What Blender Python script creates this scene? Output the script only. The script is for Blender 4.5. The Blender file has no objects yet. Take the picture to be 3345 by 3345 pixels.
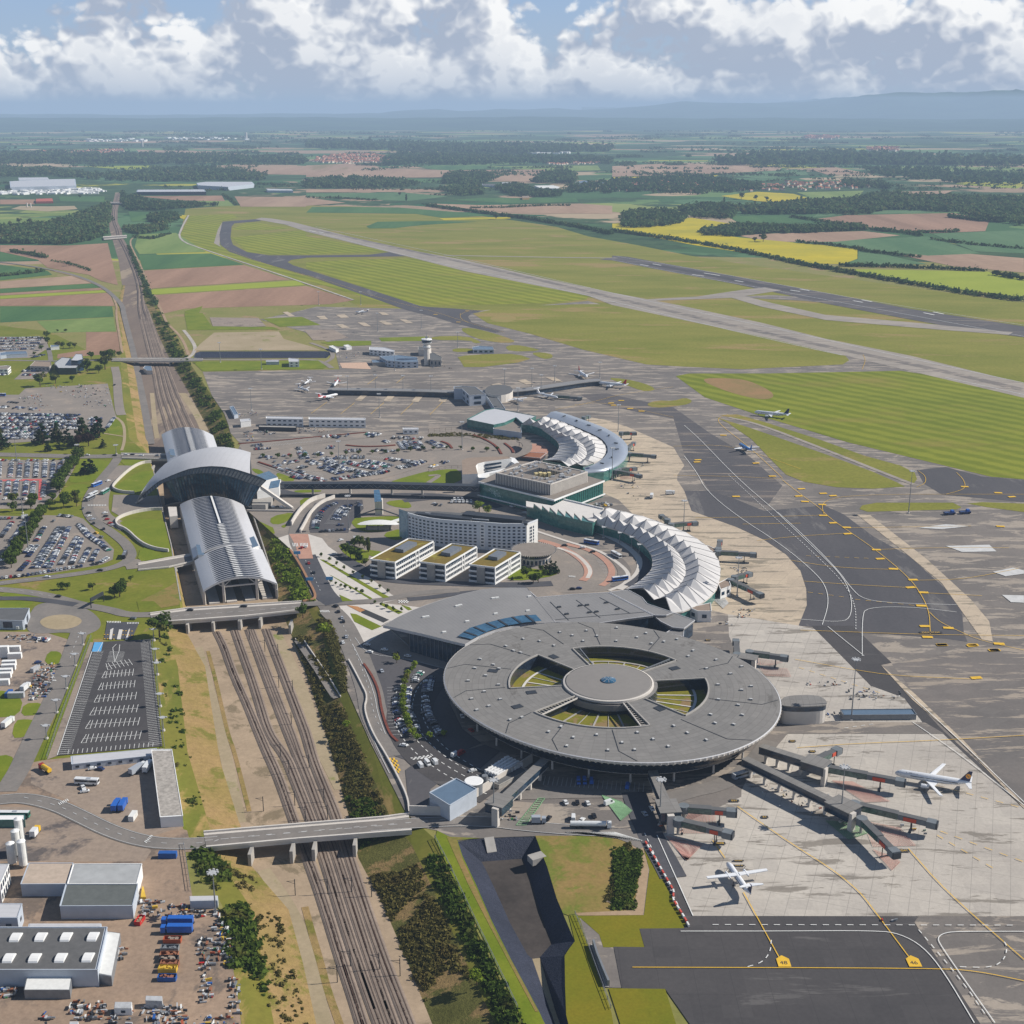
import bpy, bmesh, math, random
import numpy as np
from mathutils import Vector, Matrix
from mathutils.geometry import delaunay_2d_cdt
random.seed(7); rng=np.random.default_rng(5)
C=bpy.context.scene.collection
PI=math.pi
F=4300.0; H0=320.0; TH=math.radians(17.13)
R2=14.8e6
def gz(r):
 s=max(0.0,r-3000.0); return -s*s/R2
def ray(x,y):
 dx=(x-1672.5)/F; dy=(y-1672.5)/F
 return Vector((dx, math.cos(TH)-dy*math.sin(TH), -math.sin(TH)-dy*math.cos(TH)))
def P(x,y,z=0.0):
 d=ray(x,y)
 if d.z>-0.0105: d.z=-0.0105
 zz=z
 for _ in range(40):
  t=(zz-H0)/d.z
  r=t*math.hypot(d.x,d.y)
  nz=z+gz(r)
  if abs(nz-zz)<1e-4: break
  zz=zz+(nz-zz)*0.6
 return Vector((d.x*t,d.y*t,zz))
CR={'Z':(0,0,1.7314),'A':(0,0,.5176),'B':(1000,0,.5176),'C':(2000,0,.6962),'D':(0,1000,.41408),'E':(600,1000,.41408),
'F':(1400,1000,.41408),'G':(2200,1000,.59265),'H':(0,1700,.41408),'I':(700,1600,.41408),'J':(1100,1580,.41408),
'K':(1700,1600,.41408),'L':(1400,1900,.62112),'M':(0,2500,.43737),'N':(1200,2300,.5176),'O':(2045,2045,.67288),
'Q':(600,2445,.46584),'S':(420,1380,.2795),'X':(0,0,1.0)}
def px(s):
 out=[];c=CR['X']
 for t in s.split():
  if t in CR: c=CR[t]
  else:
   a,b=t.split(','); out.append((c[0]+float(a)*c[2],c[1]+float(b)*c[2]))
 return out
def W(s,z=0.0): return [P(a,b,z) for a,b in px(s)]
def lin(v):
 v=v/255.0
 return v/12.92 if v<=.04045 else ((v+.055)/1.055)**2.4
def rgb(c): return (lin(c[0]),lin(c[1]),lin(c[2]),1)
MATS={}
def nt(name,rough=.9,metal=0.0,spec=.3):
 m=bpy.data.materials.new(name); m.use_nodes=True; n=m.node_tree.nodes; n.clear()
 o=n.new('ShaderNodeOutputMaterial'); b=n.new('ShaderNodeBsdfPrincipled'); m.node_tree.links.new(b.outputs[0],o.inputs[0])
 b.inputs['Roughness'].default_value=rough; b.inputs['Metallic'].default_value=metal; b.inputs['Specular IOR Level'].default_value=spec
 MATS[name]=m
 return m,n,m.node_tree.links,b
def coords(n,l,scale=(1,1,1),rot=0,obj=False):
 if obj:
  g=n.new('ShaderNodeTexCoord'); src=g.outputs['Object']
 else:
  g=n.new('ShaderNodeNewGeometry'); src=g.outputs['Position']
 mp=n.new('ShaderNodeMapping'); mp.inputs['Scale'].default_value=scale; mp.inputs['Rotation'].default_value=(0,0,rot)
 l.new(src,mp.inputs['Vector']); return mp.outputs[0]
def noise(n,l,vec,scale,detail=5,rough=.6,dist=0):
 t=n.new('ShaderNodeTexNoise'); t.inputs['Scale'].default_value=scale; t.inputs['Detail'].default_value=detail
 t.inputs['Roughness'].default_value=rough; t.inputs['Distortion'].default_value=dist; l.new(vec,t.inputs['Vector']); return t.outputs['Fac']
def ramp(n,l,fac,stops,mode='LINEAR'):
 r=n.new('ShaderNodeValToRGB'); r.color_ramp.interpolation=mode; e=r.color_ramp.elements
 while len(e)<len(stops): e.new(.5)
 for i,(p,c) in enumerate(stops): e[i].position=p; e[i].color=c
 l.new(fac,r.inputs[0]); return r.outputs[0]
def mix(n,l,fac,a,b,mode='MIX'):
 x=n.new('ShaderNodeMix'); x.data_type='RGBA'; x.blend_type=mode
 for sock,v in ((x.inputs[0],fac),(x.inputs[6],a),(x.inputs[7],b)):
  if isinstance(v,(int,float)): sock.default_value=v
  elif isinstance(v,tuple): sock.default_value=v
  else: l.new(v,sock)
 return x.outputs[2]
def math_(n,l,op,a,b=None,c=None):
 x=n.new('ShaderNodeMath'); x.operation=op
 for i,v in enumerate((a,b,c)):
  if v is None: continue
  if isinstance(v,(int,float)): x.inputs[i].default_value=v
  else: l.new(v,x.inputs[i])
 return x.outputs[0]
def flat(name,c,rough=.8,metal=0.0,var=.12,scale=.4,spec=.3):
 """plain surface with a little procedural unevenness"""
 if name in MATS: return MATS[name]
 m,n,l,b=nt(name,rough,metal,spec); v=coords(n,l)
 f=noise(n,l,v,scale,4,.6); col=rgb(c)
 lo=tuple(x*(1-var) for x in col[:3])+(1,); hi=tuple(min(1,x*(1+var)) for x in col[:3])+(1,)
 l.new(ramp(n,l,f,[(.3,lo),(.7,hi)]),b.inputs['Base Color']); return m
def ground(name,c1,c2,s1=.02,s2=.3,stretch=(1,1,1),rot=0,blot=None,blot_t=.6,bs=.05,rough=.95,amp=.18,bump=0):
 """two-scale mottled ground; optional stains of colour blot"""
 m,n,l,b=nt(name,rough,0,.15); v=coords(n,l,stretch,rot)
 col=ramp(n,l,noise(n,l,v,s1,5,.65),[(.35,rgb(c1)),(.65,rgb(c2))])
 if blot:
  k=ramp(n,l,noise(n,l,v,bs,6,.7,.4),[(blot_t-.035,(0,0,0,1)),(blot_t+.035,(1,1,1,1))])
  col=mix(n,l,k,col,rgb(blot))
 v2=coords(n,l)
 g=ramp(n,l,noise(n,l,v2,s2,6,.7),[(.25,(1-amp,)*3+(1,)),(.75,(1+amp,)*3+(1,))])
 col=mix(n,l,1.0,col,g,'MULTIPLY'); l.new(col,b.inputs['Base Color'])
 if bump:
  bp=n.new('ShaderNodeBump'); bp.inputs['Strength'].default_value=1; bp.inputs['Distance'].default_value=bump
  l.new(noise(n,l,v2,s2*1.7,5,.7),bp.inputs['Height']); l.new(bp.outputs[0],b.inputs['Normal'])
 return m
def apron(name,c1,c2,blot,t,rot=0.0,st=(.25,1,1),bs=.12,joint=0,jr=0,jc=(90,90,88)):
 m,n,l,b=nt(name,.85,0,.25); v=coords(n,l,st,rot)
 big=ramp(n,l,noise(n,l,coords(n,l),.012,4,.6),[(.35,rgb(c1)),(.65,rgb(c2))])
 k=ramp(n,l,noise(n,l,v,bs,6,.72,.5),[(t-.02,(0,0,0,1)),(t+.02,(1,1,1,1))])
 k2=math_(n,l,'MULTIPLY',k,.85)
 col=mix(n,l,k2,big,rgb(blot))
 vv=coords(n,l,(.09,.14,1),rot)
 fl=n.new('ShaderNodeVectorMath'); fl.operation='FLOOR'; l.new(vv,fl.inputs[0])
 wn=n.new('ShaderNodeTexWhiteNoise'); l.new(fl.outputs[0],wn.inputs['Vector'])
 col=mix(n,l,1.0,col,ramp(n,l,wn.outputs['Value'],[(0,(.93,.93,.93,1)),(1,(1.06,1.06,1.05,1))]),'MULTIPLY')
 g=ramp(n,l,noise(n,l,coords(n,l),.5,6,.75),[(.25,(.86,.86,.86,1)),(.75,(1.12,1.12,1.12,1))])
 col=mix(n,l,1.0,col,g,'MULTIPLY')
 if joint:
  vj=coords(n,l,(1,1,1),jr); sp=n.new('ShaderNodeSeparateXYZ'); l.new(vj,sp.inputs[0])
  ms=[]
  for ax,w in (('X',joint),('Y',joint*2.0)):
   mm=math_(n,l,'FRACT',math_(n,l,'DIVIDE',sp.outputs[ax],w)); ms.append(math_(n,l,'LESS_THAN',mm,.22/w))
  col=mix(n,l,math_(n,l,'MULTIPLY',math_(n,l,'MAXIMUM',ms[0],ms[1]),.55),col,rgb(jc))
 l.new(col,b.inputs['Base Color']); return m
def striped(name,c1,c2,width,rot,c3=None):
 """mown grass: soft alternating bands"""
 m,n,l,b=nt(name,.95,0,.1); v=coords(n,l,(1,1,1),rot)
 sp=n.new('ShaderNodeSeparateXYZ'); l.new(v,sp.inputs[0])
 wob=math_(n,l,'MULTIPLY',noise(n,l,coords(n,l),.012,3,.5),width*.5)
 w=math_(n,l,'SINE',math_(n,l,'DIVIDE',math_(n,l,'ADD',sp.outputs['Y'],wob),width/PI))
 f=math_(n,l,'MULTIPLY_ADD',w,.5,.5)
 f2=noise(n,l,coords(n,l,(.3,1,1),rot),.05,5,.7)
 f=math_(n,l,'MULTIPLY_ADD',math_(n,l,'SUBTRACT',f2,.5),2.8,f)
 col=ramp(n,l,f,[(.15,rgb(c1)),(.85,rgb(c2))])
 big=ramp(n,l,noise(n,l,coords(n,l),.006,4,.6),[(.3,(.86,.9,.86,1)),(.7,(1.12,1.08,1.05,1))])
 col=mix(n,l,1.0,col,big,'MULTIPLY')
 col=mix(n,l,ramp(n,l,noise(n,l,coords(n,l,(.4,1,1),rot),.012,6,.72),[(.54,(0,0,0,1)),(.7,(.75,.75,.75,1))]),col,rgb((134,122,62)))
 g=ramp(n,l,noise(n,l,coords(n,l),.6,5,.7),[(.25,(.82,.82,.82,1)),(.75,(1.16,1.16,1.1,1))])
 col=mix(n,l,1.0,col,g,'MULTIPLY'); l.new(col,b.inputs['Base Color']); return m
def leafy(name,a,b_,c,s=.6,dry=(112,100,60)):
 m,n,l,b=nt(name,.9,0,.1)
 f=noise(n,l,coords(n,l),s,4,.7)
 oi=n.new('ShaderNodeObjectInfo')
 col=ramp(n,l,f,[(.3,rgb(a)),(.5,rgb(b_)),(.72,rgb(c))])
 col=mix(n,l,ramp(n,l,noise(n,l,coords(n,l),.045,4,.7),[(.52,(0,0,0,1)),(.66,(.7,.7,.7,1))]),col,rgb(dry))
 col=mix(n,l,1.0,col,ramp(n,l,oi.outputs['Random'],[(0,(.8,.85,.8,1)),(1,(1.2,1.15,1.1,1))]),'MULTIPLY')
 l.new(col,b.inputs['Base Color'])
 tr=n.new('ShaderNodeBsdfTranslucent'); l.new(col,tr.inputs[0]); ms=n.new('ShaderNodeMixShader'); ms.inputs[0].default_value=.38
 l.new(b.outputs[0],ms.inputs[1]); l.new(tr.outputs[0],ms.inputs[2]); l.new(ms.outputs[0],[x for x in n if x.type=='OUTPUT_MATERIAL'][0].inputs[0]); return m
asph=apron('worn_asphalt',(122,115,109),(106,101,97),(158,147,134),.545,0.12,(.3,1.2,1),.07)
asphx=apron('patched_asphalt',(116,109,104),(101,97,94),(156,144,130),.545,-0.85,(.22,1.4,1),.08)
runm=apron('runway_concrete',(156,147,136),(144,136,127),(120,112,106),.57,-.5,(.1,1.5,1),.08)
asphs=apron('streaked_dark_asphalt',(92,88,88),(80,78,80),(138,126,114),.585,-0.85,(.12,1.6,1),.07)
asphd=ground('dark_asphalt',(78,77,80),(88,86,88),.02,.4,(1,.25,1),-.7,(110,107,105),.62,.03,amp=.12)
asphn=apron('new_asphalt',(68,66,67),(76,73,73),(92,89,88),.61,0,(.12,1,1),.06,14,0,(56,55,56))
road=ground('road_asphalt',(114,110,106),(128,122,116),.05,.5,amp=.12)
roadd=ground('dark_road_asphalt',(72,73,78),(84,84,88),.05,.5,amp=.12)  # darker, slightly bluer asphalt used for the dark roads
conc=apron('beige_concrete',(186,170,148),(174,159,140),(124,116,102),.56,0.15,(.2,1.2,1),.12,9,0.5,(140,132,122))
concg=apron('grey_concrete',(182,175,165),(168,161,152),(122,115,106),.575,0.05,(.22,1.3,1),.11,8,0.35,(118,114,108))
paving=ground('pale_paving',(188,182,174),(198,192,184),.1,.6,amp=.08)
pinkp=ground('brick_paving',(168,128,112),(178,138,120),.1,.8,amp=.1)
grassb=ground('airfield_grass',(110,114,38),(130,126,54),.012,.25,(.35,1,1),.7,(142,124,74),.575,.009,amp=.24)
grassg=ground('lawn',(96,112,24),(116,124,34),.04,.8,amp=.16,blot=(130,126,62),blot_t=.66,bs=.05)
grassy=ground('yellowed_grass',(118,110,26),(102,106,22),.03,.8,amp=.16)
mow1=striped('mown_grass_fine',(112,120,32),(132,136,44),13,.958)
mow2=striped('mown_grass',(104,114,30),(124,130,42),11,.886)
soil=ground('ploughed_soil',(134,106,86),(158,126,104),.012,.12,(1,.08,1),.15,amp=.16)
soil2=ground('pale_soil',(144,118,98),(168,142,118),.005,.04,(1,.12,1),.1,(132,116,84),.62,.002,amp=.14)
gfield=ground('wheat_field',(60,94,54),(78,110,62),.012,.12,(1,.1,1),.15,amp=.16)
gfield2=ground('young_crop_field',(98,120,60),(122,138,76),.009,.08,(1,.12,1),.2,amp=.15)
gfield3=ground('cereal_field',(72,104,68),(94,120,82),.006,.05,(1,.15,1),.1,amp=.14)
yfield=ground('rapeseed_field',(158,150,40),(186,168,26),.006,.1,amp=.1)
ygreen=ground('lime_crop',(134,146,44),(144,154,50),.01,.2,amp=.1)
dirt=ground('bare_dirt',(164,142,116),(150,126,100),.03,.5,amp=.16)
dirt2=ground('dry_slope',(140,116,72),(118,112,54),.035,.5,amp=.2,blot=(104,112,44),blot_t=.55,bs=.03)
gravel=ground('gravel_yard',(150,136,122),(134,122,112),.03,.6,amp=.2,blot=(112,102,94),blot_t=.58,bs=.04)
sand=ground('sandy_ground',(164,148,122),(150,136,108),.02,.4,amp=.14,blot=(124,126,72),blot_t=.64,bs=.03)
ballast=ground('track_ballast',(138,124,112),(120,108,98),.03,.7,amp=.22)
bedm=ground('rail_bed_gravel',(168,148,124),(150,132,110),.03,.5,(1,1,1),0,(126,112,90),.6,.04,amp=.15)
liner=ground('black_pond_liner',(46,50,62),(54,58,72),.05,.6,amp=.2,bump=.5,rough=.6)
linerf=ground('silt_floor',(56,52,50),(78,72,68),.04,.4,amp=.15)
white=flat('white_paint',(214,214,210),.7,var=.08,scale=.5)
whitel=flat('faded_white_paint',(186,186,184),.7,var=.14,scale=.3)
yellow=flat('yellow_paint',(214,172,50),.7,var=.12,scale=.3)
redp=flat('red_paint',(196,110,100),.7,var=.1)
bluep=flat('blue_paint',(90,158,206),.7,var=.08)
slabw=flat('white_slab',(200,196,190),.8,var=.06)
tarp=flat('dark_tar',(58,58,60),.9)
def tag(o,label=None,cat=None,group=None,kind=None):
 if label: o['label']=label
 if cat: o['category']=cat
 if group: o['group']=group
 if kind: o['kind']=kind
 return o
def mesh_obj(name,me,parent=None):
 o=bpy.data.objects.new(name,me); C.objects.link(o)
 if parent: o.parent=parent
 return o
def empty(name,loc=(0,0,0),rz=0.0):
 o=bpy.data.objects.new(name,None); C.objects.link(o); o.location=loc; o.rotation_euler=(0,0,rz); o.empty_display_size=.1; return o
class MB:
 """collects faces, builds ONE mesh"""
 def __init__(s): s.v=[];s.f=[];s.m=[]
 def add(s,vs,fs,mi=0):
  k=len(s.v); s.v+= [tuple(a) for a in vs]; s.f+=[tuple(i+k for i in f) for f in fs]; s.m+=[mi]*len(fs); return s
 def quad(s,a,b,c,d,mi=0): return s.add((a,b,c,d),[(0,1,2,3)],mi)
 def prism(s,pts,z0,z1,mi=0,top=None,bottom=False):
  """pts list of (x,y[,..]); side walls mi, top material top"""
  n=len(pts)
  A=sum(pts[i][0]*pts[(i+1)%n][1]-pts[(i+1)%n][0]*pts[i][1] for i in range(n))
  if A<0: pts=list(pts)[::-1]
  lo=[(p[0],p[1],z0) for p in pts]; hi=[(p[0],p[1],z1) for p in pts]
  s.add(lo+hi,[(i,(i+1)%n,n+(i+1)%n,n+i) for i in range(n)],mi)
  s.poly(hi,mi if top is None else top)
  if bottom: s.poly(lo[::-1],mi)
  return s
 def poly(s,pts,mi=0):
  n=len(pts)
  if n<=4: return s.add(pts,[tuple(range(n))],mi)
  vs=[Vector((p[0],p[1])) for p in pts]
  r=delaunay_2d_cdt(vs,[],[list(range(n))],1,1e-6)
  zz={i:pts[i][2] for i in range(n)}
  out=[]
  for i,v in enumerate(r[0]):
   o=r[3][i]; z=zz[o[0]] if o else pts[0][2]
   out.append((v.x,v.y,z))
  s.add(out,[tuple(f) for f in r[2]],mi)
  return s
 def box(s,c,sz,rz=0.0,mi=0,bottom=False):
  hx,hy,hz=sz[0]/2,sz[1]/2,sz[2]/2; ca,sa=math.cos(rz),math.sin(rz)
  vs=[]
  for z in (-hz,hz):
   for x,y in ((-hx,-hy),(hx,-hy),(hx,hy),(-hx,hy)):
    vs.append((c[0]+x*ca-y*sa,c[1]+x*sa+y*ca,c[2]+z))
  fs=[(0,1,5,4),(1,2,6,5),(2,3,7,6),(3,0,4,7),(4,5,6,7),(3,2,1,0)]
  return s.add(vs,fs,mi)
 def tube(s,a,b,r0,r1=None,n=8,mi=0,caps=True):
  a=Vector(a);b=Vector(b);r1=r0 if r1 is None else r1
  d=(b-a).normalized(); u=d.orthogonal().normalized(); w=d.cross(u)
  vs=[]
  for p,r in ((a,r0),(b,r1)):
   for i in range(n):
    t=2*PI*i/n; vs.append(p+u*(r*math.cos(t))+w*(r*math.sin(t)))
  fs=[(i,(i+1)%n,n+(i+1)%n,n+i) for i in range(n)]
  if caps: fs+=[tuple(range(n))[::-1],tuple(range(n,2*n))]
  return s.add(vs,fs,mi)
 def beam(s,a,b,w,h,mi=0):
  """box beam between points; w horizontal, h vertical"""
  a=Vector(a);b=Vector(b); d=(b-a); dh=Vector((d.x,d.y,0))
  if dh.length<1e-6: dh=Vector((1,0,0))
  sd=Vector((-dh.y,dh.x,0)).normalized()*(w/2); up=Vector((0,0,h/2))
  if abs(d.z)>dh.length: up=dh.normalized()*(h/2)
  vs=[a-sd-up,a+sd-up,a+sd+up,a-sd+up,b-sd-up,b+sd-up,b+sd+up,b-sd+up]
  return s.add(vs,[(3,2,1,0),(4,5,6,7),(0,1,5,4),(1,2,6,5),(2,3,7,6),(3,0,4,7)],mi)
 def grid(s,rows,mi=0,close=False):
  n=len(rows[0]); vs=[p for r in rows for p in r]; fs=[]
  for i in range(len(rows)-1):
   for j in range(n-1 if not close else n):
    k=(j+1)%n; fs.append((i*n+j,i*n+k,(i+1)*n+k,(i+1)*n+j))
  return s.add(vs,fs,mi)
 def build(s,name,mats,parent=None,smooth=False,loc=None):
  me=bpy.data.meshes.new(name);
  vs=s.v
  if loc is not None: vs=[(a[0]-loc[0],a[1]-loc[1],a[2]-loc[2]) for a in vs]
  me.from_pydata(vs,[],s.f);
  if not isinstance(mats,(list,tuple)): mats=[mats]
  for m in mats: me.materials.append(m)
  if len(mats)>1: me.polygons.foreach_set('material_index',s.m)
  if smooth: me.polygons.foreach_set('use_smooth',[True]*len(me.polygons))
  me.update()
  o=mesh_obj(name,me,parent)
  return o
def copy_tree(o,parent=None):
 c=o.copy(); C.objects.link(c)
 if parent: c.parent=parent
 for ch in KIDS.get(o.name,()): copy_tree(ch,c)
 return c
KIDS={}
def inst(name,mb,mat,parent,locs,rots=None):
 out=[]
 for i,L_ in enumerate(locs):
  if not out: o=mb.build(name,mat,parent)
  else: o=out[0].copy(); C.objects.link(o); o.parent=parent
  o.location=L_
  if rots: o.rotation_euler=(0,0,rots[i])
  out.append(o)
 return out
def reg(o):
 """remember children of a prototype"""
 for ch in list(o.children): reg(ch)
 KIDS[o.name]=list(o.children)
 return o
LAY={}
def lz(L):
 k=LAY.get(L,0); LAY[L]=k+1; return L*.06+min(k,58)*.001
def tri(outer,holes,z=None,mat=None):
 pts=[];edges=[]
 for loop in [outer]+holes:
  b=len(pts); n=len(loop)
  pts+=[Vector((p[0],p[1])) for p in loop]; edges+=[(b+i,b+(i+1)%n) for i in range(n)]
 r=delaunay_2d_cdt(pts,edges,[],0,1e-5)
 return r
def inside(x,y,poly):
 c=False;n=len(poly);j=n-1
 for i in range(n):
  xi,yi=poly[i][0],poly[i][1];xj,yj=poly[j][0],poly[j][1]
  if (yi>y)!=(yj>y) and x<(xj-xi)*(y-yi)/(yj-yi)+xi: c=not c
  j=i
 return c
def smooth_loop(pts,it=2,closed=True):
 for _ in range(it):
  out=[];n=len(pts)
  for i in range(n if closed else n-1):
   a=Vector(pts[i]);b=Vector(pts[(i+1)%n]); out+=[a.lerp(b,.25),a.lerp(b,.75)]
  if not closed: out=[Vector(pts[0])]+out+[Vector(pts[-1])]
  pts=out
 return pts
def sheet(name,s,mat,L,round_=0,z=0,kind='structure',holes=()):
 pts=W(s,z) if isinstance(s,str) else list(s)
 if round_: pts=smooth_loop(pts,round_)
 up=lz(L)
 far=max(math.hypot(p[0],p[1]) for p in pts)
 if L>0 and L<7 and not holes and far<2900: holes=[h for h in HOLES]
 if min(math.hypot(p[0],p[1]) for p in pts)>2300 and L==2: up+=.25*(far/4000.0)
 r=tri(pts,list(holes))
 zs={}
 allp=[p for lp in [pts]+list(holes) for p in lp]
 mb=MB(); vs=[]
 for i,v in enumerate(r[0]):
  o=r[3][i]; zz=allp[o[0]][2] if o else z+gz(v.length)
  vs.append((v.x,v.y,zz+up))
 fs=[]
 for f in r[2]:
  cx=sum(r[0][i].x for i in f)/len(f); cy=sum(r[0][i].y for i in f)/len(f)
  if inside(cx,cy,pts) and not any(inside(cx,cy,h) for h in holes): fs.append(tuple(f))
 mb.add(vs,fs); o=mb.build(name,mat)
 if kind: o['kind']=kind
 return o
def strip_pts(pts,w):
 L_=[];R_=[];n=len(pts)
 for i,p in enumerate(pts):
  a=pts[max(0,i-1)];b=pts[min(n-1,i+1)]
  d=Vector((b[0]-a[0],b[1]-a[1],0))
  if d.length<1e-9: d=Vector((1,0,0))
  d.normalize(); q=Vector((-d.y,d.x,0))*(w/2); p=Vector(p)
  L_.append(p+q);R_.append(p-q)
 return L_,R_
def strip(mb,pts,w,mi=0,dz=0.0):
 a,b=strip_pts(pts,w); up=Vector((0,0,dz))
 mb.grid([[p+up for p in a],[p+up for p in b]],mi); return mb
def resample(pts,step):
 out=[Vector(pts[0])];acc=0
 for i in range(len(pts)-1):
  a=Vector(pts[i]);b=Vector(pts[i+1]);L_=(b-a).length
  if L_<1e-9: continue
  t=step-acc
  while t<=L_: out.append(a.lerp(b,t/L_)); t+=step
  acc=L_-(t-step)
 return out
def dashes(mb,pts,w,on,off,mi=0,dz=0.0):
 q=resample(pts,(on+off)/6.0); k=max(1,round(6*on/(on+off)))
 for i in range(0,len(q)-k,6): strip(mb,q[i:i+k+1],w,mi,dz)
def roadway(name,s,w,mat,L,it=2,z=0):
 pts=W(s,z) if isinstance(s,str) else s
 if it: pts=smooth_loop(pts,it,False)
 mb=MB(); up=lz(L)+(.4 if max(p[1] for p in pts)>3800 else 0)
 strip(mb,pts,w,0,up); o=mb.build(name,mat); o['kind']='structure'; return o
cam=bpy.data.cameras.new('camera'); co=bpy.data.objects.new('camera',cam); C.objects.link(co)
cam.sensor_width=36; cam.lens=36*F/3345.0; cam.clip_start=1; cam.clip_end=400000
co.location=(0,0,H0); co.rotation_euler=(PI/2-TH,0,0); bpy.context.scene.camera=co
SE=math.radians(38); SA=math.radians(82)   # elevation, azimuth clockwise from +Y
sd=bpy.data.lights.new('sun','SUN'); sd.energy=6.0; sd.angle=math.radians(.53); sd.color=(1,.945,.87)
so=bpy.data.objects.new('sun',sd); C.objects.link(so)
sv=Vector((math.sin(SA)*math.cos(SE),math.cos(SA)*math.cos(SE),math.sin(SE)))
so.rotation_euler=sv.to_track_quat('Z','Y').to_euler(); so.location=(500,0,900)
sc=bpy.context.scene
sc.view_settings.view_transform='Standard'; sc.view_settings.look='None'; sc.view_settings.exposure=0; sc.view_settings.gamma=1
sc.cycles.max_bounces=4; sc.cycles.diffuse_bounces=2; sc.cycles.glossy_bounces=2; sc.cycles.transparent_max_bounces=4; sc.cycles.volume_bounces=0
wd=bpy.data.worlds.new('World'); sc.world=wd; wd.use_nodes=True
n=wd.node_tree.nodes; l=wd.node_tree.links; n.clear()
out=n.new('ShaderNodeOutputWorld'); bg=n.new('ShaderNodeBackground'); l.new(bg.outputs[0],out.inputs[0])
sky=n.new('ShaderNodeTexSky'); sky.sky_type='NISHITA'; sky.sun_disc=False; sky.sun_elevation=SE; sky.sun_rotation=SA
sky.altitude=300; sky.air_density=1.0; sky.dust_density=1.2; sky.ozone_density=1.5
tc=n.new('ShaderNodeTexCoord'); sep=n.new('ShaderNodeSeparateXYZ'); l.new(tc.outputs['Generated'],sep.inputs[0])
az=math_(n,l,'ARCTAN2',sep.outputs['X'],sep.outputs['Y'])
hyp=math_(n,l,'SQRT',math_(n,l,'ADD',math_(n,l,'POWER',sep.outputs['X'],2),math_(n,l,'POWER',sep.outputs['Y'],2)))
el=math_(n,l,'ARCTAN2',sep.outputs['Z'],hyp)
def cloudfield(da,de,full=True):
 a=math_(n,l,'ADD',az,da); e=math_(n,l,'ADD',el,de)
 cb=n.new('ShaderNodeCombineXYZ')
 e2=math_(n,l,'POWER',math_(n,l,'MAXIMUM',math_(n,l,'ADD',e,.02),.001),.8)
 l.new(math_(n,l,'MULTIPLY',a,17.0),cb.inputs[0]); l.new(math_(n,l,'MULTIPLY',e2,15.5),cb.inputs[1]); cb.inputs[2].default_value=SKZ
 def nz(sc,det,ro=.5,di=0):
  t=n.new('ShaderNodeTexNoise'); t.noise_dimensions='2D'; t.inputs['Scale'].default_value=sc; t.inputs['Detail'].default_value=det; t.inputs['Roughness'].default_value=ro; t.inputs['Distortion'].default_value=di; l.new(cb.outputs[0],t.inputs['Vector']); return t.outputs['Fac']
 def billow(f): return math_(n,l,'ABSOLUTE',math_(n,l,'MULTIPLY_ADD',f,2.0,-1.0))
 b1=billow(nz(2.2,1,.4)); b2=billow(nz(5.2,1,.4)); f2=nz(7.0,7,.62)
 v=math_(n,l,'MULTIPLY_ADD',nz(.75,1),.75,-.02)
 v=math_(n,l,'MULTIPLY_ADD',b1,.26,v); v=math_(n,l,'MULTIPLY_ADD',b2,.14,v)
 return math_(n,l,'MULTIPLY_ADD',f2,.20,v),math_(n,l,'MULTIPLY_ADD',f2,.035,v)
SKZ=5.3
d0,s0=cloudfield(0,0); _,s1=cloudfield(.011,.016)
def smap(src,a,b,c=0.0,d=1.0,sm=True):
 x=n.new('ShaderNodeMapRange'); x.interpolation_type='SMOOTHSTEP' if sm else 'LINEAR'; l.new(src,x.inputs[0])
 for i,v in enumerate((a,b,c,d)): x.inputs[i+1].default_value=v
 return x.outputs[0]
low=smap(el,.035,.075,.11,-.02)
heap=math_(n,l,'MULTIPLY',smap(math_(n,l,'ABSOLUTE',math_(n,l,'ADD',az,.09)),.04,.24,.13,0),smap(el,.10,.16,1,.2))
right=math_(n,l,'MULTIPLY',smap(az,.10,.24,0,.07),smap(el,.03,.062,1,-1.0))
cd=math_(n,l,'ADD',math_(n,l,'ADD',math_(n,l,'ADD',d0,low),heap),right)
mask=smap(cd,.44,.58)
lit=smap(math_(n,l,'SUBTRACT',s0,s1),-.10,.12,0,1,False)
core=smap(cd,.55,.80,1.0,.68)
basef=smap(el,.006,.05,.74,1.0)
shf=math_(n,l,'MULTIPLY',math_(n,l,'MULTIPLY',lit,core),basef)
cc=ramp(n,l,shf,[(0,(.42,.48,.60,1)),(.25,(.56,.60,.69,1)),(.5,(.80,.82,.86,1)),(.78,(1.08,1.07,1.05,1))])
skyc=ramp(n,l,smap(el,.0,.09,0,1,False),[(0,(.46,.56,.68,1)),(.35,(.42,.55,.74,1)),(1,(.33,.50,.80,1))])
ns=mix(n,l,1.0,sky.outputs[0],(.085,.085,.085,1),'MULTIPLY')
skyc=mix(n,l,.2,skyc,ns)
col=mix(n,l,math_(n,l,'MULTIPLY',mask,.97),skyc,cc)
veil=noise(n,l,tc.outputs['Generated'],9,4,.6,.5)
col=mix(n,l,smap(veil,.45,.75,0,.35),col,(.56,.62,.72,1))
zen=n.new('ShaderNodeMapRange'); zen.interpolation_type='SMOOTHSTEP'; l.new(el,zen.inputs[0]); zen.inputs[1].default_value=.10; zen.inputs[2].default_value=.5
col=mix(n,l,zen.outputs[0],col,(.075,.125,.235,1))
l.new(col,bg.inputs[0]); bg.inputs[1].default_value=.98
hm=bpy.data.materials.new('haze'); hm.use_nodes=True; n=hm.node_tree.nodes; l=hm.node_tree.links; n.clear()
o=n.new('ShaderNodeOutputMaterial'); ab=n.new('ShaderNodeVolumeAbsorption'); em=n.new('ShaderNodeEmission'); ad=n.new('ShaderNodeAddShader')
SIG=1/20000.0
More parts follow.
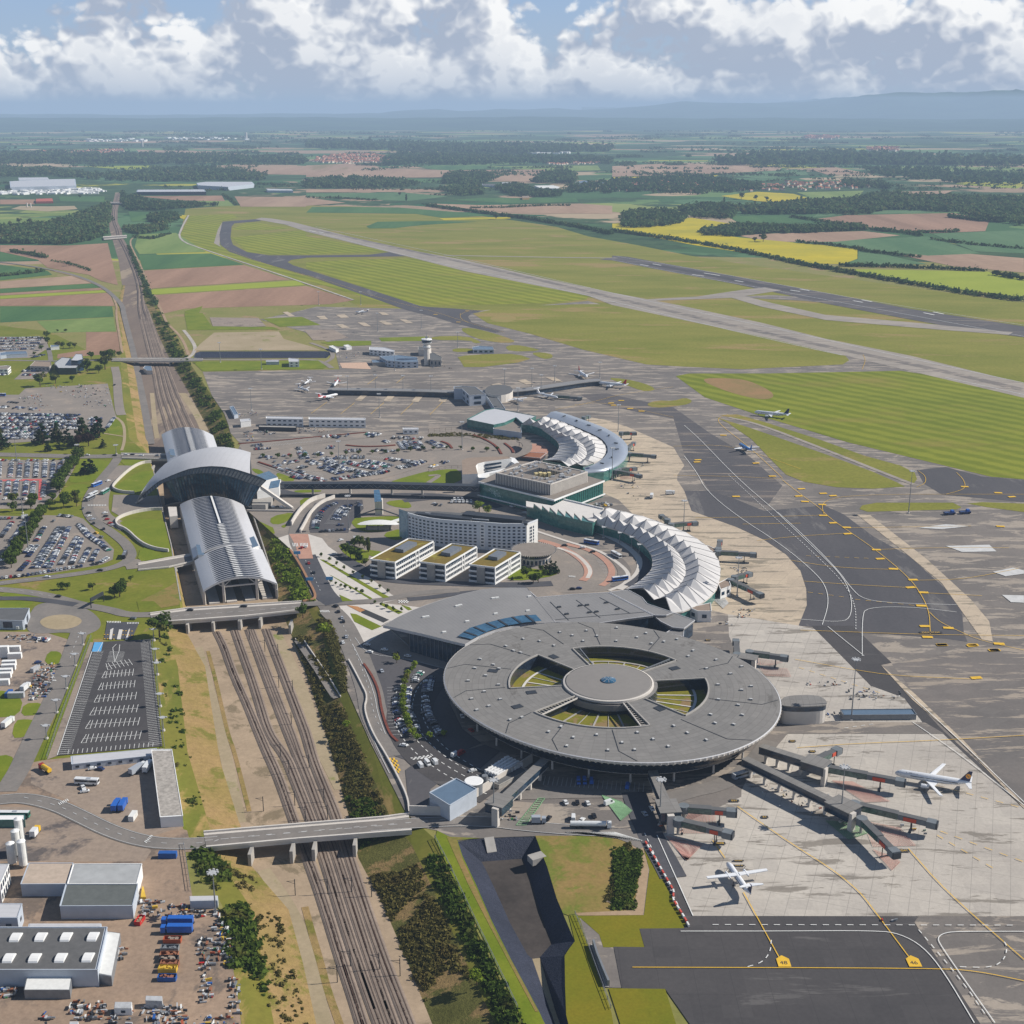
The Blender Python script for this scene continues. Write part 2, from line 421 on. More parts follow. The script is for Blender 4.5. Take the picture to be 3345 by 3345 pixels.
ab.inputs['Color'].default_value=(0,0,0,1); ab.inputs['Density'].default_value=SIG
em.inputs[0].default_value=(.345,.465,.635,1); em.inputs[1].default_value=SIG
l.new(ab.outputs[0],ad.inputs[0]); l.new(em.outputs[0],ad.inputs[1]); l.new(ad.outputs[0],o.inputs['Volume'])
hm.cycles.homogeneous_volume=True; hm.cycles.volume_sampling='DISTANCE'
wd.cycles.sampling_method='MANUAL'; wd.cycles.sample_map_resolution=256; sc.cycles.volume_max_steps=8; sc.cycles.transparent_max_bounces=8
hb=MB().box((0,40000,-100),(200000,110000,1270)).build('haze',hm); hb['kind']='structure'
def seamroof(name,c,rot=0,w=2.2,amp=.05,rough=.5,metal=.0,seam=.82):
 m,n,l,b=nt(name,rough,metal,.4); v=coords(n,l,(1,1,1),rot)
 sp=n.new('ShaderNodeSeparateXYZ'); l.new(v,sp.inputs[0])
 k=math_(n,l,'LESS_THAN',math_(n,l,'FRACT',math_(n,l,'DIVIDE',sp.outputs['X'],w)),.16)
 base=ramp(n,l,noise(n,l,coords(n,l),.03,5,.65),[(.3,tuple(x*(1-amp*1.5) for x in rgb(c)[:3])+(1,)),(.7,tuple(x*(1+amp) for x in rgb(c)[:3])+(1,))])
 g=ramp(n,l,noise(n,l,coords(n,l),.5,5,.7),[(.3,(.94,.94,.94,1)),(.7,(1.05,1.05,1.05,1))])
 base=mix(n,l,1.0,base,g,'MULTIPLY')
 col=mix(n,l,math_(n,l,'MULTIPLY',k,1.0),base,mix(n,l,1.0,base,(seam,seam,seam,1),'MULTIPLY'))
 l.new(col,b.inputs['Base Color']); return m
roofg=ground('grey_membrane_roof',(130,127,123),(122,120,117),.02,.35,(1,.5,1),.4,(108,105,101),.64,.09,amp=.1,rough=.7)
n=roofg.node_tree.nodes; l=roofg.node_tree.links; bb=[x for x in n if x.type=='BSDF_PRINCIPLED'][0]; src=bb.inputs['Base Color'].links[0].from_socket
gp=n.new('ShaderNodeNewGeometry'); sb=n.new('ShaderNodeVectorMath'); sb.operation='SUBTRACT'; l.new(gp.outputs['Position'],sb.inputs[0]); sb.inputs[1].default_value=(53,664,0)
sx=n.new('ShaderNodeSeparateXYZ'); l.new(sb.outputs[0],sx.inputs[0]); rd=math_(n,l,'SQRT',math_(n,l,'ADD',math_(n,l,'POWER',sx.outputs['X'],2),math_(n,l,'POWER',sx.outputs['Y'],2)))
an=math_(n,l,'ARCTAN2',sx.outputs['Y'],sx.outputs['X'])
k1=math_(n,l,'LESS_THAN',math_(n,l,'FRACT',math_(n,l,'DIVIDE',rd,3.4)),.09); k2=math_(n,l,'LESS_THAN',math_(n,l,'FRACT',math_(n,l,'MULTIPLY',an,11.46)),.035)
cb=n.new('ShaderNodeCombineXYZ'); l.new(math_(n,l,'FLOOR',math_(n,l,'DIVIDE',rd,3.4)),cb.inputs[0]); l.new(math_(n,l,'FLOOR',math_(n,l,'MULTIPLY',an,11.46)),cb.inputs[1])
wn=n.new('ShaderNodeTexWhiteNoise'); l.new(cb.outputs[0],wn.inputs['Vector'])
cl=mix(n,l,1.0,src,ramp(n,l,wn.outputs['Value'],[(0,(.93,.93,.93,1)),(1,(1.05,1.05,1.05,1))]),'MULTIPLY')
l.new(mix(n,l,math_(n,l,'MULTIPLY',math_(n,l,'MAXIMUM',k1,k2),.35),cl,rgb((88,84,80))),bb.inputs['Base Color'])
roofg2=seamroof('grey_standing_seam',(132,130,128),-.5,2.4,.08,seam=.88)
rooflight=seamroof('silver_sheet_roof',(190,190,192),1.57,3.0,.03,.35,seam=.93)
metalw=seamroof('brushed_metal_roof',(184,184,186),0,5,.04,.45,.0,.95)
tent=flat('white_tensile_fabric',(190,188,186),.7,0,.05,.3)
tentd=flat('tent_edge_strip',(112,112,116),.6)
concw=flat('pale_concrete',(196,190,182),.8,0,.08,.2)
concm=flat('grey_concrete_wall',(158,154,148),.85,0,.12,.25)
steel=flat('painted_steel',(130,134,138),.5,.3)
steeld=flat('dark_steel',(60,64,70),.5,.3)
whitewall=flat('white_cladding',(224,224,222),.6,0,.05,.3)
bluegrey=flat('blue_grey_cladding',(176,184,194),.6,0,.06,.3)
def glass(name,c,c2,s=.25,rough=.12):
 m,n,l,b=nt(name,rough,0,.6); f=noise(n,l,coords(n,l,(1,1,1.4)),s,5,.7)
 l.new(ramp(n,l,f,[(.35,rgb(c)),(.68,rgb(c2))]),b.inputs['Base Color']); return m
glassd=glass('dark_glass',(24,36,50),(52,72,92))
glassg=glass('green_glass',(48,98,94),(84,132,124))
glasst=glass('teal_glass',(40,150,136),(110,190,176),.3)
glassb=glass('blue_glass',(34,70,96),(60,106,136))
glasss=glass('dark_soffit_glass',(22,28,38),(40,52,70),.4)
sedum=ground('sedum_roof',(124,104,50),(106,94,48),.08,.7,amp=.16,blot=(138,130,60),blot_t=.6,bs=.1)
sedum2=ground('planted_well',(128,120,40),(104,106,34),.12,.7,amp=.2,blot=(134,112,80),blot_t=.57,bs=.1)
roofdk=flat('dark_bitumen_roof',(92,93,94),.85,0,.1,.25)
roofgr=flat('gravel_roof',(128,120,112),.9,0,.12,.3)
roofbr=flat('brown_roof',(140,124,110),.9,0,.1,.3)
solar=flat('blue_metal_roof',(96,116,136),.4,.1,.06,.3)
hblue=flat('hotel_cladding',(206,210,214),.6,0,.06,.3)
louv=flat('mechanical_grey',(170,172,174),.6,0,.15,.6)
cream=flat('cream_cladding',(206,190,140),.7)
orange=flat('orange_paint',(168,86,58),.5); blue=flat('blue_painted_metal',(40,86,152),.5); red=flat('red_painted_metal',(176,44,40),.5); green=flat('green_painted_metal',(60,120,70),.5)
yel=flat('yellow_painted_metal',(200,166,60),.5); black=flat('black_rubber',(28,28,30),.7)
ZT=-7.0
ST=[ # trench stations near -> far : top-left, bottom-left, bottom-right, top-right, depth
('Q 520,2600','Q 1120,2600','Q 2010,2600','N 1290,2700',ZT),
('Q 420,2000','Q 950,2000','Q 1770,2000','N 970,2000',ZT),
('Q 340,1500','Q 840,1500','Q 1570,1500','N 760,1580',ZT),
('Q 270,1100','Q 740,1130','Q 1400,1100','N 600,1230',ZT),
('Q 60,720','Q 480,830','Q 1225,770','N 425,850',ZT),
('Q 20,560','Q 400,545','Q 1160,480','Q 1560,455',ZT),
('H 1290,1770','H 1740,1900','I 870,1900','I 1240,2010',ZT),
('H 1240,1150','H 1620,1150','I 710,1400','I 1040,1560',ZT),
('H 1205,840','H 1470,885','I 600,1130','I 960,1130',ZT),
('H 1425,690','H 1470,690','I 500,870','I 790,880',ZT),
('H 1350,240','H 1375,240','I 390,470','I 600,470',ZT),
('S 390,1050','S 405,1050','S 1400,1050','S 1410,1050',ZT),
('S 290,600','S 310,600','S 1400,700','S 1420,700',ZT),
('D 1155,1165','D 1180,1165','E 250,1100','E 400,1110',ZT),
('D 1020,1040','D 1165,1045','E 200,980','E 350,930',ZT),
('D 970,700','D 1110,700','D 1500,700','D 1770,850',ZT),
('D 955,450','D 1062,450','D 1350,440','D 1500,455',ZT+1),
('D 937,260','D 1012,260','D 1255,240','D 1400,250',-4.0),
('D 905,50','D 955,30','D 1180,50','D 1270,50',-1.2),
('A 770,1800','A 790,1800','A 870,1800','A 920,1800',-.2)]
TR=[]
for a,b,c,d,zt in ST: TR.append((W(a)[0],W(b,zt)[0],W(c,zt)[0],W(d)[0],zt))
trench=[t[0] for t in TR]+[t[3] for t in TR[::-1]]
BR=[('N 570,868','N 720,995','N 985,975','N 1060,835'),('N 600,960','N 745,1040','N 1005,1040','N 1090,915'),('N 690,1150','N 820,1200','N 1045,1160','N 1135,1030'),('N 780,1360','N 900,1380','N 1105,1350','N 1195,1230'),
('N 880,1560','N 1010,1580','N 1165,1510','N 1308,1495'),('N 910,1620','N 1045,1612','N 1087,1600','N 1245,1590'),('N 1085,1945','N 1160,1945','N 1188,1945','N 1250,1945'),('N 1270,2320','N 1290,2320','N 1320,2320','N 1340,2320')]
BR=[(W(a)[0],W(b,-6)[0],W(c,-6)[0],W(d)[0]) for a,b,c,d in BR]
BR[-1]=(BR[-1][0],W('N 1290,2320',-1)[0],W('N 1320,2320',-1)[0],BR[-1][3])
BT=W('N 640,855 735,848 900,840')
basin=[r[0] for r in BR][::-1]+BT+[r[3] for r in BR]
basin2=W('E 75,405 95,368 130,357 1120,355 1155,365 1160,380 1125,410 130,415')
HOLES=[trench,basin,basin2]
def ring(r,n=96): return [Vector((r*math.cos(2*PI*i/n),r*math.sin(2*PI*i/n),0)) for i in range(n)]
base=ground('dry_grassland',(118,120,60),(134,126,76),.012,.25,amp=.2,blot=(146,124,92),blot_t=.6,bs=.01)
o=sheet('ground',ring(3000),base,0,holes=HOLES)
m,n,l,b=nt('countryside',.95,0,.05)
v=coords(n,l,(1,1,1),.35)
wob=n.new('ShaderNodeTexNoise'); wob.inputs['Scale'].default_value=.0012; wob.inputs['Detail'].default_value=3; l.new(v,wob.inputs['Vector'])
vm=n.new('ShaderNodeVectorMath'); vm.operation='MULTIPLY_ADD'; l.new(wob.outputs['Color'],vm.inputs[0]); vm.inputs[1].default_value=(700,400,0); l.new(v,vm.inputs[2])
sc1=n.new('ShaderNodeMapping'); sc1.inputs['Scale'].default_value=(.0016,.0021,1); l.new(vm.outputs[0],sc1.inputs['Vector'])
vo=n.new('ShaderNodeTexVoronoi'); vo.feature='F1'; vo.distance='CHEBYCHEV'; vo.inputs['Scale'].default_value=1; vo.inputs['Randomness'].default_value=.9; l.new(sc1.outputs[0],vo.inputs['Vector'])
sepc=n.new('ShaderNodeSeparateColor'); l.new(vo.outputs['Color'],sepc.inputs[0])
fc=ramp(n,l,sepc.outputs[0],[(0,rgb((70,100,66))),(.2,rgb((100,126,78))),(.36,rgb((156,134,112))),(.52,rgb((84,114,80))),(.64,rgb((132,142,84))),(.76,rgb((170,152,126))),(.86,rgb((160,158,64))),(.92,rgb((52,92,60)))],'CONSTANT')
fo=noise(n,l,coords(n,l,(.8,1,1),.2),.00055,7,.66,.3)
tone=noise(n,l,coords(n,l),.012,4,.7)
wood=ramp(n,l,tone,[(.3,rgb((44,66,48))),(.7,rgb((76,98,66)))])
fk=ramp(n,l,fo,[(.50,(0,0,0,1)),(.515,(1,1,1,1))])
col=mix(n,l,fk,fc,wood)
g=ramp(n,l,noise(n,l,coords(n,l),.0025,5,.7),[(.3,(.84,.86,.84,1)),(.7,(1.12,1.1,1.1,1))])
col=mix(n,l,1.0,col,g,'MULTIPLY'); l.new(col,b.inputs['Base Color'])
countryside=m
mb=MB(); rows=[]
radii=[3000,3150,3400,3700,4100,4600,5200,6000,7000,8200,9800,12000,15000,19000,24000,31000,40000,52000,66000,90000]
for r in radii: rows.append([(r*math.cos(2*PI*i/96),r*math.sin(2*PI*i/96),gz(r)) for i in range(96)])
mb.grid(rows,0,True); o=mb.build('terrain',m); o['kind']='structure'
hillm=ground('hill_woodland',(46,70,60),(62,88,66),.0008,.006,amp=.12)
def hillline(name,s,dist,depth,seed):
 """ridge from skyline pixels, built at dist metres away as a real ridge with a front and a back slope"""
 top=px(s); rnd=np.random.default_rng(seed); xs=np.linspace(top[0][0],top[-1][0],220)
 ys=np.interp(xs,[p[0] for p in top],[p[1] for p in top])
 for k in (6,14,31,67): ys=ys+np.sin(np.arange(220)/220*2*PI*k+rnd.uniform(0,6))*rnd.uniform(.6,1.3)*(3.2/k**.5)
 rows=[]
 for fr,hf in ((0,0),(.3,.32),(.55,.62),(.8,.85),(1,1.0),(1.35,.7),(1.9,0)):
  row=[]
  for i,x in enumerate(xs):
   d=ray(x,ys[i]); hl=math.hypot(d.x,d.y); dd=dist+depth
   zc=H0+d.z/hl*dd; zb=gz(dd)-5
   zr=zb+(zc-zb)*hf*(1+(.10*math.sin(i*.7+fr*9)+.08*math.sin(i*.31+fr*5) if 0<hf<1 else 0))
   rr=dist+depth*fr; k=rr/hl
   base_z=gz(rr)-5
   row.append((d.x*k,d.y*k,base_z+(zr-zb)))
  rows.append(row)
 mb=MB().grid(rows); o=mb.build(name,hillm,smooth=True); o['kind']='structure'
hillline('hills','X -400,372 600,374 900,372 1240,369 1290,362 1370,357 1430,354 1500,364 1570,362 1640,357 1700,358 1820,353 1900,360 2100,346 2230,332 2350,336 2500,338 2620,334 2700,324 2850,310 2930,301 3050,303 3120,308 3200,302 3300,298 3345,304 3700,290 4200,300',30000,9000,3)
hillline('distant_hills','X 1900,352 2200,345 2500,338 2700,322 2850,312 3000,306 3200,298 3290,294 3400,296 3700,300 4200,330',42000,12000,9)
hillline('far_ridge','X -800,388 0,386 300,385 700,384 1300,384 1700,382 2000,384 2700,387 3400,389 4300,392',20000,5000,21)
T=[('field',gfield,'A 0,1590 250,1640 0,1650'),('field',gfield,'A 0,1670 300,1710 330,1735 0,1770'),
('field',soil,'A 0,1548 430,1550 680,1535 745,1800 640,1775 560,1735 300,1690 240,1640 0,1588'),
('field',soil2,'A 0,1777 450,1742 585,1788 0,1822'),('field',gfield,'A 0,1824 590,1790 635,1815 0,1850'),
('field',soil,'A 0,1852 640,1817 655,1830 0,1866'),
('field',ygreen,'A 0,1868 650,1832 680,1845 0,1887'),('field',soil,'A 0,1890 690,1848 725,1932 D 500,-5 0,0'),
('field',gfield,'D 0,2 885,2 897,85 0,130'),('field',gfield2,'D 290,120 895,88 915,200 390,210'),
('field',soil,'D 680,205 925,205 968,370 900,375 450,412 455,380 680,345'),
('field',gfield2,'A 870,1480 1110,1470 1300,1590 880,1605 850,1560'),
('field',gfield,'A 875,1610 1330,1600 1540,1670 905,1705'),('field',soil,'A 910,1708 1540,1674 1830,1765 950,1822'),
('field',ygreen,'A 950,1828 1880,1770 1925,1800 960,1860'),('field',soil,'A 962,1864 1932,1805 B 300,1895 150,1920 E 10,20 A 1010,1985'),
('field',soil,'A 880,1240 1400,1235 1420,1270 1120,1265'),('field',soil2,'A 1480,1240 1932,1245 B 100,1260 250,1280 0,1300 A 1932,1305 1520,1305'),
('field',gfield2,'A 1210,1270 1440,1265 1480,1300 1280,1303'),('field',gfield,'A 810,1335 960,1340 980,1395 830,1400'),
('field',yfield,'A 945,1338 1180,1360 1160,1385 1100,1360'),('field',gfield,'A 370,1240 660,1240 660,1275 380,1270'),
('field',soil,'A 0,1260 220,1260 220,1290 0,1290'),('field',gfield2,'A 0,1355 570,1340 575,1358 0,1370'),
('field',gfield2,'A 0,1385 300,1375 395,1395 330,1410 0,1440'),('field',sand,'A 70,1320 130,1300 300,1303 470,1300 490,1320 300,1335'),
('field',ygreen,'A 520,1050 980,1045 980,1060 800,1072'),('field',soil2,'A 1410,1080 1650,1060 1932,1050 1932,1105 1650,1100'),
('field',soil2,'A 860,945 1250,955 1450,955 1560,975 900,985'),
('field',soil2,'B 0,1045 250,1033 400,1035 480,1060 900,1075 1500,1070 1530,1090 1440,1150 1180,1140 880,1120 550,1122 0,1118'),
('field',gfield,'B 0,1125 860,1130 870,1155 550,1150'),('field',gfield,'B 680,1050 1130,1045 1350,1060 860,1078'),
('field',gfield2,'B 1130,1050 1840,1045 1860,1075 1540,1085'),('field',soil2,'B 0,1198 380,1190 840,1195 850,1210 0,1215'),
('field',gfield3,'B 0,1222 600,1215 900,1240 640,1270 300,1255 0,1240'),
('field',soil2,'B 770,1285 1100,1295 1730,1285 1932,1300 1932,1350 1350,1345 1040,1320'),
('field',gfield,'B 910,1262 1100,1250 1700,1250 1720,1275 1300,1285'),
('field',gfield2,'B 870,1160 1000,1160 1190,1190 930,1185'),
('field',gfield,'B 40,1305 580,1310 900,1335 1200,1360 860,1375 690,1350 0,1342'),
('field',gfield,'B 380,1430 450,1400 840,1395 1080,1400 740,1420 560,1440 400,1442'),
('field',yfield,'B 840,1378 1290,1370 1290,1380 870,1390'),
('field',yfield,'C 0,1050 50,1045 340,1030 360,1020 560,1050 410,1075 560,1110 600,1115 870,1140 1000,1150 1150,1170 1150,1215 1080,1240 900,1235 640,1190 380,1150 150,1105 0,1080'),
('field',gfield3,'C 1155,1172 1300,1200 1480,1240 1050,1245 1090,1238 1152,1216'),
('field',yfield,'C 850,1142 1000,1152 1148,1172 1148,1212 1080,1190 900,1165'),
('field',soil2,'C 580,1105 780,1095 1180,1085 1350,1105 1050,1135 750,1135'),
('field',soil,'C 940,1030 1100,1010 1600,1000 1770,1035 1750,1085 1500,1095 1250,1075'),
('field',gfield3,'C 1500,1097 1932,1080 1932,1190 1700,1180'),('field',gfield3,'C 830,1137 1480,1110 1730,1190 1480,1200'),
('field',soil2,'C 1350,1197 1620,1187 1932,1212 1932,1280 1600,1250'),
('field',ygreen,'C 1090,1262 1760,1275 1932,1310 2300,1360 2300,1480 1932,1395 1500,1345'),
('field',yfield,'C 510,920 680,900 850,910 960,940 780,955 600,935'),('field',gfield2,'C 865,903 1180,895 1150,930 970,940'),
('field',soil2,'C 0,780 300,765 800,785 780,800 500,815 0,830'),('field',soil2,'C 910,790 1050,785 1230,820 1010,820'),
('field',gfield3,'C 510,818 850,795 905,800 920,820 700,840'),('field',gfield2,'C 1250,780 1932,787 1932,810 1270,800'),
('field',yfield,'C 0,832 500,822 460,838 0,845'),('field',ygreen,'C 1600,860 1920,875 1900,885 1650,868'),
('field',soil2,'C 1310,900 1600,895 1560,910 1330,912'),('field',gfield,'C 540,1015 800,1015 900,1045 600,1050'),
('field',gfield3,'C 970,1000 1350,985 1600,996 1100,1008 940,1020'),
('field',gfield2,'C 1240,940 1500,920 1932,915 2200,925 2200,950 1800,945'),
]
for nm,mt,s in T: sheet(nm,s,mt,2)
sheet('airfield_grass','Z 350,394 430,388 560,387 760,392 930,410 1050,428 1110,446 1200,462 1300,482 1400,498 1510,513 1700,540 1932,572 2400,640 3200,1200 2600,1100 2200,960 1932,960 1300,760 1150,700 870,625 700,590 665,572 600,548 500,500 440,470 380,468 340,452 345,420',grassb,1)
sheet('mown_grass',' A 1200,1362 1470,1352 1500,1375 1400,1395 1385,1480 1390,1545 1600,1640 1932,1745 B 0,1745 600,1932 560,1932 0,1770 A 1932,1790 1560,1660 1130,1525 1120,1515 1170,1420',mow1,3)
for s in ('B 0,1655 300,1640 650,1630 730,1635 1780,1870 1770,1890 1500,1915 1000,1925 640,1932 470,1850 0,1690','A 1475,1440 1560,1405 1650,1410 1830,1440 1700,1452 1460,1452','A 1465,1500 1932,1450 B 0,1490 540,1585 0,1608 A 1720,1608 1560,1592'): sheet('mown_grass',s,mow1,3)
sheet('apron','E 150,520 E 1230,500 E 1180,300 E 940,200 E 600,105 E 860,50 E 1050,5 F 430,35 B 1780,1900 1900,1932 G 900,250 1400,360 1932,480 2700,640 2700,2400 1932,1932 O 2900,1500 2900,2100 O 330,1965 O 190,1765 N 1860,1800 1480,1790 1330,1340 1740,1335 1775,1050 1730,880 1640,860 1450,830 730,848 570,865 440,800 300,770 E 0,1932 E 450,1090 E 330,960 E 220,700',asph,2,holes=HOLES)
sheet('taxiway','A 1405,1400 1480,1393 1620,1383 1650,1395 1480,1410 1462,1430 1455,1500 1470,1545 1560,1592 1700,1612 B 0,1612 400,1608 540,1590 650,1618 490,1620 0,1626 A 1932,1628 1840,1640 1815,1655 1850,1675 1932,1700 B 0,1700 500,1860 720,1932 F 0,8 F 200,20 430,38 340,62 310,85 340,130 600,203 530,212 340,170 180,130 90,100 0,75 B 640,1960 0,1735 A 1932,1738 1600,1642 1450,1590 1390,1545 1385,1480',asphd,5)
sheet('taxiway_shoulder','A 1385,1545 1395,1560 1350,1535 1375,1450 1400,1405 1390,1480',runm,4)
sheet('runway','A 1610,1384 1650,1374 1720,1380 1840,1400 B 0,1423 300,1500 550,1560 800,1605 1000,1642 1500,1758 1932,1848 C 300,1430 700,1515 1000,1590 1400,1670 1932,1800 C 2600,1960 2600,2060 1932,1868 1100,1672 700,1580 0,1432 B 1780,1868 1500,1812 1000,1712 640,1620 0,1462 A 1800,1418',runm,6)
for s in ('B 60,1432 900,1612 1500,1752 C 330,1450 800,1550 1200,1640 1932,1798','B 60,1466 660,1622 1200,1738 1780,1865 C 380,1510 900,1630 1080,1668','C 1560,1772 1932,1852 2400,1965'): roadway('runway_marking',s,1.6,whitel,8)
roadway('runway_centre','B 40,1448 900,1635 1500,1775 C 330,1475 900,1605 1500,1730 1932,1832',16,asph,7)
sheet('runway','C 0,1200 70,1205 330,1252 700,1320 1000,1375 1400,1450 1932,1532 2600,1640 2600,1720 1932,1583 1700,1555 1400,1500 1000,1425 800,1380 560,1330 200,1262 0,1222 B 1850,1640 1932,1625',asphs,6)
roadway('runway_centre','C 170,1240 380,1275 700,1340 860,1368',24,asphn,7)
for s in ('C 20,1203 400,1265 820,1342 1200,1412 1932,1527','C 0,1220 400,1300 700,1352 1100,1425 1500,1498 1932,1580'): roadway('runway_marking',s,1.4,whitel,8)
mb=MB()
for s in ('C 375,1290 430,1298','C 430,1283 505,1295','C 130,1243 170,1249','C 190,1240 230,1247','C 575,1318 615,1325','C 835,1363 880,1370','C 880,1358 925,1366','C 1130,1413 1175,1421','C 1170,1409 1218,1418','C 1460,1470 1510,1480','C 1505,1466 1555,1476','B 80,1465 110,1471','B 20,1458 60,1466'): strip(mb,[p+Vector((0,0,.9)) for p in W(s)],4)
o=mb.build('runway_marking',white); o['kind']='structure'
roadway('taxiway','B 870,1612 1400,1622 1932,1630 C 20,1210',13,runm,6)
sheet('taxiway','C 100,1408 400,1392 600,1362 720,1348 800,1362 620,1390 760,1425 1000,1478 1500,1522 1880,1560 1860,1572 1500,1545 1000,1502 700,1440 560,1398 200,1412',runm,6)
sheet('taxiway','C 560,1392 760,1385 960,1400 1100,1420 1100,1432 900,1412 700,1402',asph,5)
for s in ('Z 892,592 960,578 1100,574 1200,575 1230,585 1500,638 1590,665 1602,680 1590,688 1400,697 1290,692 1220,688 1100,660 1000,630 920,610','F 1400,565 1550,575 1700,610 1790,650 1760,672 1680,670 1550,620',
'F 1710,775 1800,745 1932,750 G 60,505 105,520 90,540 0,555 F 1780,805','F 240,180 330,170 500,210 680,270 670,290 540,290 350,250','F 20,240 300,235 430,290 360,295 330,270 30,270','F 600,320 680,305 800,325 900,355 640,360',
'F 220,395 500,378 700,378 840,430 290,500 250,430','F 800,370 900,365 985,385 970,415 900,418','F 190,335 340,335 350,360 190,365',
'E 620,100 930,85 1080,150 760,165','E 5,60 150,55 220,160 700,165 760,185 30,190','E 70,440 1060,430 1130,480 1100,495 150,515','E 1080,290 1200,275 1480,275 1480,310 1220,320','E 1540,250 1932,240 1932,275 1560,280',
'E 10,40 A 1280,1932 1250,1985 E 10,55','G 1040,1100 1120,1085 1540,1085 1588,1110 1560,1122 1070,1135 1025,1120','G 1620,1090 1700,1082 1932,1090 2100,1100 2100,1140 1932,1137 1730,1110'):
 sheet('grass',s,grassb if s[0]!='E' else grassg,5,1 if s[0]=='F' else 0)
sheet('mown_grass','Z 1275,710 1300,705 1450,705 1700,700 1932,735 2200,785 2200,950 1932,905 1870,900 1600,835 1450,790 1330,750',mow2,5)
sheet('bare_earth','G 130,400 300,398 420,410 575,490 500,525 280,470',ground('dug_soil',(146,116,80),(128,112,70),.03,.3,amp=.14),6,2)
sheet('bare_earth','F 480,90 600,68 710,90 640,135 500,120',ground('worn_grass',(146,126,76),(134,128,70),.03,.3,amp=.14),6,2)
sheet('grass','G 255,602 350,598 500,640 800,735 1050,825 1250,880 1330,920 1342,955 1325,978 1290,972 1080,888 850,790 560,690 420,640',grassb,5)
sheet('grass','G 232,612 300,645 430,735 550,860 620,930 720,970 900,1000 1100,1008 1275,996 1230,972 1100,915 850,822 560,720 420,672',grassb,5)
roadway('track_way','Z 1375,788 1430,800 1560,850 1690,902 1725,915',5,runm,7)
sheet('concrete_apron','F 1240,872 1400,900 1560,950 1932,1115 G 30,830 60,880 22,930 20,960 60,1020 100,1130 350,1220 500,1290 620,1370 700,1460 732,1560 735,1650 690,1762 640,1762 500,1730 300,1700 G -100,1600 F 1900,1932 1500,1530 1200,1400 1300,1100',conc,3)
sheet('concrete_apron','G 300,1700 690,1762 O 930,20 1000,100 1190,295 1280,300 1350,350 1450,470 1540,520 1932,880 2500,1400 2500,1432 1932,1410 325,1410 200,1180 150,1020 560,830 560,800 700,520 500,50',concg,3)
sheet('fresh_asphalt','G 60,1020 200,1018 330,1060 500,1130 830,1100 940,1150 1100,1270 1300,1380 1500,1560 1590,1680 1600,1800 1620,1852 1500,1835 1040,1800 690,1762 735,1650 732,1560 700,1460 620,1370 500,1290 350,1220 100,1130',asphd,4)
sheet('fresh_asphalt','G 1340,905 1400,898 1500,888 1700,940 1932,958 2300,1000 2300,1130 1932,1082 1700,1060 1480,1040 1380,980',asphd,4)
sheet('fresh_asphalt','G 0,620 F 1700,850 1300,760 1200,700 1400,690 1932,800 G 200,700 420,830 600,990 520,1100 330,1060 200,1018 150,950 G 60,820',asphs,3)
sheet('fresh_asphalt','O 900,0 1100,0 1290,180 1240,190 1540,510 1940,870 1932,890 1540,525 1440,470 1350,350 1190,292 1000,100',asphn,4)
sheet('concrete_strip','G 1010,1150 1080,1150 1400,1400 1640,1620 1740,1740 1760,1850 1700,1840 1600,1700 1480,1530 1300,1380 1150,1260',conc,5)
sheet('concrete_strip','O 1235,190 1400,330 1640,560 1932,870 1932,890 1620,560 1390,360',conc,6)
sheet('apron','O 1290,185 1932,60 2600,100 2600,1500 1932,870 1640,560 1400,330',asphx,3)
sheet('road','O 700,462 1100,468 1450,470 1545,525 785,525 720,600 640,600',asph,5)
sheet('fresh_asphalt','O 320,1410 1420,1412 1400,1440 1500,1600 1740,1965 330,1965 190,1765 -20,1765 -60,1560 90,1562 65,1472 280,1470',asphn,5)
sheet('road','O 150,1018 170,1060 325,1410 430,1470 300,1470 230,1330 90,1060 60,985',asphn,6)
sheet('grass','N 1330,1340 1745,1335 1780,1050 1735,880 1760,890 1810,970 1932,1180 O 305,1462 280,1470 65,1472 90,1562 -110,1562 -130,1500',grassy,4)
sheet('grass','N 1240,1590 1310,1500 1270,1335 1335,1340 1540,1950 1600,2300 1250,2300 1255,1960',grassy,4)
sheet('grass','O -85,1762 190,1765 250,1960 -20,1960',grassy,6)
sheet('grass','N 570,865 440,800 425,870 640,1290 950,1932 1100,2300 1240,2300 1080,1932 800,1400 690,1150 600,960',grassg,4)
sheet('dry_grass','N 735,850 565,862 600,980 690,1170 800,1420 1080,1945 1060,1945 770,1400 640,1150 540,930 500,840',dirt2,5)
sheet('dry_grass','N 1060,833 1450,835 1640,860 1735,880 1775,1050 1740,1335 1330,1340 1265,1335 1225,1320 1190,1220 1130,1020 1085,900',dirt2,4)
sheet('gravel_path','N 1640,860 1735,880 1775,1050 1742,1335 1330,1338 1310,1322 1680,1305 1720,1060 1700,940',dirt,5)
sheet('gravel_path','N 1500,1250 1640,880 1670,880 1540,1260',gravel,6)
def basinmesh(name,top,bot,depth,mb_mat=liner,fm=linerf):
 t=top; b=W(bot,-depth)
 mb=MB(); n=len(t)
 vs=list(t)+list(b)
 idx=[min(range(len(b)),key=lambda j:(Vector(b[j])-Vector(p)).length) for p in t]
 for i in range(n):
  j=(i+1)%n; p,q=idx[i],idx[j]
  mb.add([t[i],t[j],b[q]],[(0,1,2)],0) if p==q else mb.add([t[i],t[j],b[q],b[p]],[(0,1,2,3)],0)
 mb.poly([tuple(x) for x in b],1)
 o=mb.build(name,[mb_mat,fm]); o['kind']='structure'
mb=MB(); mb.grid([[r[0] for r in BR],[r[1] for r in BR]],0); mb.grid([[r[1] for r in BR],[r[2] for r in BR]],1); mb.grid([[r[2] for r in BR],[r[3] for r in BR]],0)
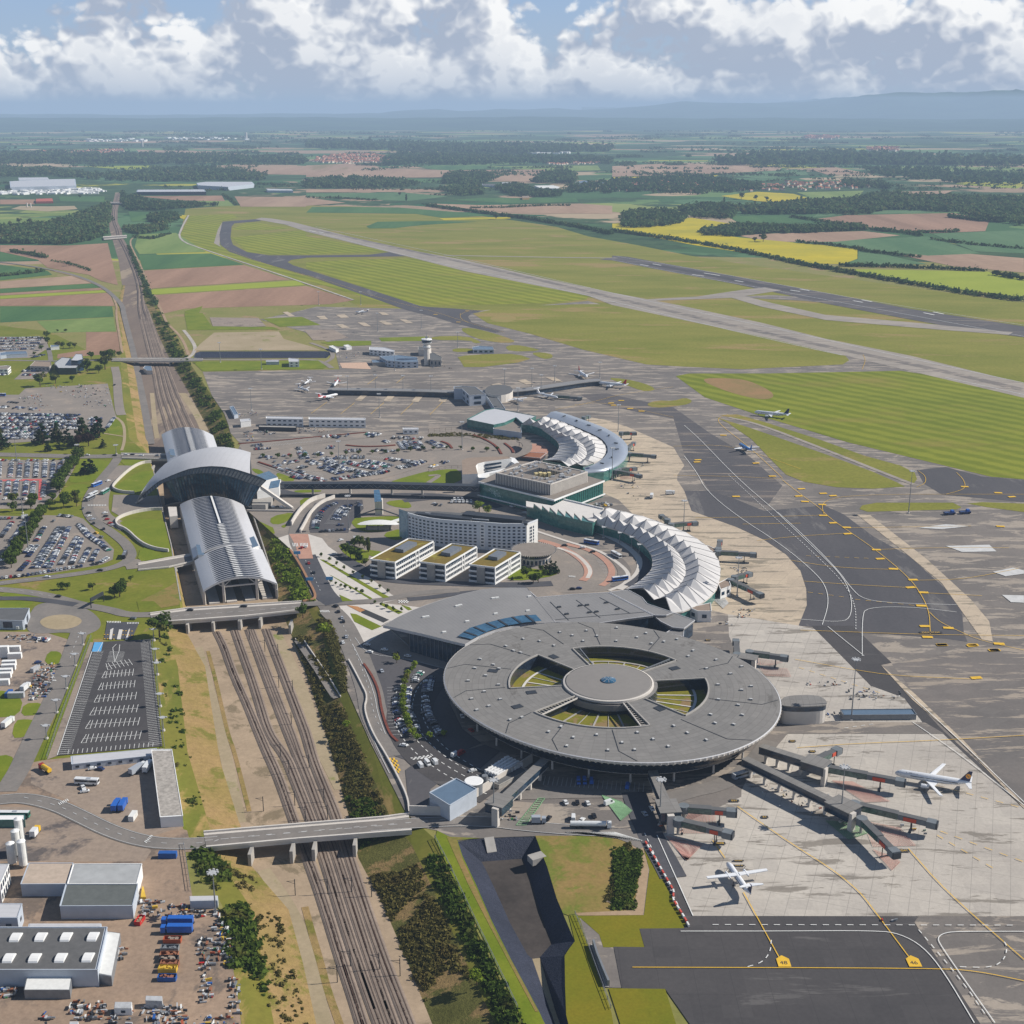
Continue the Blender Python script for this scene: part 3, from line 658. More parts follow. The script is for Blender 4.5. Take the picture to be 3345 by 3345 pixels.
tp=[BR[0][0]]+BT+[BR[0][3]]; bt=[BR[0][1].lerp(BR[0][2],k/4) for k in range(5)]; mb.grid([tp,bt],0)
o=mb.build('pond_basin',[liner,linerf]); o['kind']='structure'
mb=MB(); strip(mb,[BR[i][1].lerp(BR[i][2],.5)+Vector((0,0,.1)) for i in (5,6,7)],3.4); o=mb.build('ramp_path',sand); o['kind']='structure'
a=W('N 735,850 800,845',0); b_=W('N 770,940 805,938',-4); mb=MB(); mb.beam((a[0]+a[1])/2+Vector((0,0,.3)),(b_[0]+b_[1])/2,4.5,.8); o=mb.build('concrete_chute',concm); tag(o,'concrete inlet chute at the top of the lined pond','chute')
a=W('N 1070,960',0)[0]; o=MB().box((a.x,a.y,-1.2),(7,5,3),.5).build('inlet_box',concm); tag(o,'concrete inlet box on the right bank of the lined pond','culvert')
basinmesh('pond_basin',basin2,'E 90,412 135,405 1110,405 1120,412',3.5)
slope=ground('cutting_slope',(152,126,86),(136,118,70),.03,.4,amp=.22,blot=(112,108,50),blot_t=.56,bs=.035,bump=.3)
slopeg=ground('cutting_grass',(94,100,36),(118,112,48),.02,.3,(1,.4,1),0,(146,124,76),.57,.03,amp=.16)
slopev=ground('planted_slope',(80,80,38),(98,96,50),.05,.5,amp=.3,blot=(134,112,74),blot_t=.54,bs=.06,bump=.5)
mb=MB(); TR_=TR
darkbed=ground('dark_rail_bed',(124,110,98),(108,96,88),.02,.4,(1,.2,1),.2,(150,134,114),.58,.02,amp=.18)
md_=[t[0].lerp(t[1],.42) for t in TR]; me_=[t[3].lerp(t[2],.3) for t in TR]
mb.grid([md_,[t[1] for t in TR]],3); mb.grid([[t[0] for t in TR],md_],0)
mb.grid([[t[1] for t in TR[:14]],[t[2] for t in TR[:14]]],1); mb.grid([[t[1] for t in TR[13:]],[t[2] for t in TR[13:]]],4)
mb.grid([[t[2] for t in TR],me_],2); mb.grid([me_,[t[3] for t in TR]],0)
o=mb.build('railway_cutting',[slopeg,bedm,slopev,slope,darkbed]); o['kind']='structure'
from mathutils.bvhtree import BVHTree
BV=BVHTree.FromPolygons([tuple(v.co) for v in o.data.vertices],[tuple(p.vertices) for p in o.data.polygons])
def onbed(pts,up=.12):
 for p in pts:
  h=BV.ray_cast(Vector((p.x,p.y,50)),Vector((0,0,-1))); p.z=max(p.z,h[0].z+up) if h[0] is not None else p.z
 return pts
def trk(name,s,w,mat,z=ZT+.06,it=2):
 pts=smooth_loop(W(s,z),it,False) if it else W(s,z)
 mb=MB(); strip(mb,pts,w); o=mb.build(name,mat); o['kind']='structure'
trk('dirt_track','H 1560,1000 1640,1300 1700,1500 1790,1900 Q 395,520',6,sand)
trk('dirt_track','Q 560,850 770,1150 850,1400 930,1700 1000,2000',6,sand,ZT+.07)
trk('dirt_track','I 480,1140 600,1400 700,1640 800,1932 Q 1120,280',9,sand,ZT+.08)
trk('ditch','H 1640,1030 1700,1250 1800,1700 Q 350,0 460,440',2.2,slope,ZT+.1)
trk('ditch','Q 850,1110 900,1300 960,1500 1010,1700 1100,1950',3,slope,ZT+.1)
trk('dirt_track','D 1150,560 1195,640 1210,800 1225,960 1240,1040',5,sand,ZT+.05)
trk('dirt_track','D 1420,660 1560,860 1620,1000',8,sand,ZT+.05)
railm=flat('rail_steel',(84,64,54),.6,.3); sleeper=flat('sleepers',(150,138,128),.9)
TK=['H 1700,880 1760,1000 1810,1150 1870,1300 1932,1430 Q 560,0 640,170 700,330 760,500 870,800 960,1050 1100,1500 1190,1770 1260,2000 1400,2400',
'H 1715,880 1778,1000 1828,1150 1890,1300 1950,1430 Q 585,0 665,170 722,330 780,500 893,800 985,1050 1125,1500 1215,1770 1287,2000 1430,2400',
'I 150,1110 215,1300 280,1480 345,1690 415,1932 Q 705,60 760,200 880,500 985,800 1068,1080 1200,1480 1290,1740 1385,2000 1540,2400',
'I 172,1110 238,1300 305,1480 372,1690 445,1932 Q 735,60 790,200 908,500 1012,800 1096,1080 1228,1480 1320,1740 1415,2000 1570,2400',
'I 262,1105 335,1300 400,1480 480,1690 575,1932 Q 790,60 850,200 962,500 1075,800 1150,1050 1290,1480 1380,1740 1475,2000 1630,2400',
'I 300,1105 375,1300 442,1480 525,1690 622,1932 Q 820,60 880,200 990,500 1100,800 1180,1050 1320,1480 1410,1740 1505,2000 1660,2400',
'I 395,1100 455,1260 525,1440 605,1650 680,1850 710,1932 Q 890,60 942,200 1062,490 1155,800 1245,1080 1390,1500 1490,1750 1585,2000 1740,2400',
'I 420,1100 482,1260 553,1440 635,1650 712,1850 742,1932 Q 915,60 968,200 1090,490 1185,800 1275,1080 1422,1500 1522,1750 1618,2000 1775,2400',
'D 1100,100 1140,250 1180,400 1210,520 1240,700 1290,880 1330,1010','D 1125,90 1170,250 1210,400 1245,520 1280,700 1335,860 1390,1000','D 1140,80 1190,250 1235,400 1275,520 1320,700 1380,860 1435,1000','D 1150,70 1205,250 1258,400 1300,520 1355,700 1420,860 1480,990','D 1165,60 1225,250 1282,400 1330,520 1400,700 1470,860 1530,980']
def track(s,z,lab,zend=None):
 pts=W(s,z)
 if zend is not None:
  for i,p in enumerate(pts):
   pass
 pts=onbed(smooth_loop(pts,2,False))
 t=empty('railway_track',pts[0]); loc=Vector(pts[0])
 tag(t,lab,'railway track','railway tracks')
 q=[p-loc for p in pts]
 mb=MB(); strip(mb,q,4.2,0,.10);
 a,b_=strip_pts(q,4.2); a2,b2=strip_pts(q,2.6)
 mb=MB(); mb.grid([[p+Vector((0,0,.0)) for p in a],[p+Vector((0,0,.35)) for p in a2],[p+Vector((0,0,.35)) for p in b2],[p for p in b_]],0)
 mb.build('ballast',ballast,t)
 mb=MB()
 for sp in resample(q,1.3 if pts[0][1]<900 else 2.6)[:700]: pass
 ra,rb=strip_pts(q,1.55)
 for rr in (ra,rb):
  mb=MB(); strip(mb,rr,.19,0,.52); mb.build('rail',railm,t)
LT=['leftmost track of the near cutting, dark rusty rails','second track from the left in the near cutting','third track in the cutting, left of the bridge pillar pair','fourth track in the cutting','fifth track in the cutting, on reddish ballast','sixth track in the cutting, on reddish ballast','seventh track, left one of the pair by the planted slope','rightmost track of the cutting beside the planted slope',
'leftmost track entering the station from the north','second track entering the station from the north','third track entering the station from the north','fourth track entering the station from the north','rightmost track entering the station from the north']
for s,lb in zip(TK,LT): track(s,ZT+.1,lb)
def trackz(s,zs,lab,w=1):
 pp=px(s); pts=[P(a,b,z) for (a,b),z in zip(pp,zs)]
 pts=onbed(resample(smooth_loop(pts,2,False),12)); t=empty('railway_track',pts[0]); loc=Vector(pts[0]); tag(t,lab,'railway track','railway tracks'); q=[p-loc for p in pts]
 a,b_=strip_pts(q,4.4*w); a2,b2=strip_pts(q,2.8*w); mb=MB(); up=Vector((0,0,1))
 mb.grid([a,[p+up*.5 for p in a2],[p+up*.5 for p in b2],b_],0); mb.build('ballast',ballast,t)
 for rr in strip_pts(q,1.6*w): mb=MB(); strip(mb,rr,.5*w,0,.7); mb.build('rail',railm,t)
trackz('D 1110,110 1090,0 A 875,1800 800,1600 745,1500 735,1450 712,1400 712,1330 730,1290 745,1230',[-3,-1,.3,.3,.3,.3,.3,.3,.3,.3],'main line track running to the horizon beside the fields, left of the pair')
trackz('D 1160,110 1125,0 A 895,1800 815,1600 757,1500 748,1450 724,1400 724,1330 738,1290 750,1230',[-3,-1,.3,.3,.3,.3,.3,.3,.3,.3],'main line track running to the horizon beside the fields, right of the pair')
sheet('rail_bed','A 770,1800 900,1800 835,1600 775,1500 768,1450 742,1400 742,1330 752,1290 758,1215 728,1215 700,1330 685,1400 692,1450 712,1520 750,1650',darkbed,1)
roadway('branch_line','D 1205,1100 1140,760 1100,600 1075,480 1040,300 975,60 960,0 A 765,1932 700,1860 600,1790 480,1740 330,1705 150,1670 0,1650',9,gravel,6,z=0) if False else None
o=None
pp=px('D 1190,1090 1150,850 1110,650 1080,500 1050,350 1010,200 975,60 A 775,1932 720,1870 640,1805 500,1745 340,1705 150,1672 -60,1648'); zz=[-6.6,-6.6,-6.6,-6,-4.5,-2.5,-.8,0,.2,.3,.3,.3,.3,.3]
pts=smooth_loop([P(a,b_,z) for (a,b_),z in zip(pp,zz)],2,False); mb=MB(); strip(mb,pts,8,0,.45); o=mb.build('road',road); o['kind']='structure'
pp=px('D 965,370 940,220 915,60 A 740,1932 700,1845 640,1812 500,1752 340,1712'); pts=[P(a,b_,.1) for a,b_ in pp]; mb=MB(); strip(mb,smooth_loop(pts,2,False),3.5,0,.45); o=mb.build('dirt_track',dirt); o['kind']='structure'
roadway('dirt_track','A 1190,1360 1150,1430 1120,1515 1300,1580 1560,1665 1932,1790 B 300,1895',5,concg,4)
roadway('dirt_track','D 1500,420 1440,250 1310,130 1300,90 A 850,1600 820,1540 830,1500 900,1490',4,dirt,4)
def bld(name,label,cat,loc,group=None):
 e=empty(name,loc); tag(e,label,cat,group); return e
def off(pts,loc): return [(p[0]-loc[0],p[1]-loc[1],p[2]-loc[2]) for p in pts]
def cen(pts):
 return Vector((sum(p[0] for p in pts)/len(pts),sum(p[1] for p in pts)/len(pts),0))
def block(name,label,cat,s,h,wm,rm,z0=0,group=None,para=.5,win=None,extra=None,wind=None):
 """a simple building traced at roof level: walls, parapet roof, window bands"""
 pts=W(s,h) if isinstance(s,str) else [Vector(p) for p in s]
 c=cen(pts); c.z=z0; t=bld(name,label,cat,c,group); q=off(pts,c)
 MB().prism([(p[0],p[1]) for p in q],-.3,h-z0,0).build('wall',wm,t)
 qc=cen(q); ins=[(qc.x+(p[0]-qc.x)*.965,qc.y+(p[1]-qc.y)*.965) for p in q]
 MB().prism(ins,h-z0+.004,h-z0+.12,0).build('roof',rm,t)
 if para:
  mb=MB()
  n=len(q)
  for i in range(n): mb.beam((q[i][0],q[i][1],h-z0+para/2),(q[(i+1)%n][0],q[(i+1)%n][1],h-z0+para/2),.35,para)
  mb.build('parapet',wm,t)
 if win:
  rows,every,ww,wh=win
  k=0
  A=sum(q[i][0]*q[(i+1)%len(q)][1]-q[(i+1)%len(q)][0]*q[i][1] for i in range(len(q)))
  if A<0: q=q[::-1]
  proto=None
  for i in range(len(q)):
   a=Vector(q[i]);b=Vector(q[(i+1)%len(q)]); a.z=b.z=0; d=b-a; L_=d.length
   if L_<every: continue
   d.normalize(); nrm=Vector((d.y,-d.x,0))
   if nrm.y>.3: continue      # far side, never visible
   nn=int(L_//every)
   for r in range(rows):
    for j in range(nn):
     p=a+d*(L_*(j+.5)/nn)+nrm*.06; zc=(h-z0)*(r+.55)/rows
     if proto is None:
      mb=MB().box((0,0,0),(ww,.16,wh)); o=mb.build('window',wind or glassd,t); proto=o
     else:
      if k>=95: continue
      o=proto.copy(); C.objects.link(o); o.parent=t
     o.location=(p.x,p.y,zc); o.rotation_euler=(0,0,math.atan2(d.y,d.x)); k+=1
 return t
cx,cy=53.0,664.0; RZ=16.5; t0=math.radians(135)
def rim(a): return 89.7+6.6*math.cos(2*(a-t0))
def pol(r,a,z): return (r*math.cos(a),r*math.sin(a),z)
T=bld('round_terminal','large round pier terminal with grey disc roof and four planted wells','terminal building',(cx,cy,0))
wells=[(math.radians(134),math.radians(187),26,54,'NW'),(math.radians(37),math.radians(110),23.5,51,'N'),(math.radians(-47),math.radians(7),27,54,'E'),(math.radians(-139),math.radians(-71),25.5,54,'S')]
def inwell(a):
 for w in wells:
  for k in (-2*PI,0,2*PI):
   if w[0]<=a+k<=w[1]: return w
 return None
angs=set()
for i in range(180): angs.add(round(2*PI*i/180-PI,6))
for w in wells:
 for e in (w[0],w[1]):
  e2=(e+PI)%(2*PI)-PI; angs.add(round(e2,6))
angs=sorted(angs)
mb=MB(); n_=len(angs)
for i in range(n_):
 a=angs[i]; b=angs[(i+1)%n_]; b=b if b>a else b+2*PI; mid=(a+b)/2; w=inwell(mid) or inwell(mid-2*PI)
 if w: segs=[(22.5,w[2]),(w[3],None)]
 else: segs=[(22.5,None)]
 for r0,r1 in segs:
  rs=[r0]+([r1] if r1 else [r0+(88-r0)*.5,999])
  for k in range(len(rs)-1):
   def rr(v,ang): return rim(ang) if v==999 else v
   mb.quad(pol(rr(rs[k],a),a,RZ+.0),pol(rr(rs[k+1],a),a,RZ),pol(rr(rs[k+1],b),b,RZ),pol(rr(rs[k],b),b,RZ))
mb.build('roof',roofg,T)
mb=MB(); rows=[]
prof=[(0,0,0),(.55,-.3,0),(.3,-1.3,0),(-1.2,-2.2,0),(-1.9,-2.3,1),(-7,-8.2,1),(-8,-10.2,1),(-8.5,-10.9,1),(-22,-11.1,1),(-23,-16.5,1)]
A=[2*PI*i/180 for i in range(180)]
for k in range(len(prof)-1):
 r0,z0,mi=prof[k]; r1,z1,_=prof[k+1]
 mb2=MB(); mi=0 if k<3 else (1 if k<6 else (2 if k==7 else 3))
 for i in range(180):
  a=A[i];b=A[(i+1)%180]
  mb.quad(pol(rim(a)+r0,a,RZ+z0),pol(rim(a)+r1,a,RZ+z1),pol(rim(b)+r1,b,RZ+z1),pol(rim(b)+r0,b,RZ+z0),mi)
mb.build('facade',[rooflight,glasss,steeld,glassd],T)
mb=MB(); aa=[2*PI*i/720 for i in range(720)]
mb.grid([[pol(rim(a)+(.75 if i%4<1 else .58),a,RZ-.2) for i,a in enumerate(aa)],[pol(rim(a)+(.7 if i%4<1 else .3),a,RZ-1.5) for i,a in enumerate(aa)],[pol(rim(a)-(.5 if i%4<1 else 1.7),a,RZ-2.6) for i,a in enumerate(aa)]],0,True)
mb.build('ribbed_rim',concw,T)
inst('column',MB().tube((0,0,0),(0,0,5.4),.65,.5,8),concw,T,[pol(rim(math.radians(i*15+4))-10,math.radians(i*15+4),0) for i in range(24)])
mb=MB()
for i in range(180):
 a=A[i];b=A[(i+1)%180]
 mb.quad(pol(rim(a)-8.9,a,5.2),pol(rim(b)-8.9,b,5.2),pol(rim(b)-8.9,b,6.0),pol(rim(a)-8.9,a,6.0))
mb.build('ring_beam',concw,T)
mb=MB(); rows=[]
for r,z in ((26.5,RZ-4),(26,RZ-.8),(24.4,RZ-.5),(24.2,RZ+.5),(23.6,RZ+1.3),(23.2,RZ+1.5),(12,RZ+1.9),(4,RZ+2.0)):
 rows.append([pol(r,a,z) for a in A[::2]])
mb.grid(rows,0,True); mb.build('hub_roof',flat('hub_roof_membrane',(128,124,120),.8,0,.04,.3),T,smooth=False)
mb=MB(); mb.grid([[pol(24.9,a,RZ-.2) for a in A[::2]],[pol(24.9,a,RZ+1.1) for a in A[::2]],[pol(23.9,a,RZ+1.35) for a in A[::2]]],0,True); mb.build('hub_rim',concw,T)
mb=MB(); mb.grid([[pol(r,a,z) for a in A[::4]] for r,z in ((4.2,RZ+2.0),(4.1,RZ+2.5),(2,RZ+3),(.01,RZ+3.1))],0,True)
oc=mb.build('oculus',glassb,T,smooth=False)
mb=MB()
for i in range(8): mb.beam(pol(.8,i*PI/4,RZ+3.12),pol(4.1,i*PI/4,RZ+2.6),.12,.12)
mb.build('oculus_bars',concw,oc)
for k,(a0,a1,r0,r1,nm) in enumerate(wells):
 N_=24; aa=[a0+(a1-a0)*i/N_ for i in range(N_+1)]; zf=RZ-6.5
 floor=MB(); floor.grid([[pol(r0,a,zf) for a in aa],[pol(r1,a,zf) for a in aa]]); g=floor.build('planted_well',sedum2,T)
 mb=MB(); mb.grid([[pol(r1,a,zf) for a in aa],[pol(r1,a,RZ) for a in aa]]); mb.grid([[pol(r0,a,RZ) for a in aa],[pol(r0,a,zf) for a in aa]])
 for a in (a0,a1): mb.quad(pol(r0,a,zf),pol(r1,a,zf),pol(r1,a,RZ),pol(r0,a,RZ))
 mb.build('well_glazing',glasss,g)
 mb=MB(); mb.grid([[pol(r1-5.5,a,zf+.4) for a in aa],[pol(r1-7,a,zf+.4) for a in aa]])
 for j in range(1,6):
  a=a0+(a1-a0)*j/6; mb.beam(pol(r0,a,zf+.2),pol(r1-6,a,zf+.2),.9 if j%2 else .35,.3)
 mb.build('well_path',slabw if nm in('NW','E') else concm,g)
 mb=MB(); mb.grid([[pol(r1+.2,a,RZ+.1) for a in aa],[pol(r1+.2,a,RZ+.7) for a in aa],[pol(r1+1.0,a,RZ+.7) for a in aa],[pol(r1+1.0,a,RZ) for a in aa]])
 for a in (a0,a1): mb.beam(pol(r0,a,RZ+.35),pol(r1,a,RZ+.35),.7,.7)
 mb.build('well_kerb',concm,T)
 if nm in('N','S'):   # glazed lattice strips along two sides
  for a,sg in ((a0,1),(a1,-1)):
   mb=MB(); a2=a+sg*.085
   for j in range(14):
    r=r0+(r1-r0)*j/13; mb.beam(pol(r,a,RZ-.2),pol(r,a2,RZ-.2),.25,.3)
   mb.beam(pol(r0,a2,RZ),pol(r1,a2,RZ),.5,.7)
   mb.build('lattice_strip',steel if nm=='N' else concw,g)
for a,b_ in ((112,60),(91,55),(60,52),(20,56),(-20,56),(-52,56),(-92,56),(-118,56),(-140,56),(160,57),(185,57),(138,57)):
 a=math.radians(a); r=rim(a); mb=MB(); mb.beam(pol(b_,a,RZ+.06),pol(r-10,a+.03,RZ+.06),.35,.2); mb.beam(pol(r-10,a+.03,RZ+.06),pol(rim(a+.12)-1,a+.12,RZ+.06),.3,.2); mb.build('roof_seam',steeld,T)
sk=None; cnt=0
rnd=random.Random(4)
for ring_,nn in ((62,18),(70,22),(79,26)):
 for i in range(nn):
  a=2*PI*(i+.5*(ring_==70))/nn+rnd.uniform(-.05,.05); r=ring_+rnd.uniform(-2.5,2.5)
  if r>rim(a)-5: continue
  if sk is None:
   mb=MB().box((0,0,.35),(1.9,1.4,.7)); mb.box((0,0,.75),(1.6,1.1,.1),0,1); o=mb.build('skylight',[steel,whitel],T); sk=o
  else: o=sk.copy(); C.objects.link(o); o.parent=T
  o.location=pol(r,a,RZ); o.rotation_euler=(0,0,a)
for a,r in ((165,66),(128,47),(28,44),(-52,40),(195,44),(-150,58)):
 a=math.radians(a); MB().box(pol(r,a,RZ+.15),(5.5,4,.3),a).build('roof_hatch',steeld,T)
def heightgrid(outline,zf,mat,name,parent,c,thick=.9,under=None):
 pts=[(p[0]-c[0],p[1]-c[1]) for p in outline]
 mb=MB()
 r=delaunay_2d_cdt([Vector(p) for p in pts]+[Vector(q) for q in gridin(pts,6)],[(i,(i+1)%len(pts)) for i in range(len(pts))],[],0,1e-5)
 vs=[(v.x,v.y,zf(v.x,v.y)) for v in r[0]]
 fs=[tuple(f) for f in r[2] if inside(sum(r[0][i].x for i in f)/3,sum(r[0][i].y for i in f)/3,pts)]
 mb.add(vs,fs,0); mb.add([(a,b,z-thick) for a,b,z in vs],[f[::-1] for f in fs],1)
 o=mb.build(name,[mat,under or steeld],parent,smooth=True)
 m2=MB(); n=len(pts)
 for i in range(n):
  a=pts[i];b=pts[(i+1)%n]; za=zf(*a);zb=zf(*b)
  m2.quad((a[0],a[1],za-thick),(b[0],b[1],zb-thick),(b[0],b[1],zb+.15),(a[0],a[1],za+.15))
 m2.build('roof_edge',rooflight,o)
 return o
def gridin(pts,st):
 xs=[p[0] for p in pts];ys=[p[1] for p in pts]; out=[]
 x=min(xs)
 while x<max(xs):
  y=min(ys)
  while y<max(ys):
   if inside(x,y,pts): out.append((x+.01,y+.02))
   y+=st
  x+=st
 return out
o1=W('J 365,1115 480,1052 600,1000 720,958 850,918 1000,882 1130,857 1250,842 1380,832 1500,826 1612,958 1722,1090 1640,1100 1500,1112 1380,1138 1250,1175 1120,1225 1012,1285 850,1240 700,1198 520,1152',13.8)
c=cen(o1); T2=bld('entrance_hall','grey wing-shaped entrance hall roof with pointed tip beside the round terminal','terminal building',c)
ox=[p[0] for p in o1]; xa,xb=min(ox)-c[0],max(ox)-c[0]
zf=lambda x,y:13.5+1.2*math.sin((x-xa)/(xb-xa)*PI)+.9*math.exp(-(((x-xa)/(xb-xa)-.62)/.18)**2)
heightgrid(o1,zf,roofg2,'roof',T2,c,1.6,glasss)
g=W('J 575,1180 700,1215 850,1258 1012,1300 1200,1190 1500,1112 1500,850 1000,905 700,1010 590,1100',12.2)
MB().prism([(p[0]-c[0],p[1]-c[1]) for p in g],0,12.6,0).build('glazed_wall',glassd,T2)
gg=W('J 575,1180 700,1215 850,1258 1012,1300',12.2); mb=MB()
for p in resample(gg,3.2): mb.beam((p.x-c[0],p.y-c[1]-.3,0),(p.x-c[0],p.y-c[1]-.3,12.6),.2,.3)
mb.build('mullions',steel,T2)
mb=MB(); tip=P(*px('J 375,1118')[0],13); ft=P(*px('J 580,1290')[0],0); mb.beam((tip.x-c[0]+2,tip.y-c[1],12.2),(ft.x-c[0],ft.y-c[1],.3),.7,.7)
tip2=P(*px('J 700,1215')[0],12); mb.beam((ft.x-c[0],ft.y-c[1],0),(tip2.x-c[0],tip2.y-c[1]-1,11.5),.5,.5); mb.build('raking_strut',steel,T2)
sg=W('J 958,1213 1050,1150 1180,1110 1320,1075 1450,1052 1570,1046 1618,1095 1480,1108 1330,1135 1200,1175 1062,1240',15)
mb=MB(); mb.poly([(p[0]-c[0],p[1]-c[1],16.1) for p in sg]); sgo=mb.build('curved_rooflight',glassb,T2)
mb=MB()
for a,b_ in (('J 1005,1182','J 1105,1215'),('J 1085,1145','J 1170,1185'),('J 1180,1112','J 1260,1150'),('J 1275,1088','J 1345,1132'),('J 1385,1065','J 1450,1112'),('J 1490,1050','J 1555,1100')):
 p=W(a,15)[0];q=W(b_,15)[0]; mb.beam((p.x-c[0],p.y-c[1],16.2),(q.x-c[0],q.y-c[1],16.2),1.4,.4)
mb.build('rooflight_ribs',steeld,sgo)
mb=MB()
for s in ('J 715,1050','J 690,1053','J 1235,918','J 1265,914','J 975,967','J 950,973','J 1030,1098','J 848,1177','J 1255,1040','J 1520,890','J 1508,1003'):
 p=W(s,14.5)[0]; mb.box((p.x-c[0],p.y-c[1],zf(p.x-c[0],p.y-c[1])+.4),(2.4,1.4,.8),.3)
mb.build('roof_hatches',white,T2)
def flatroof(name,label,s,h,mat,wallm=glassd,lines=(),hatch=(),edge=.8,inset=.93,group=None):
 pts=W(s,h); c=cen(pts); t=bld(name,label,'terminal building',c,group)
 q=[(p[0]-c[0],p[1]-c[1]) for p in pts]
 MB().prism(q,h-1.2,h,0,None,True).build('roof',mat,t)
 MB().prism([(x*inset,y*inset) for x,y in q],0,h-1.2,0).build('wall',wallm,t)
 mb=MB()
 for i in range(len(q)):
  a=q[i];b=q[(i+1)%len(q)]; mb.beam((a[0],a[1],h+.05),(b[0],b[1],h+.05),.4,.4)
 mb.build('roof_edge',rooflight,t)
 if lines:
  mb=MB()
  for s in lines:
   a,b=W(s,h); mb.beam((a.x-c[0],a.y-c[1],h+.05),(b.x-c[0],b.y-c[1],h+.05),.5,.2)
  mb.build('roof_seams',steeld,t)
 for s in hatch:
  p=W(s,h)[0]; MB().box((p.x-c[0],p.y-c[1],h+.4),(2.6,1.5,.8),.4).build('roof_hatch',steeld,t)
 return t
flatroof('link_building','grey flat-roofed link between the wing roof and the round disc','K 60,790 130,850 400,828 690,811 870,900 1048,992 830,1020 620,1052 275,1044 170,950',13.0,roofg2,lines=('K 235,885 380,1030','K 440,870 630,1010','K 625,850 865,975','K 275,1025 980,965'),hatch=('K 305,928','K 365,983','K 472,916','K 525,912','K 545,970','K 600,965','K 678,893','K 765,944'))
flatroof('link_building','blue-grey low roof under the last white tent peaks','K 700,808 850,790 960,850 1000,900 1205,968 1150,990 1060,990 880,900',12,roofg2)
flatroof('gate_building','grey flat-roofed gate lounge beside the round terminal rim','K 1060,1000 1200,968 1375,1030 1290,1095 1200,1085 1110,1040',10.5,roofg2)
flatroof('gate_building','small grey glazed gate annex just outside the round roof rim','K 1150,1128 1210,1088 1290,1098 1285,1160',8.5,roofg2)
def crescent(name,label,inner,pk1,pk2,outer,ze,zp,outer_band=None,group=None,wall_h=7):
 I=W(inner,ze);A_=W(pk1,zp);B_=W(pk2,zp+1);O_=W(outer,ze)
 n=len(A_);
 def rs(p,m):
  L=[0]
  for i in range(len(p)-1): L.append(L[-1]+(p[i+1]-p[i]).length)
  out=[]
  for k in range(m):
   s=L[-1]*k/(m-1); j=0
   while j<len(L)-2 and L[j+1]<s: j+=1
   f=(s-L[j])/max(1e-6,L[j+1]-L[j]); out.append(p[j].lerp(p[j+1],f))
  return out
 I=rs(I,2*n-1);O_=rs(O_,2*n-1);A_=rs(A_,2*n-1);B_=rs(B_,2*n-1)
 c=cen(A_); t=bld(name,label,'terminal building',c,group)
 mb=MB(); bays=[]
 def Z(p,z): return (p[0]-c[0],p[1]-c[1],z)
 zl=ze+1.5
 for i in range(0,2*n-2,2):
  a,b,d=i,i+1,i+2
  for (E0,K,E1,ez0,ez1) in ((I,A_,None,ze,zl),(None,B_,O_,zl,ze)):
   pass
  mid=lambda j:(A_[j]+B_[j])/2
  P_=lambda p,z:Z(p,z)
  def cone(K,lo_in,hi_in,zi,zo):
   k0=P_(K[a],zp);k2=P_(K[d],zp);m=P_(K[b],(zp+zl)/2-.8)
   i0,i1,i2=P_(lo_in[0],zi),P_(lo_in[1],zi-.5),P_(lo_in[2],zi)
   o0,o1,o2=P_(hi_in[0],zo),P_(hi_in[1],zo-.5),P_(hi_in[2],zo)
   mb.add([k0,k2,m,i0,i1,i2,o0,o1,o2],[(0,3,4),(0,4,2),(2,4,1),(1,4,5),(0,2,7),(0,7,6),(2,1,7),(1,8,7)])
  M3=[mid(a),mid(b),mid(d)]
  cone(A_,[I[a],I[b],I[d]],M3,ze,zl+.6)
  cone(B_,M3,[O_[a],O_[b],O_[d]],zl+.6,ze)
 mb.build('fabric_roof',tent,t)
 mb=MB()
 for i in range(0,2*n-1,2):
  M=(A_[i]+B_[i])/2
  for p,q,za,zb in ((I[i],A_[i],ze,zp),(A_[i],M,zp,zl+.6),(M,B_[i],zl+.6,zp),(B_[i],O_[i],zp,ze)):
   mb.beam(Z(p,za+.12),Z(q,zb+.12),.5,.25)
 mb.build('ridge_cables',tentd,t)
 mb=MB()
 for i in range(0,2*n-1,2):
  for K in (A_,B_): mb.tube(Z(K[i],zp-.5),Z(K[i],zp+.9),.35,.2,6)
 mb.build('mast_heads',steel,t)
 ww=[Z(p,0) for p in I]+[Z(p,0) for p in O_[::-1]]
 mb=MB()
 for row,s in ((I,.04),(O_,-.05)):
  rr=[((p[0]*(1-abs(s))+((A_[k] if row is I else B_[k])[0])*abs(s)),(p[1]*(1-abs(s))+((A_[k] if row is I else B_[k])[1])*abs(s))) for k,p in enumerate(row)]
  mb.grid([[(x-c[0],y-c[1],0) for x,y in rr],[(x-c[0],y-c[1],ze-.3) for x,y in rr]])
 mb.grid([[Z(I[0],0),Z(I[0],ze)],[Z(O_[0],0),Z(O_[0],ze)]]); mb.grid([[Z(I[-1],0),Z(I[-1],ze)],[Z(O_[-1],0),Z(O_[-1],ze)]])
 mb.build('glazed_wall',glassg,t)
 mb=MB(); mb.grid([[Z(p,ze-1.2) for p in O_],[Z(p,ze-.2) for p in O_]]); mb.grid([[Z(p,ze-1.2) for p in I],[Z(p,ze-.2) for p in I]]); mb.build('eaves',concw,t)
 return t,c,I,O_
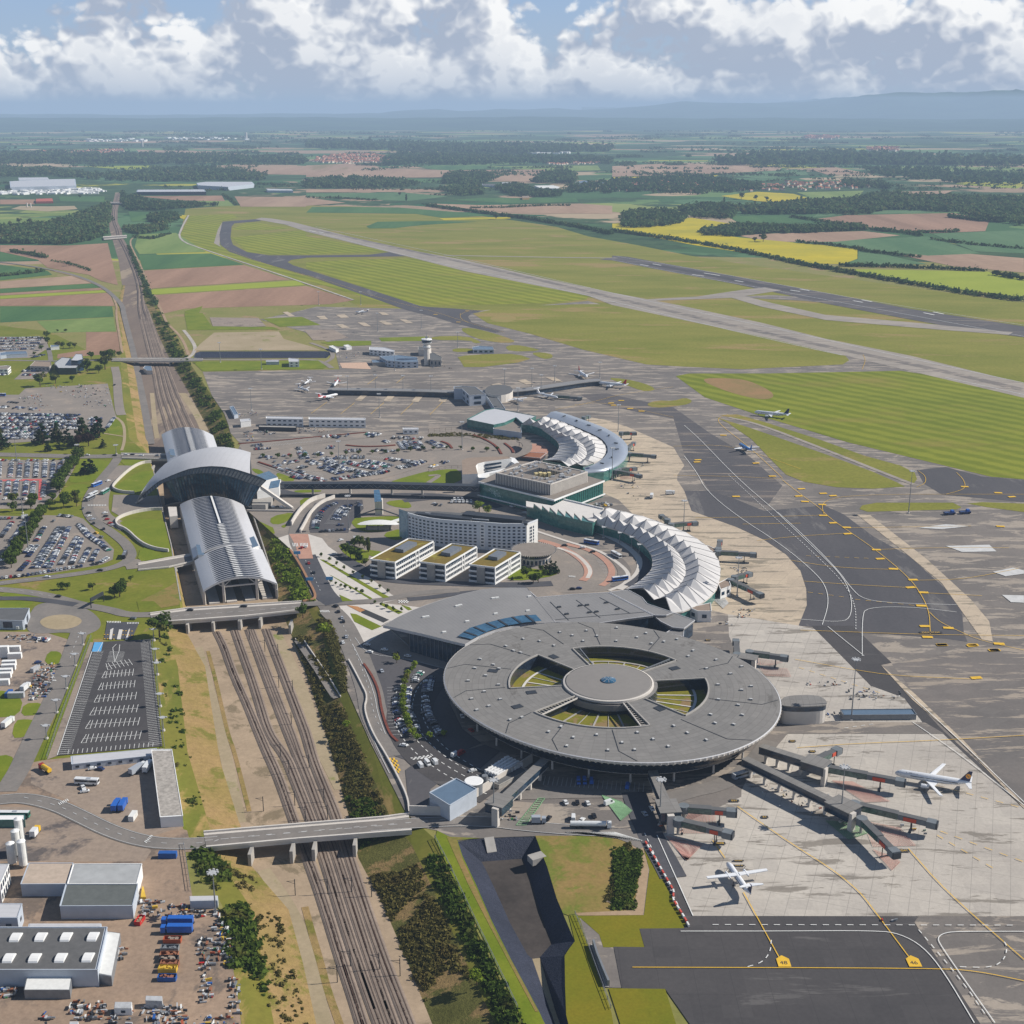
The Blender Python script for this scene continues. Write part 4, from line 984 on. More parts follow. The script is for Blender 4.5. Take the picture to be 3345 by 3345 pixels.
crescent('tent_roof_terminal','crescent terminal with rows of white tent peaks south of the square building',
'K 580,262 680,290 780,318 880,360 960,420 1010,470 1036,520 1042,560 1035,620 1010,655 960,700 905,740 860,762 820,785',
'K 575,190 680,203 775,232 870,262 945,292 1015,335 1085,370 1140,410 1170,455 1195,500 1205,543 1205,592 1185,628 1155,675 1105,705 1045,745 970,775',
'K 672,140 780,162 885,193 995,228 1095,265 1170,308 1235,355 1310,402 1355,452 1385,503 1407,550 1410,598 1392,652 1360,700 1305,745 1235,790 1145,832',
'K 700,140 880,185 1000,215 1120,260 1230,300 1330,345 1420,400 1490,455 1540,510 1568,560 1580,620 1575,700 1545,790 1480,858 1390,915 1290,955 1190,972',8,15.5)
t1,c1,I1,O1=crescent('tent_roof_terminal','crescent terminal with white tents inside a smooth silver outer roof band',
'F 728,935 790,935 850,950 900,970 950,1005 1000,1045 1025,1075 1030,1110 1015,1150 980,1190 900,1215',
'F 800,885 858,905 910,925 955,950 1000,970 1050,1000 1100,1010 1150,1050 1170,1080 1185,1105 1180,1140 1150,1165 1100,1195 1040,1215',
'F 900,868 960,890 1020,915 1080,945 1140,970 1200,990 1250,1010 1290,1045 1310,1075 1315,1110 1310,1140 1280,1170 1230,1205 1170,1230',
'F 930,868 1030,893 1130,935 1230,985 1310,1020 1370,1055 1405,1095 1415,1130 1400,1165 1360,1210 1300,1240 1220,1268',8.5,15.5)
pi_=W('F 925,868 1000,890 1100,925 1200,965 1290,1005 1350,1035 1390,1070 1412,1110 1412,1150 1385,1190 1330,1230 1280,1255 1215,1275',10.5)
po=W('F 1005,825 1100,850 1200,885 1300,920 1400,960 1470,1000 1530,1045 1570,1095 1575,1145 1550,1200 1490,1250 1400,1290 1290,1300 1240,1305',11.5)
def rsm(p,m):
 L=[0]
 for i in range(len(p)-1): L.append(L[-1]+(p[i+1]-p[i]).length)
 out=[]
 for k in range(m):
  s=L[-1]*k/(m-1); j=0
  while j<len(L)-2 and L[j+1]<s: j+=1
  f=(s-L[j])/max(1e-6,L[j+1]-L[j]); out.append(p[j].lerp(p[j+1],f))
 return out
pi_=rsm(pi_,33);po=rsm(po,33); V=lambda p,z:(p[0]-c1[0],p[1]-c1[1],z)
mb=MB(); mid_=[p.lerp(q,.5) for p,q in zip(pi_,po)]
mb.grid([[V(p,10.2) for p in pi_],[V(p,12.6) for p in mid_],[V(p,11) for p in po],[V(p,9.6) for p in po]]); mb.build('silver_roof_band',flat('polished_roof_sheet',(150,158,170),.34,.35,.05,.1),t1,smooth=True)
mb=MB(); mb.grid([[V(p,0) for p in po],[V(p,9.6) for p in po]]); mb.grid([[V(po[-1],0),V(po[-1],10)],[V(pi_[-1],0),V(pi_[-1],10)]]); mb.grid([[V(po[0],0),V(po[0],10)],[V(pi_[0],0),V(pi_[0],10)]]); mb.build('outer_glazed_wall',glassg,t1)
mb=MB()
for k in (3,6,9,12,15,19,22,26,29):
 p=pi_[k].lerp(po[k],.45); mb.box(V(p,12.9),(4,1.2,.7),k*.3)
mb.build('roof_vents',steeld,t1)
s='K 45,88 250,125 340,80 470,110 655,155 660,175 580,250 540,240 490,200 480,240 425,183 418,222 358,165 350,205 295,150 285,188 232,137 225,172 172,123 165,155 105,107 100,140 45,130'
pts=W(s,12); c=cen(pts); t=bld('sawtooth_hall','white flat hall roof with a zigzag edge facing the curved road','terminal building',c)
MB().prism([(p[0]-c[0],p[1]-c[1]) for p in pts],11.2,12,0,None,True).build('roof',flat('white_roof_sheet',(206,202,196),.6,0,.05,.2),t)
b_=W('K 50,100 250,135 340,92 655,165 570,255 300,190',12); MB().prism([(p[0]-c[0],p[1]-c[1]) for p in b_],0,11.2,0).build('wall',glassg,t)
mb=MB(); e=W('K 340,80 470,110 655,155',12)
for a,b in zip(e,e[1:]): mb.beam((a.x-c[0],a.y-c[1],12.6),(b.x-c[0],b.y-c[1],12.6),1,1)
mb.build('upstand',whitewall,t)
pts=W('F 403,1393 700,1245 1040,1290 1378,1385 988,1535',14); c=cen(pts); T=bld('central_building','square green-glass building with a ribbed upper block and open roof court','office building',c)
q=[(p[0]-c[0],p[1]-c[1]) for p in pts]
MB().prism(q,0,14,0).build('wall',glassg,T);
MB().prism([(x*1.015,y*1.015) for x,y in q],14,15,0).build('roof',roofgr,T)
mb=MB()
for i in (0,4,3,2):
 a=q[i];b=q[(i-1)%5] if i!=0 else q[4]
for a,b in ((q[0],q[4]),(q[4],q[3])): mb.beam((a[0]*1.02,a[1]*1.02,14.6),(b[0]*1.02,b[1]*1.02,14.6),.6,1.4); mb.beam((a[0]*1.03,a[1]*1.03,3.2),(b[0]*1.03,b[1]*1.03,3.2),1.2,.8)
mb.build('white_bands',whitewall,T)
mb=MB(); a=Vector((q[4][0],q[4][1],0)); b=Vector((q[3][0],q[3][1],0)); nrm=Vector(((b-a).y,-(b-a).x,0)).normalized()
for i in range(26):
 p=a.lerp(b,(i+.5)/26)+nrm*.5; mb.beam((p.x,p.y,3.6),(p.x,p.y,13.8),.7,.5)
mb.build('teal_fins',glasst,T)
mb=MB(); a=Vector((q[0][0],q[0][1],0)); b=Vector((q[4][0],q[4][1],0)); nrm=Vector(((b-a).y,-(b-a).x,0)).normalized()
rr=random.Random(2)
for i in range(26):   # frosted speech-cloud pattern on the glass
 u=.12+rr.gauss(.09,.045); z=8+rr.gauss(0,1.3)-(u-.2)*9; p=a.lerp(b,u)+nrm*.12; d=(b-a).normalized(); w=rr.uniform(1,2.4);h=rr.uniform(.6,1.3)
 mb.quad((p.x,p.y,z),(p.x+d.x*w,p.y+d.y*w,z),(p.x+d.x*w,p.y+d.y*w,z+h),(p.x,p.y,z+h))
mb.build('frosted_pattern',flat('frosted_film',(150,176,172),.5),T)
up=W('F 533,1318 845,1225 1250,1310 962,1408',24); u=[(p[0]-c[0],p[1]-c[1]) for p in up]; uc=(sum(x for x,_ in u)/4,sum(y for _,y in u)/4)
inn=[(uc[0]+(x-uc[0])*.45,uc[1]+(y-uc[1])*.45) for x,y in u]
U=MB()
for i in range(4):
 j=(i+1)%4
 U.quad((*u[i],15),(*u[j],15),(*u[j],24),(*u[i],24),1)
 U.quad((*inn[j],17),(*inn[i],17),(*inn[i],24),(*inn[j],24),1)
 U.quad((*u[i],24),(*u[j],24),(*inn[j],24),(*inn[i],24),0)
U.poly([(*p,17) for p in inn],0)
ub=U.build('upper_block',[roofgr,glassd],T)
mb=MB()
for i in range(4):
 a=Vector((*u[i],0));b=Vector((*u[(i+1)%4],0)); n_=34
 for k in range(n_):
  p=a.lerp(b,k/n_); mb.box((p.x,p.y,19.6),(.8,.8,9.0),math.atan2((b-a).y,(b-a).x))
 mb.beam((a.x,a.y,24.2),(b.x,b.y,24.2),1.2,.8)
 a=Vector((*inn[i],0));b=Vector((*inn[(i+1)%4],0))
 for k in range(14):
  p=a.lerp(b,k/14); mb.box((p.x,p.y,20.5),(.6,.6,7))
mb.build('concrete_ribs',concw,ub)
mb=MB()
for k in range(4): mb.box((uc[0]-5+k*3.6,uc[1]+1,20),(2.8,4,7+k%2),.3)
mb.build('court_plant',cream,ub)
mb=MB(); rr=random.Random(8)
for k in range(60):
 i=rr.randrange(4); f=rr.random(); g_=rr.uniform(.55,.95)
 x=u[i][0]*(1-f)+u[(i+1)%4][0]*f; y=u[i][1]*(1-f)+u[(i+1)%4][1]*f
 x=uc[0]+(x-uc[0])*g_; y=uc[1]+(y-uc[1])*g_; h=rr.uniform(.5,1.8); mb.box((x,y,24+h/2),(rr.uniform(.6,4),rr.uniform(.6,2.5),h),rr.choice((.3,1.87)))
mb.build('roof_plant',louv,ub)
pts=W('F 262,1218 300,1198 440,1190 620,1185 655,1200 440,1228 385,1243 372,1262 388,1322 266,1328',12); c=cen(pts); T=bld('white_annex','white curved annex with banded windows beside the square building','office building',c)
MB().prism([(p[0]-c[0],p[1]-c[1]) for p in pts],0,12,0,1).build('wall',[whitewall,roofbr],T)
pts2=W('F 640,1182 680,1190 722,1235 700,1262 640,1275 600,1290 480,1310 440,1330 455,1345 395,1345 385,1325 450,1305 640,1262 690,1240 640,1210',10)
MB().prism([(p[0]-c[0],p[1]-c[1]) for p in pts2],0,9,0).build('curved_arm',whitewall,T)
a,b=W('F 446,1236 650,1206',11); mb=MB()
for k in range(3): mb.beam((a.x-c[0],a.y-c[1]-.5,2.2+k*3.4),(b.x-c[0],b.y-c[1]-.5,2.2+k*3.4),.5,1.7)
mb.build('window_bands',glassd,T)
cv=W('F 715,1062 755,1070 782,1095 780,1125 755,1155 700,1175 640,1192',6); cv=smooth_loop(cv,2,False); c=cen(cv); t=bld('curved_canopy','thin grey curved canopy in front of the northern crescent','canopy',c)
mb=MB(); a_,b__=strip_pts(cv,9); Vv=lambda p,z:(p[0]-c[0],p[1]-c[1],z)
mb.grid([[Vv(p,5.6) for p in a_],[Vv(p,6.2) for p in a_],[Vv(p,6.2) for p in b__],[Vv(p,5.6) for p in b__],[Vv(p,5.6) for p in a_]]); mb.build('roof',roofgr,t)
inst('post',MB().tube((0,0,0),(0,0,5.6),.25,None,6),steel,t,[Vv(p,0) for p in cv[::4]])
sheet('brick_court','F 800,1085 905,1095 950,1140 930,1180 860,1190 780,1150 770,1120',pinkp,6,1)
flatroof('forecourt_block','low building with rust-red roof in the northern forecourt','F 770,1152 930,1160 880,1200 735,1185',4,flat('rust_roof',(140,92,68),.85))
block('north_building','long terminal annex with green glass front and pale sunken roof','terminal building','F 303,895 445,822 520,808 848,868 742,925 690,880 600,920 515,938',9,glassg,rooflight)
block('north_hall','low grey hall with dark roof between the pale annex and the tents','terminal building','F 515,938 690,880 748,928 725,960 735,1000 510,970',6,bluegrey,roofgr)
pr=W('E 1140,655 1500,658 1932,668 F 200,676 F 620,672 800,655 1000,625 1200,595 1355,582',6); pr=smooth_loop(pr,1,False); c=cen(pr); t=bld('pier_building','long low grey pier crossing the far apron','pier',c)
a_,b__=strip_pts(pr,14); Vv=lambda p,z:(p[0]-c[0],p[1]-c[1],z)
mb=MB(); mb.grid([[Vv(p,5.6) for p in a_],[Vv(p,6.4) for p in a_],[Vv(p,6.4) for p in b__],[Vv(p,5.6) for p in b__],[Vv(p,5.6) for p in a_]]); mb.build('roof',roofg2,t)
a2,b2=strip_pts(pr,11); mb=MB(); mb.grid([[Vv(p,0) for p in a2],[Vv(p,5.6) for p in a2],[Vv(p,5.6) for p in b2],[Vv(p,0) for p in b2]]); mb.build('wall',glassd,t)
block('pier_block','boxy grey block with dark windows at the middle of the far pier','building','F 200,637 262,632 370,640 450,698 322,706 265,655 200,655',12,bluegrey,roofdk,win=(2,14,8,3))
cp=W('F 555,660',9)[0]; pts=[(cp.x+16*math.cos(a*PI/9),cp.y+30*math.sin(a*PI/9)) for a in range(18)]
t=bld('round_building','pale drum-shaped building on the far pier','building',(cp.x,cp.y,0)); MB().prism([(x-cp.x,y-cp.y) for x,y in pts],0,9,0,1).build('drum',[concw,roofdk],t);
block('pier_corridor','sloping dark corridor leading from the far pier to the terminals','corridor','F 450,700 525,700 605,812 520,806',6,bluegrey,roofdk)
cb=W('X 1395,1192')[0]; t=bld('control_tower','white control tower with a dark glazed cab','control tower',cb)
MB().tube((0,0,0),(0,0,28),4.0,3.4,12).build('shaft',concw,t)
mb=MB(); mb.tube((0,0,27),(0,0,29.5),4.5,6.6,14); mb.tube((0,0,33),(0,0,34),7.2,6.8,14); mb.tube((0,0,23),(0,0,25),5,5,14); mb.build('gallery',whitewall,t)
MB().tube((0,0,29.5),(0,0,33),6.0,6.9,14).build('cab_glazing',glassd,t)
mb=MB(); mb.tube((0,0,34),(0,0,41),.35,.2,6); mb.box((0,0,36),(3,3,2)); mb.build('antenna',steel,t)
B=[('service_building','white two-storey building left of the control tower','E 1465,323 1585,328 1662,350 1660,362 1465,345',7,whitewall,rooflight,(2,6,3,1.6)),
('service_building','long blue-green building in front of the control tower','E 1545,398 1690,388 1840,405 1850,440 1750,442 1605,430',8,bluegrey,solar,(2,6,3,1.6)),
('service_building','low teal-roofed building left of the blue-green one','E 1480,425 1600,425 1605,445 1490,448',4,concm,solar,None),
('service_building','grey rear block behind the control tower','E 1850,320 1932,325 F 20,330 E 1932,350 1850,345',8,concw,roofdk,None),
('service_building','dark ribbed hall right of the control tower','F 0,380 30,365 105,405 100,430 10,425',8,concm,roofdk,(1,4,2,4)),
('fire_station','blue-roofed garage beyond the control tower grass','F 345,325 400,315 505,322 515,345 350,345',5,bluegrey,solar,(1,6,4,2.5)),
('site_office','white site office on the grass by the retention pond','E 828,412 905,418 910,440 830,440',7,whitewall,rooflight,(2,5,2.5,1.4)),
('site_office','blue-doored shed beside the white site office','E 650,430 750,428 752,440 650,440',4,bluegrey,rooflight,None),
('white_hangar','white half-open shed near the gravel heaps','E 1145,318 1180,312 1222,338 1200,345',4,whitewall,white,None),
('white_hangar','small white shed right of the long white one','E 1262,310 1300,305 1325,320 1285,325',4,whitewall,white,None),
('freight_office','left of the two long white two-storey blocks by the remote apron','E 650,872 938,878 942,893 650,888',8.2,whitewall,rooflight,(2,5.5,3,1.3)),
('freight_office','longer right-hand white two-storey block by the remote apron','E 987,878 1432,885 1435,900 987,895',8.2,whitewall,rooflight,(2,5.5,3,1.3)),
('loading_dock','thin dark canopy in front of the left white block','E 590,942 890,950 890,962 590,955',4,steeld,concm,None),
('storage_shed','white shed between the apron and the railway slope','E 445,895 520,890 530,905 450,915',6,whitewall,rooflight,None),
('storage_shed','blue-grey long shed at the corner of the remote apron','E 362,795 392,790 430,855 398,862',4,bluegrey,solar,None),
('site_cabin','white cabin with windows near the forecourt fence','E 1728,962 1850,962 1852,975 1730,975',5,whitewall,rooflight,(1,5,2.5,1.4)),
('ramp_office','tall blue-black office building north-west of the parking','D 560,430 600,378 648,380 655,420 610,432',14,glassd,rooflight,None),
('ramp_office','low dark terraced office wing beside the tall one','D 430,450 490,405 560,412 560,455 620,470 600,490 460,490',8,glassd,louv,None),
('brick_building','long brown-roofed building left of the dark offices','D 235,475 275,435 400,440 405,468 390,480',6,concm,roofbr,(1,5,2.5,1.5)),
('white_building','white two-storey building at the left picture edge','D -40,478 0,475 60,470 85,478 60,500 -40,500',7,whitewall,roofgr,(2,5,3,1.4)),
('hire_office','long pale-blue shed beside the far car park','D 0,370 45,362 205,358 215,375 50,385 0,392',4.5,bluegrey,solar,None),
('farm_house','blue-roofed house among trees in the field','D 400,310 465,308 467,320 400,325',4,whitewall,solar,None),
('rail_cabin','light-blue roofed cabin beside the tracks','D 1130,490 1145,472 1195,475 1203,510 1160,510',5,concw,solar,None),
('low_hall','grey industrial hall at the left edge below the roundabout','H -60,712 0,697 232,697 192,790 175,795 -60,790',6,bluegrey,roofdk,(1,14,6,4)),
]
for nm,lb,s,h,wm,rm,wn in B:
 z0=ZT if nm=='rail_cabin' else 0
 block(nm,lb,'building',s,h if z0==0 else -1.5,wm,rm,z0,win=wn)
fr=W('J 562,240 640,262 730,280 830,293 980,303 1120,311 1310,325 1497,326',21); bk=W('J 1585,291 1330,265 1000,232 800,218 500,216',21)
pts=fr+bk; c=cen(pts); T=bld('hotel','long curved eight-storey hotel with a grid of small windows','hotel',c)
q=[(p[0]-c[0],p[1]-c[1]) for p in pts]
MB().prism(q,0,21,0,1).build('wall',[hblue,roofdk],T)
MB().grid([[(q[7][0]+.15,q[7][1]-.05,3.5),(q[7][0]+.15,q[7][1]-.05,21.3)],[(q[8][0]+.15,q[8][1]-.05,3.5),(q[8][0]+.15,q[8][1]-.05,21.3)]]).build('white_end_wall',white,T)
mb=MB()
for i in range(7): mb.beam((*q[i],21.6),(*q[i+1],21.6),.8,1.2)
mb.beam((*q[7],21.6),(*q[8],21.6),.6,1.2); mb.build('parapet',hblue,T)
gl=W('J 500,216 562,240',21); MB().grid([[(q[0][0]-.3,q[0][1]-.3,0),(q[0][0]-.3,q[0][1]-.3,23)],[(q[-1][0]-1,q[-1][1],0),(q[-1][0]-1,q[-1][1],23)]]).build('glass_prow',glass('pale_glass',(120,146,158),(160,184,192)),T)
frp=[Vector((*q[i],0)) for i in range(8)]; wp=rsm(frp,53)
proto=None;cnt=0; far_=MB()
order=[(j,r) for j in range(51,0,-1) for r in range(7)]
for j,r in order:
 if j in (33,34,35) :
  if j!=34: continue
 if j%2==0 and j not in(34,): continue
 p=wp[j]; d=(wp[j+1]-wp[j-1]).normalized(); nr=Vector((d.y,-d.x,0)); p=p+nr*.07; z=2.6+r*2.55+1.0
 if cnt<99:
  if proto is None:
   mb=MB().box((0,0,0),(2.0,.2,1.15)); proto=mb.build('window',glassd,T); o=proto
  else: o=proto.copy(); C.objects.link(o); o.parent=T
  o.location=(p.x,p.y,z); o.rotation_euler=(0,0,math.atan2(d.y,d.x))
 else: far_.box((p.x,p.y,z),(2.0,.2,1.15),math.atan2(d.y,d.x))
 cnt+=1
o=far_.build('window',glassd,T); o['kind']='stuff'
pp=wp[34]; d=(wp[35]-wp[33]).normalized(); nr=Vector((d.y,-d.x,0)); a=pp-d*1.9+nr*.05;b=pp+d*1.9+nr*.05
MB().grid([[(a.x,a.y,1),(a.x,a.y,21.5)],[(b.x,b.y,1),(b.x,b.y,21.5)]]).build('pale_stair_strip',whitewall,T)
mb=MB(); a=Vector((*q[7],0));b=Vector((*q[8],0))
for f in (.3,.42,.6):
 for r in range(6): p=a.lerp(b,f); mb.box((p.x+.25,p.y,5+r*2.5),(.3,1.0,1.7),math.atan2((b-a).y,(b-a).x)-PI/2)
mb.build('end_windows',glassd,T)
mb=MB();
for s,w,dd,h in (('J 1240,275',48,9,3.4),('J 900,265',34,7,2.2),('J 1410,300',20,6,1.6),('J 720,240',20,5,1.4)):
 p=W(s,22)[0]; mb.box((p.x-c[0],p.y-c[1],21+h/2),(w,dd,h),-.33)
mb.build('roof_plant_room',steeld,T)
mb=MB()
for s in ('J 700,235 980,262','J 760,255 1200,290','J 1340,298 1470,312'):
 a,b=W(s,22); mb.tube((a.x-c[0],a.y-c[1],22.2),(b.x-c[0],b.y-c[1],22.2),.6,None,8)
mb.build('ducts',louv,T)
rc=W('J 1555,517',9)[0]; t=bld('hotel_rotunda','round two-storey entrance rotunda with overhanging roof at the hotel end','rotunda',(rc.x,rc.y,0));
MB().tube((0,0,0),(0,0,8),12.5,12.5,40).build('wall',concw,t); mb=MB(); mb.tube((0,0,8),(0,0,8.8),15,16,40); mb.build('roof',roofgr,t);
mb=MB()
for i in range(60): a=i*PI/30; mb.beam((15.2*math.cos(a),15.2*math.sin(a),8),(16.6*math.cos(a),16.6*math.sin(a),8.9),.25,.9)
mb.build('roof_brackets',concw,t)
mb=MB()
for i in range(26):
 a=i*2*PI/26; mb.box((12.6*math.cos(a),12.6*math.sin(a),2.4),(.3,1.7,3.2),a); mb.box((12.6*math.cos(a),12.6*math.sin(a),6.3),(.3,2.9,2),a)
mb.build('windows',glassd,t)
OF=[('left of the three identical offices with planted roofs','J 262,600 565,438 762,459 460,626'),('middle of the three identical offices with planted roofs','J 650,621 905,478 1102,501 855,646'),('right of the three identical offices with planted roofs, nearest the rotunda','J 1043,643 1245,520 1447,546 1248,667')]
for lb,s in OF:
 pts=W(s,12.5); c=cen(pts); t=bld('office_block',lb,'office building',c,'offices with planted roofs')
 q=[Vector((p[0]-c[0],p[1]-c[1],0)) for p in pts]
 MB().prism([(p.x*.96,p.y*.96) for p in q],0,12,0).build('glazing',glassd,t)
 mb=MB()
 for k in range(4):
  z=.6+k*3.6 if k else .3
  for i in range(4):
   a=q[i];b=q[(i+1)%4]
   if i in(0,2) or True: mb.beam((a.x,a.y,z+.75+(.6 if k==3 else 0)),(b.x,b.y,z+.75+(.6 if k==3 else 0)),.5,1.35 if k<3 else 1.2)
 mb.build('white_bands',whitewall,t)
 a=q[0];b=q[3]; d=(b-a).normalized(); nr=Vector((d.y,-d.x,0)); p=a.lerp(b,.47)+nr*.4
 MB().box((p.x,p.y,6.2),((b-a).length*.3,1.6,12.4),math.atan2(d.y,d.x)).build('stair_tower',concm,t)
 mb=MB(); a=q[3];b=q[2]
 for f in (0,.52,.60,1): p=a.lerp(b,f); mb.box((p.x,p.y,6.2),(.9,.9,12.4),math.atan2((b-a).y,(b-a).x))
 for k in range(3):
  for f in range(22):
   p=a.lerp(b,(f+.5)/22); mb.box((p.x,p.y,2.7+k*3.5),(.25,.3,2.2),math.atan2((b-a).y,(b-a).x))
 mb.build('pilasters',whitewall,t)
 MB().prism([(p.x*.985,p.y*.985) for p in q],12.35,12.6,0).build('planted_roof',sedum,t)
 e=(q[1]-q[0]).normalized(); w=(q[3]-q[0]).normalized(); cc_=(q[0]+q[1])/2*.30
 mb=MB(); L1=(q[1]-q[0]).length;
 ctr=(q[0]+q[1]+q[2]+q[3])/4
 mb.box((ctr.x+e.x*L1*.1,ctr.y+e.y*L1*.1,13.9),(L1*.36,(q[3]-q[0]).length*.38,2.4),math.atan2(e.y,e.x)); mb.build('plant_room',flat('grey_louvres',(108,114,122),.6),t)
wk=[P(*px('E 765,1400')[0],11),P(*px('E 1500,1398')[0],11),P(*px('F 405,1420')[0],11)]; c=cen(wk); t=bld('elevated_walkway','long dark glazed walkway from the station to the square building','walkway',c)
mb=MB(); md=MB(); tr_=MB()
for a,b in zip(wk,wk[1:]):
 a=a-c;b=b-c; a.z=b.z=0
 U_=lambda z:Vector((0,0,z))
 mb.beam(a+U_(9.5),b+U_(9.5),7.5,3.6); md.beam(a+U_(11.5),b+U_(11.5),8.2,.5); md.beam(a+U_(7.4),b+U_(7.4),8.4,.7)
 n_=int((b-a).length//4); dd=(b-a).normalized(); nr=Vector((dd.y,-dd.x,0))*4.0
 for i in range(n_):
  p=a.lerp(b,i/n_)+nr; q_=a.lerp(b,(i+1)/n_)+nr; tr_.beam(p+U_(8),q_+U_(11.2),.3,.3) if i%2 else tr_.beam(p+U_(11.2),q_+U_(8),.3,.3)
mb.build('glazing',glassd,t); md.build('roof_and_floor',steeld,t); tr_.build('truss',steel,t)
inst('pier',MB().box((0,0,3.7),(1.6,3,7.4)),concw,t,[(W(s)[0].x-c.x,W(s)[0].y-c.y+4,0) for s in ('E 1015,1500','E 1310,1490','E 1640,1500','E 1880,1500','F 200,1480')])
lt=W('E 1540,1650')[0]; t=bld('lift_tower','concrete stair and lift tower under the glazed walkway','tower',lt); MB().box((0,3,6.5),(6,6,13)).build('shaft',concw,t)
mb=MB(); rf=W('E 1500,1455 1545,1452 1562,1545 1505,1548',13); mb.poly([(p.x-lt.x,p.y-lt.y,13.5) for p in rf]); mb.build('blue_glazed_roof',glassb,t)
mb=MB()
for sx in (-1,1): mb.beam((sx*2.5,0,5),(sx*19,-4,.3),1.6,.5);
mb.beam((-3,0,5.2),(3,0,5.2),1.6,.4); mb.build('stairs',steeld,t)
lc=W('J 330,365')[0]; t=bld('lens_canopy','small white lens-shaped canopy on the lawn near the hotel','canopy',lc)
rows=[]
for i in range(13):
 u_=-1+2*i/12; w=6.5*(1-u_*u_)**.5 if abs(u_)<1 else 0.02; rows.append([(u_*17,v*w,4.8+1.7*(1-u_*u_)) for v in (-1,-.3,.3,1)])
MB().grid(rows).build('roof',white,t,smooth=True); mb=MB()
inst('post',MB().tube((0,0,0),(0,0,5.4),.25,None,6),steeld,t,[(x,y,0) for x,y in ((-9,-3),(-9,3),(0,-4),(0,4),(9,-3),(9,3))])
MB().box((0,1,1.3),(20,5,2.6)).build('wall',concm,t)
a,b=W('J 385,345 515,305'); mb=MB(); mb.beam(a-lt*0+Vector((0,0,3)),b+Vector((0,0,3)),5,.4); o=mb.build('access_ramp',white); tag(o,'white ramp roof between the lens canopy and the hotel','ramp')
block('kiosk','small grey-roofed kiosk on the road by the short-stay car park','kiosk','J 128,413 182,411 196,440 138,442',4,concm,louv)
landm=ground('landside_asphalt',(128,121,114),(140,131,122),.03,.5,amp=.14,blot=(150,138,126),blot_t=.6,bs=.03)
sheet('landside_paving','E 500,1075 1080,1030 1450,1000 1932,985 F 0,925 F 460,1000 F 800,1090 F 735,1062 F 950,1180 F 860,1218 F 400,1392 K 0,205 K 580,264 K 900,380 K 1030,520 K 1030,640 K 820,788 K 60,860 J 1500,830 J 1000,900 J 400,1120 J 575,1290 J 1000,1400 N 560,40 N 600,160 N 700,250 N 1050,380 N 880,620 N 520,705 N 265,700 N 265,640 N 150,400 N 20,100 I 1210,1750 I 1180,1640 I 1050,1300 I 960,1130 I 960,900 I 800,880 I 390,480 S 1525,1400 S 1400,1010 E 530,1270 E 440,1095',landm,3)
westg=ground('west_verge',(98,108,28),(118,118,42),.02,.3,amp=.2,blot=(140,120,76),blot_t=.62,bs=.02)
sheet('grass_verge','D -200,130 390,200 680,345 900,400 955,450 970,700 1020,1045 1155,1165 S 290,600 S 380,1050 H 1350,240 H 1425,690 H 1205,840 H 1290,1770 M 1330,0 1600,560 1400,620 M -600,600 H -600,1000 D -600,1200 D -600,130',westg,1)
sheet('grass_slope','H 1215,850 1290,1770 H 1400,1932 H 1560,1932 1400,1200 1330,850',slopev,2) if False else None
yard=ground('yard_ground',(156,134,114),(136,118,102),.02,.4,amp=.22,blot=(112,100,90),blot_t=.57,bs=.03)
yard2=ground('old_yard_asphalt',(138,124,112),(152,136,120),.02,.4,amp=.2,blot=(92,86,84),blot_t=.6,bs=.025)
sheet('yard','M -300,-200 130,0 H 370,1890 H 1290,1800 M 1370,480 1640,560 1620,640 1380,650 1440,1000 1650,1090 1760,1500 1800,1932 1900,2300 -400,2300 -600,900',yard,2)
sheet('yard_asphalt','M -300,300 0,310 420,320 800,520 1080,610 1130,640 1080,720 -200,720',yard2,3)
sheet('yard_asphalt','M 230,20 H 560,1870 H 1290,1800 M 1370,460 1140,530 900,500 560,290 230,140',yard2,3)
sheet('yard_asphalt','H -300,880 340,880 600,960 540,1130 330,1500 130,1932 -400,1960 -400,1000',yard2,2)
for s in ('H 380,1035 470,1035 492,1075 470,1140 345,1135','H 190,1445 330,1440 345,1490 290,1540 160,1545','H 120,1580 200,1570 280,1580 270,1660 190,1715 90,1720','H -100,1350 60,1345 185,1410 150,1540 0,1560 -100,1550','M -60,-60 80,-80 125,0 100,60 0,150 -80,200','H -60,640 270,640 235,680 180,695 -60,700','H 0,570 150,565 400,612 300,618 0,608'): sheet('grass',s,grassg,4,1)
sheet('retention_strip','H 715,890 730,870 735,960 370,1890 310,1885 600,1150',grassg,3)
sheet('road','H 230,740 300,650 520,650 700,700 800,790 790,860 700,900 640,930 560,880 300,900 200,870',road,4,2)
sheet('traffic_island','H 300,800 380,755 520,742 620,765 655,800 600,845 480,868 360,855',sand,5,2)
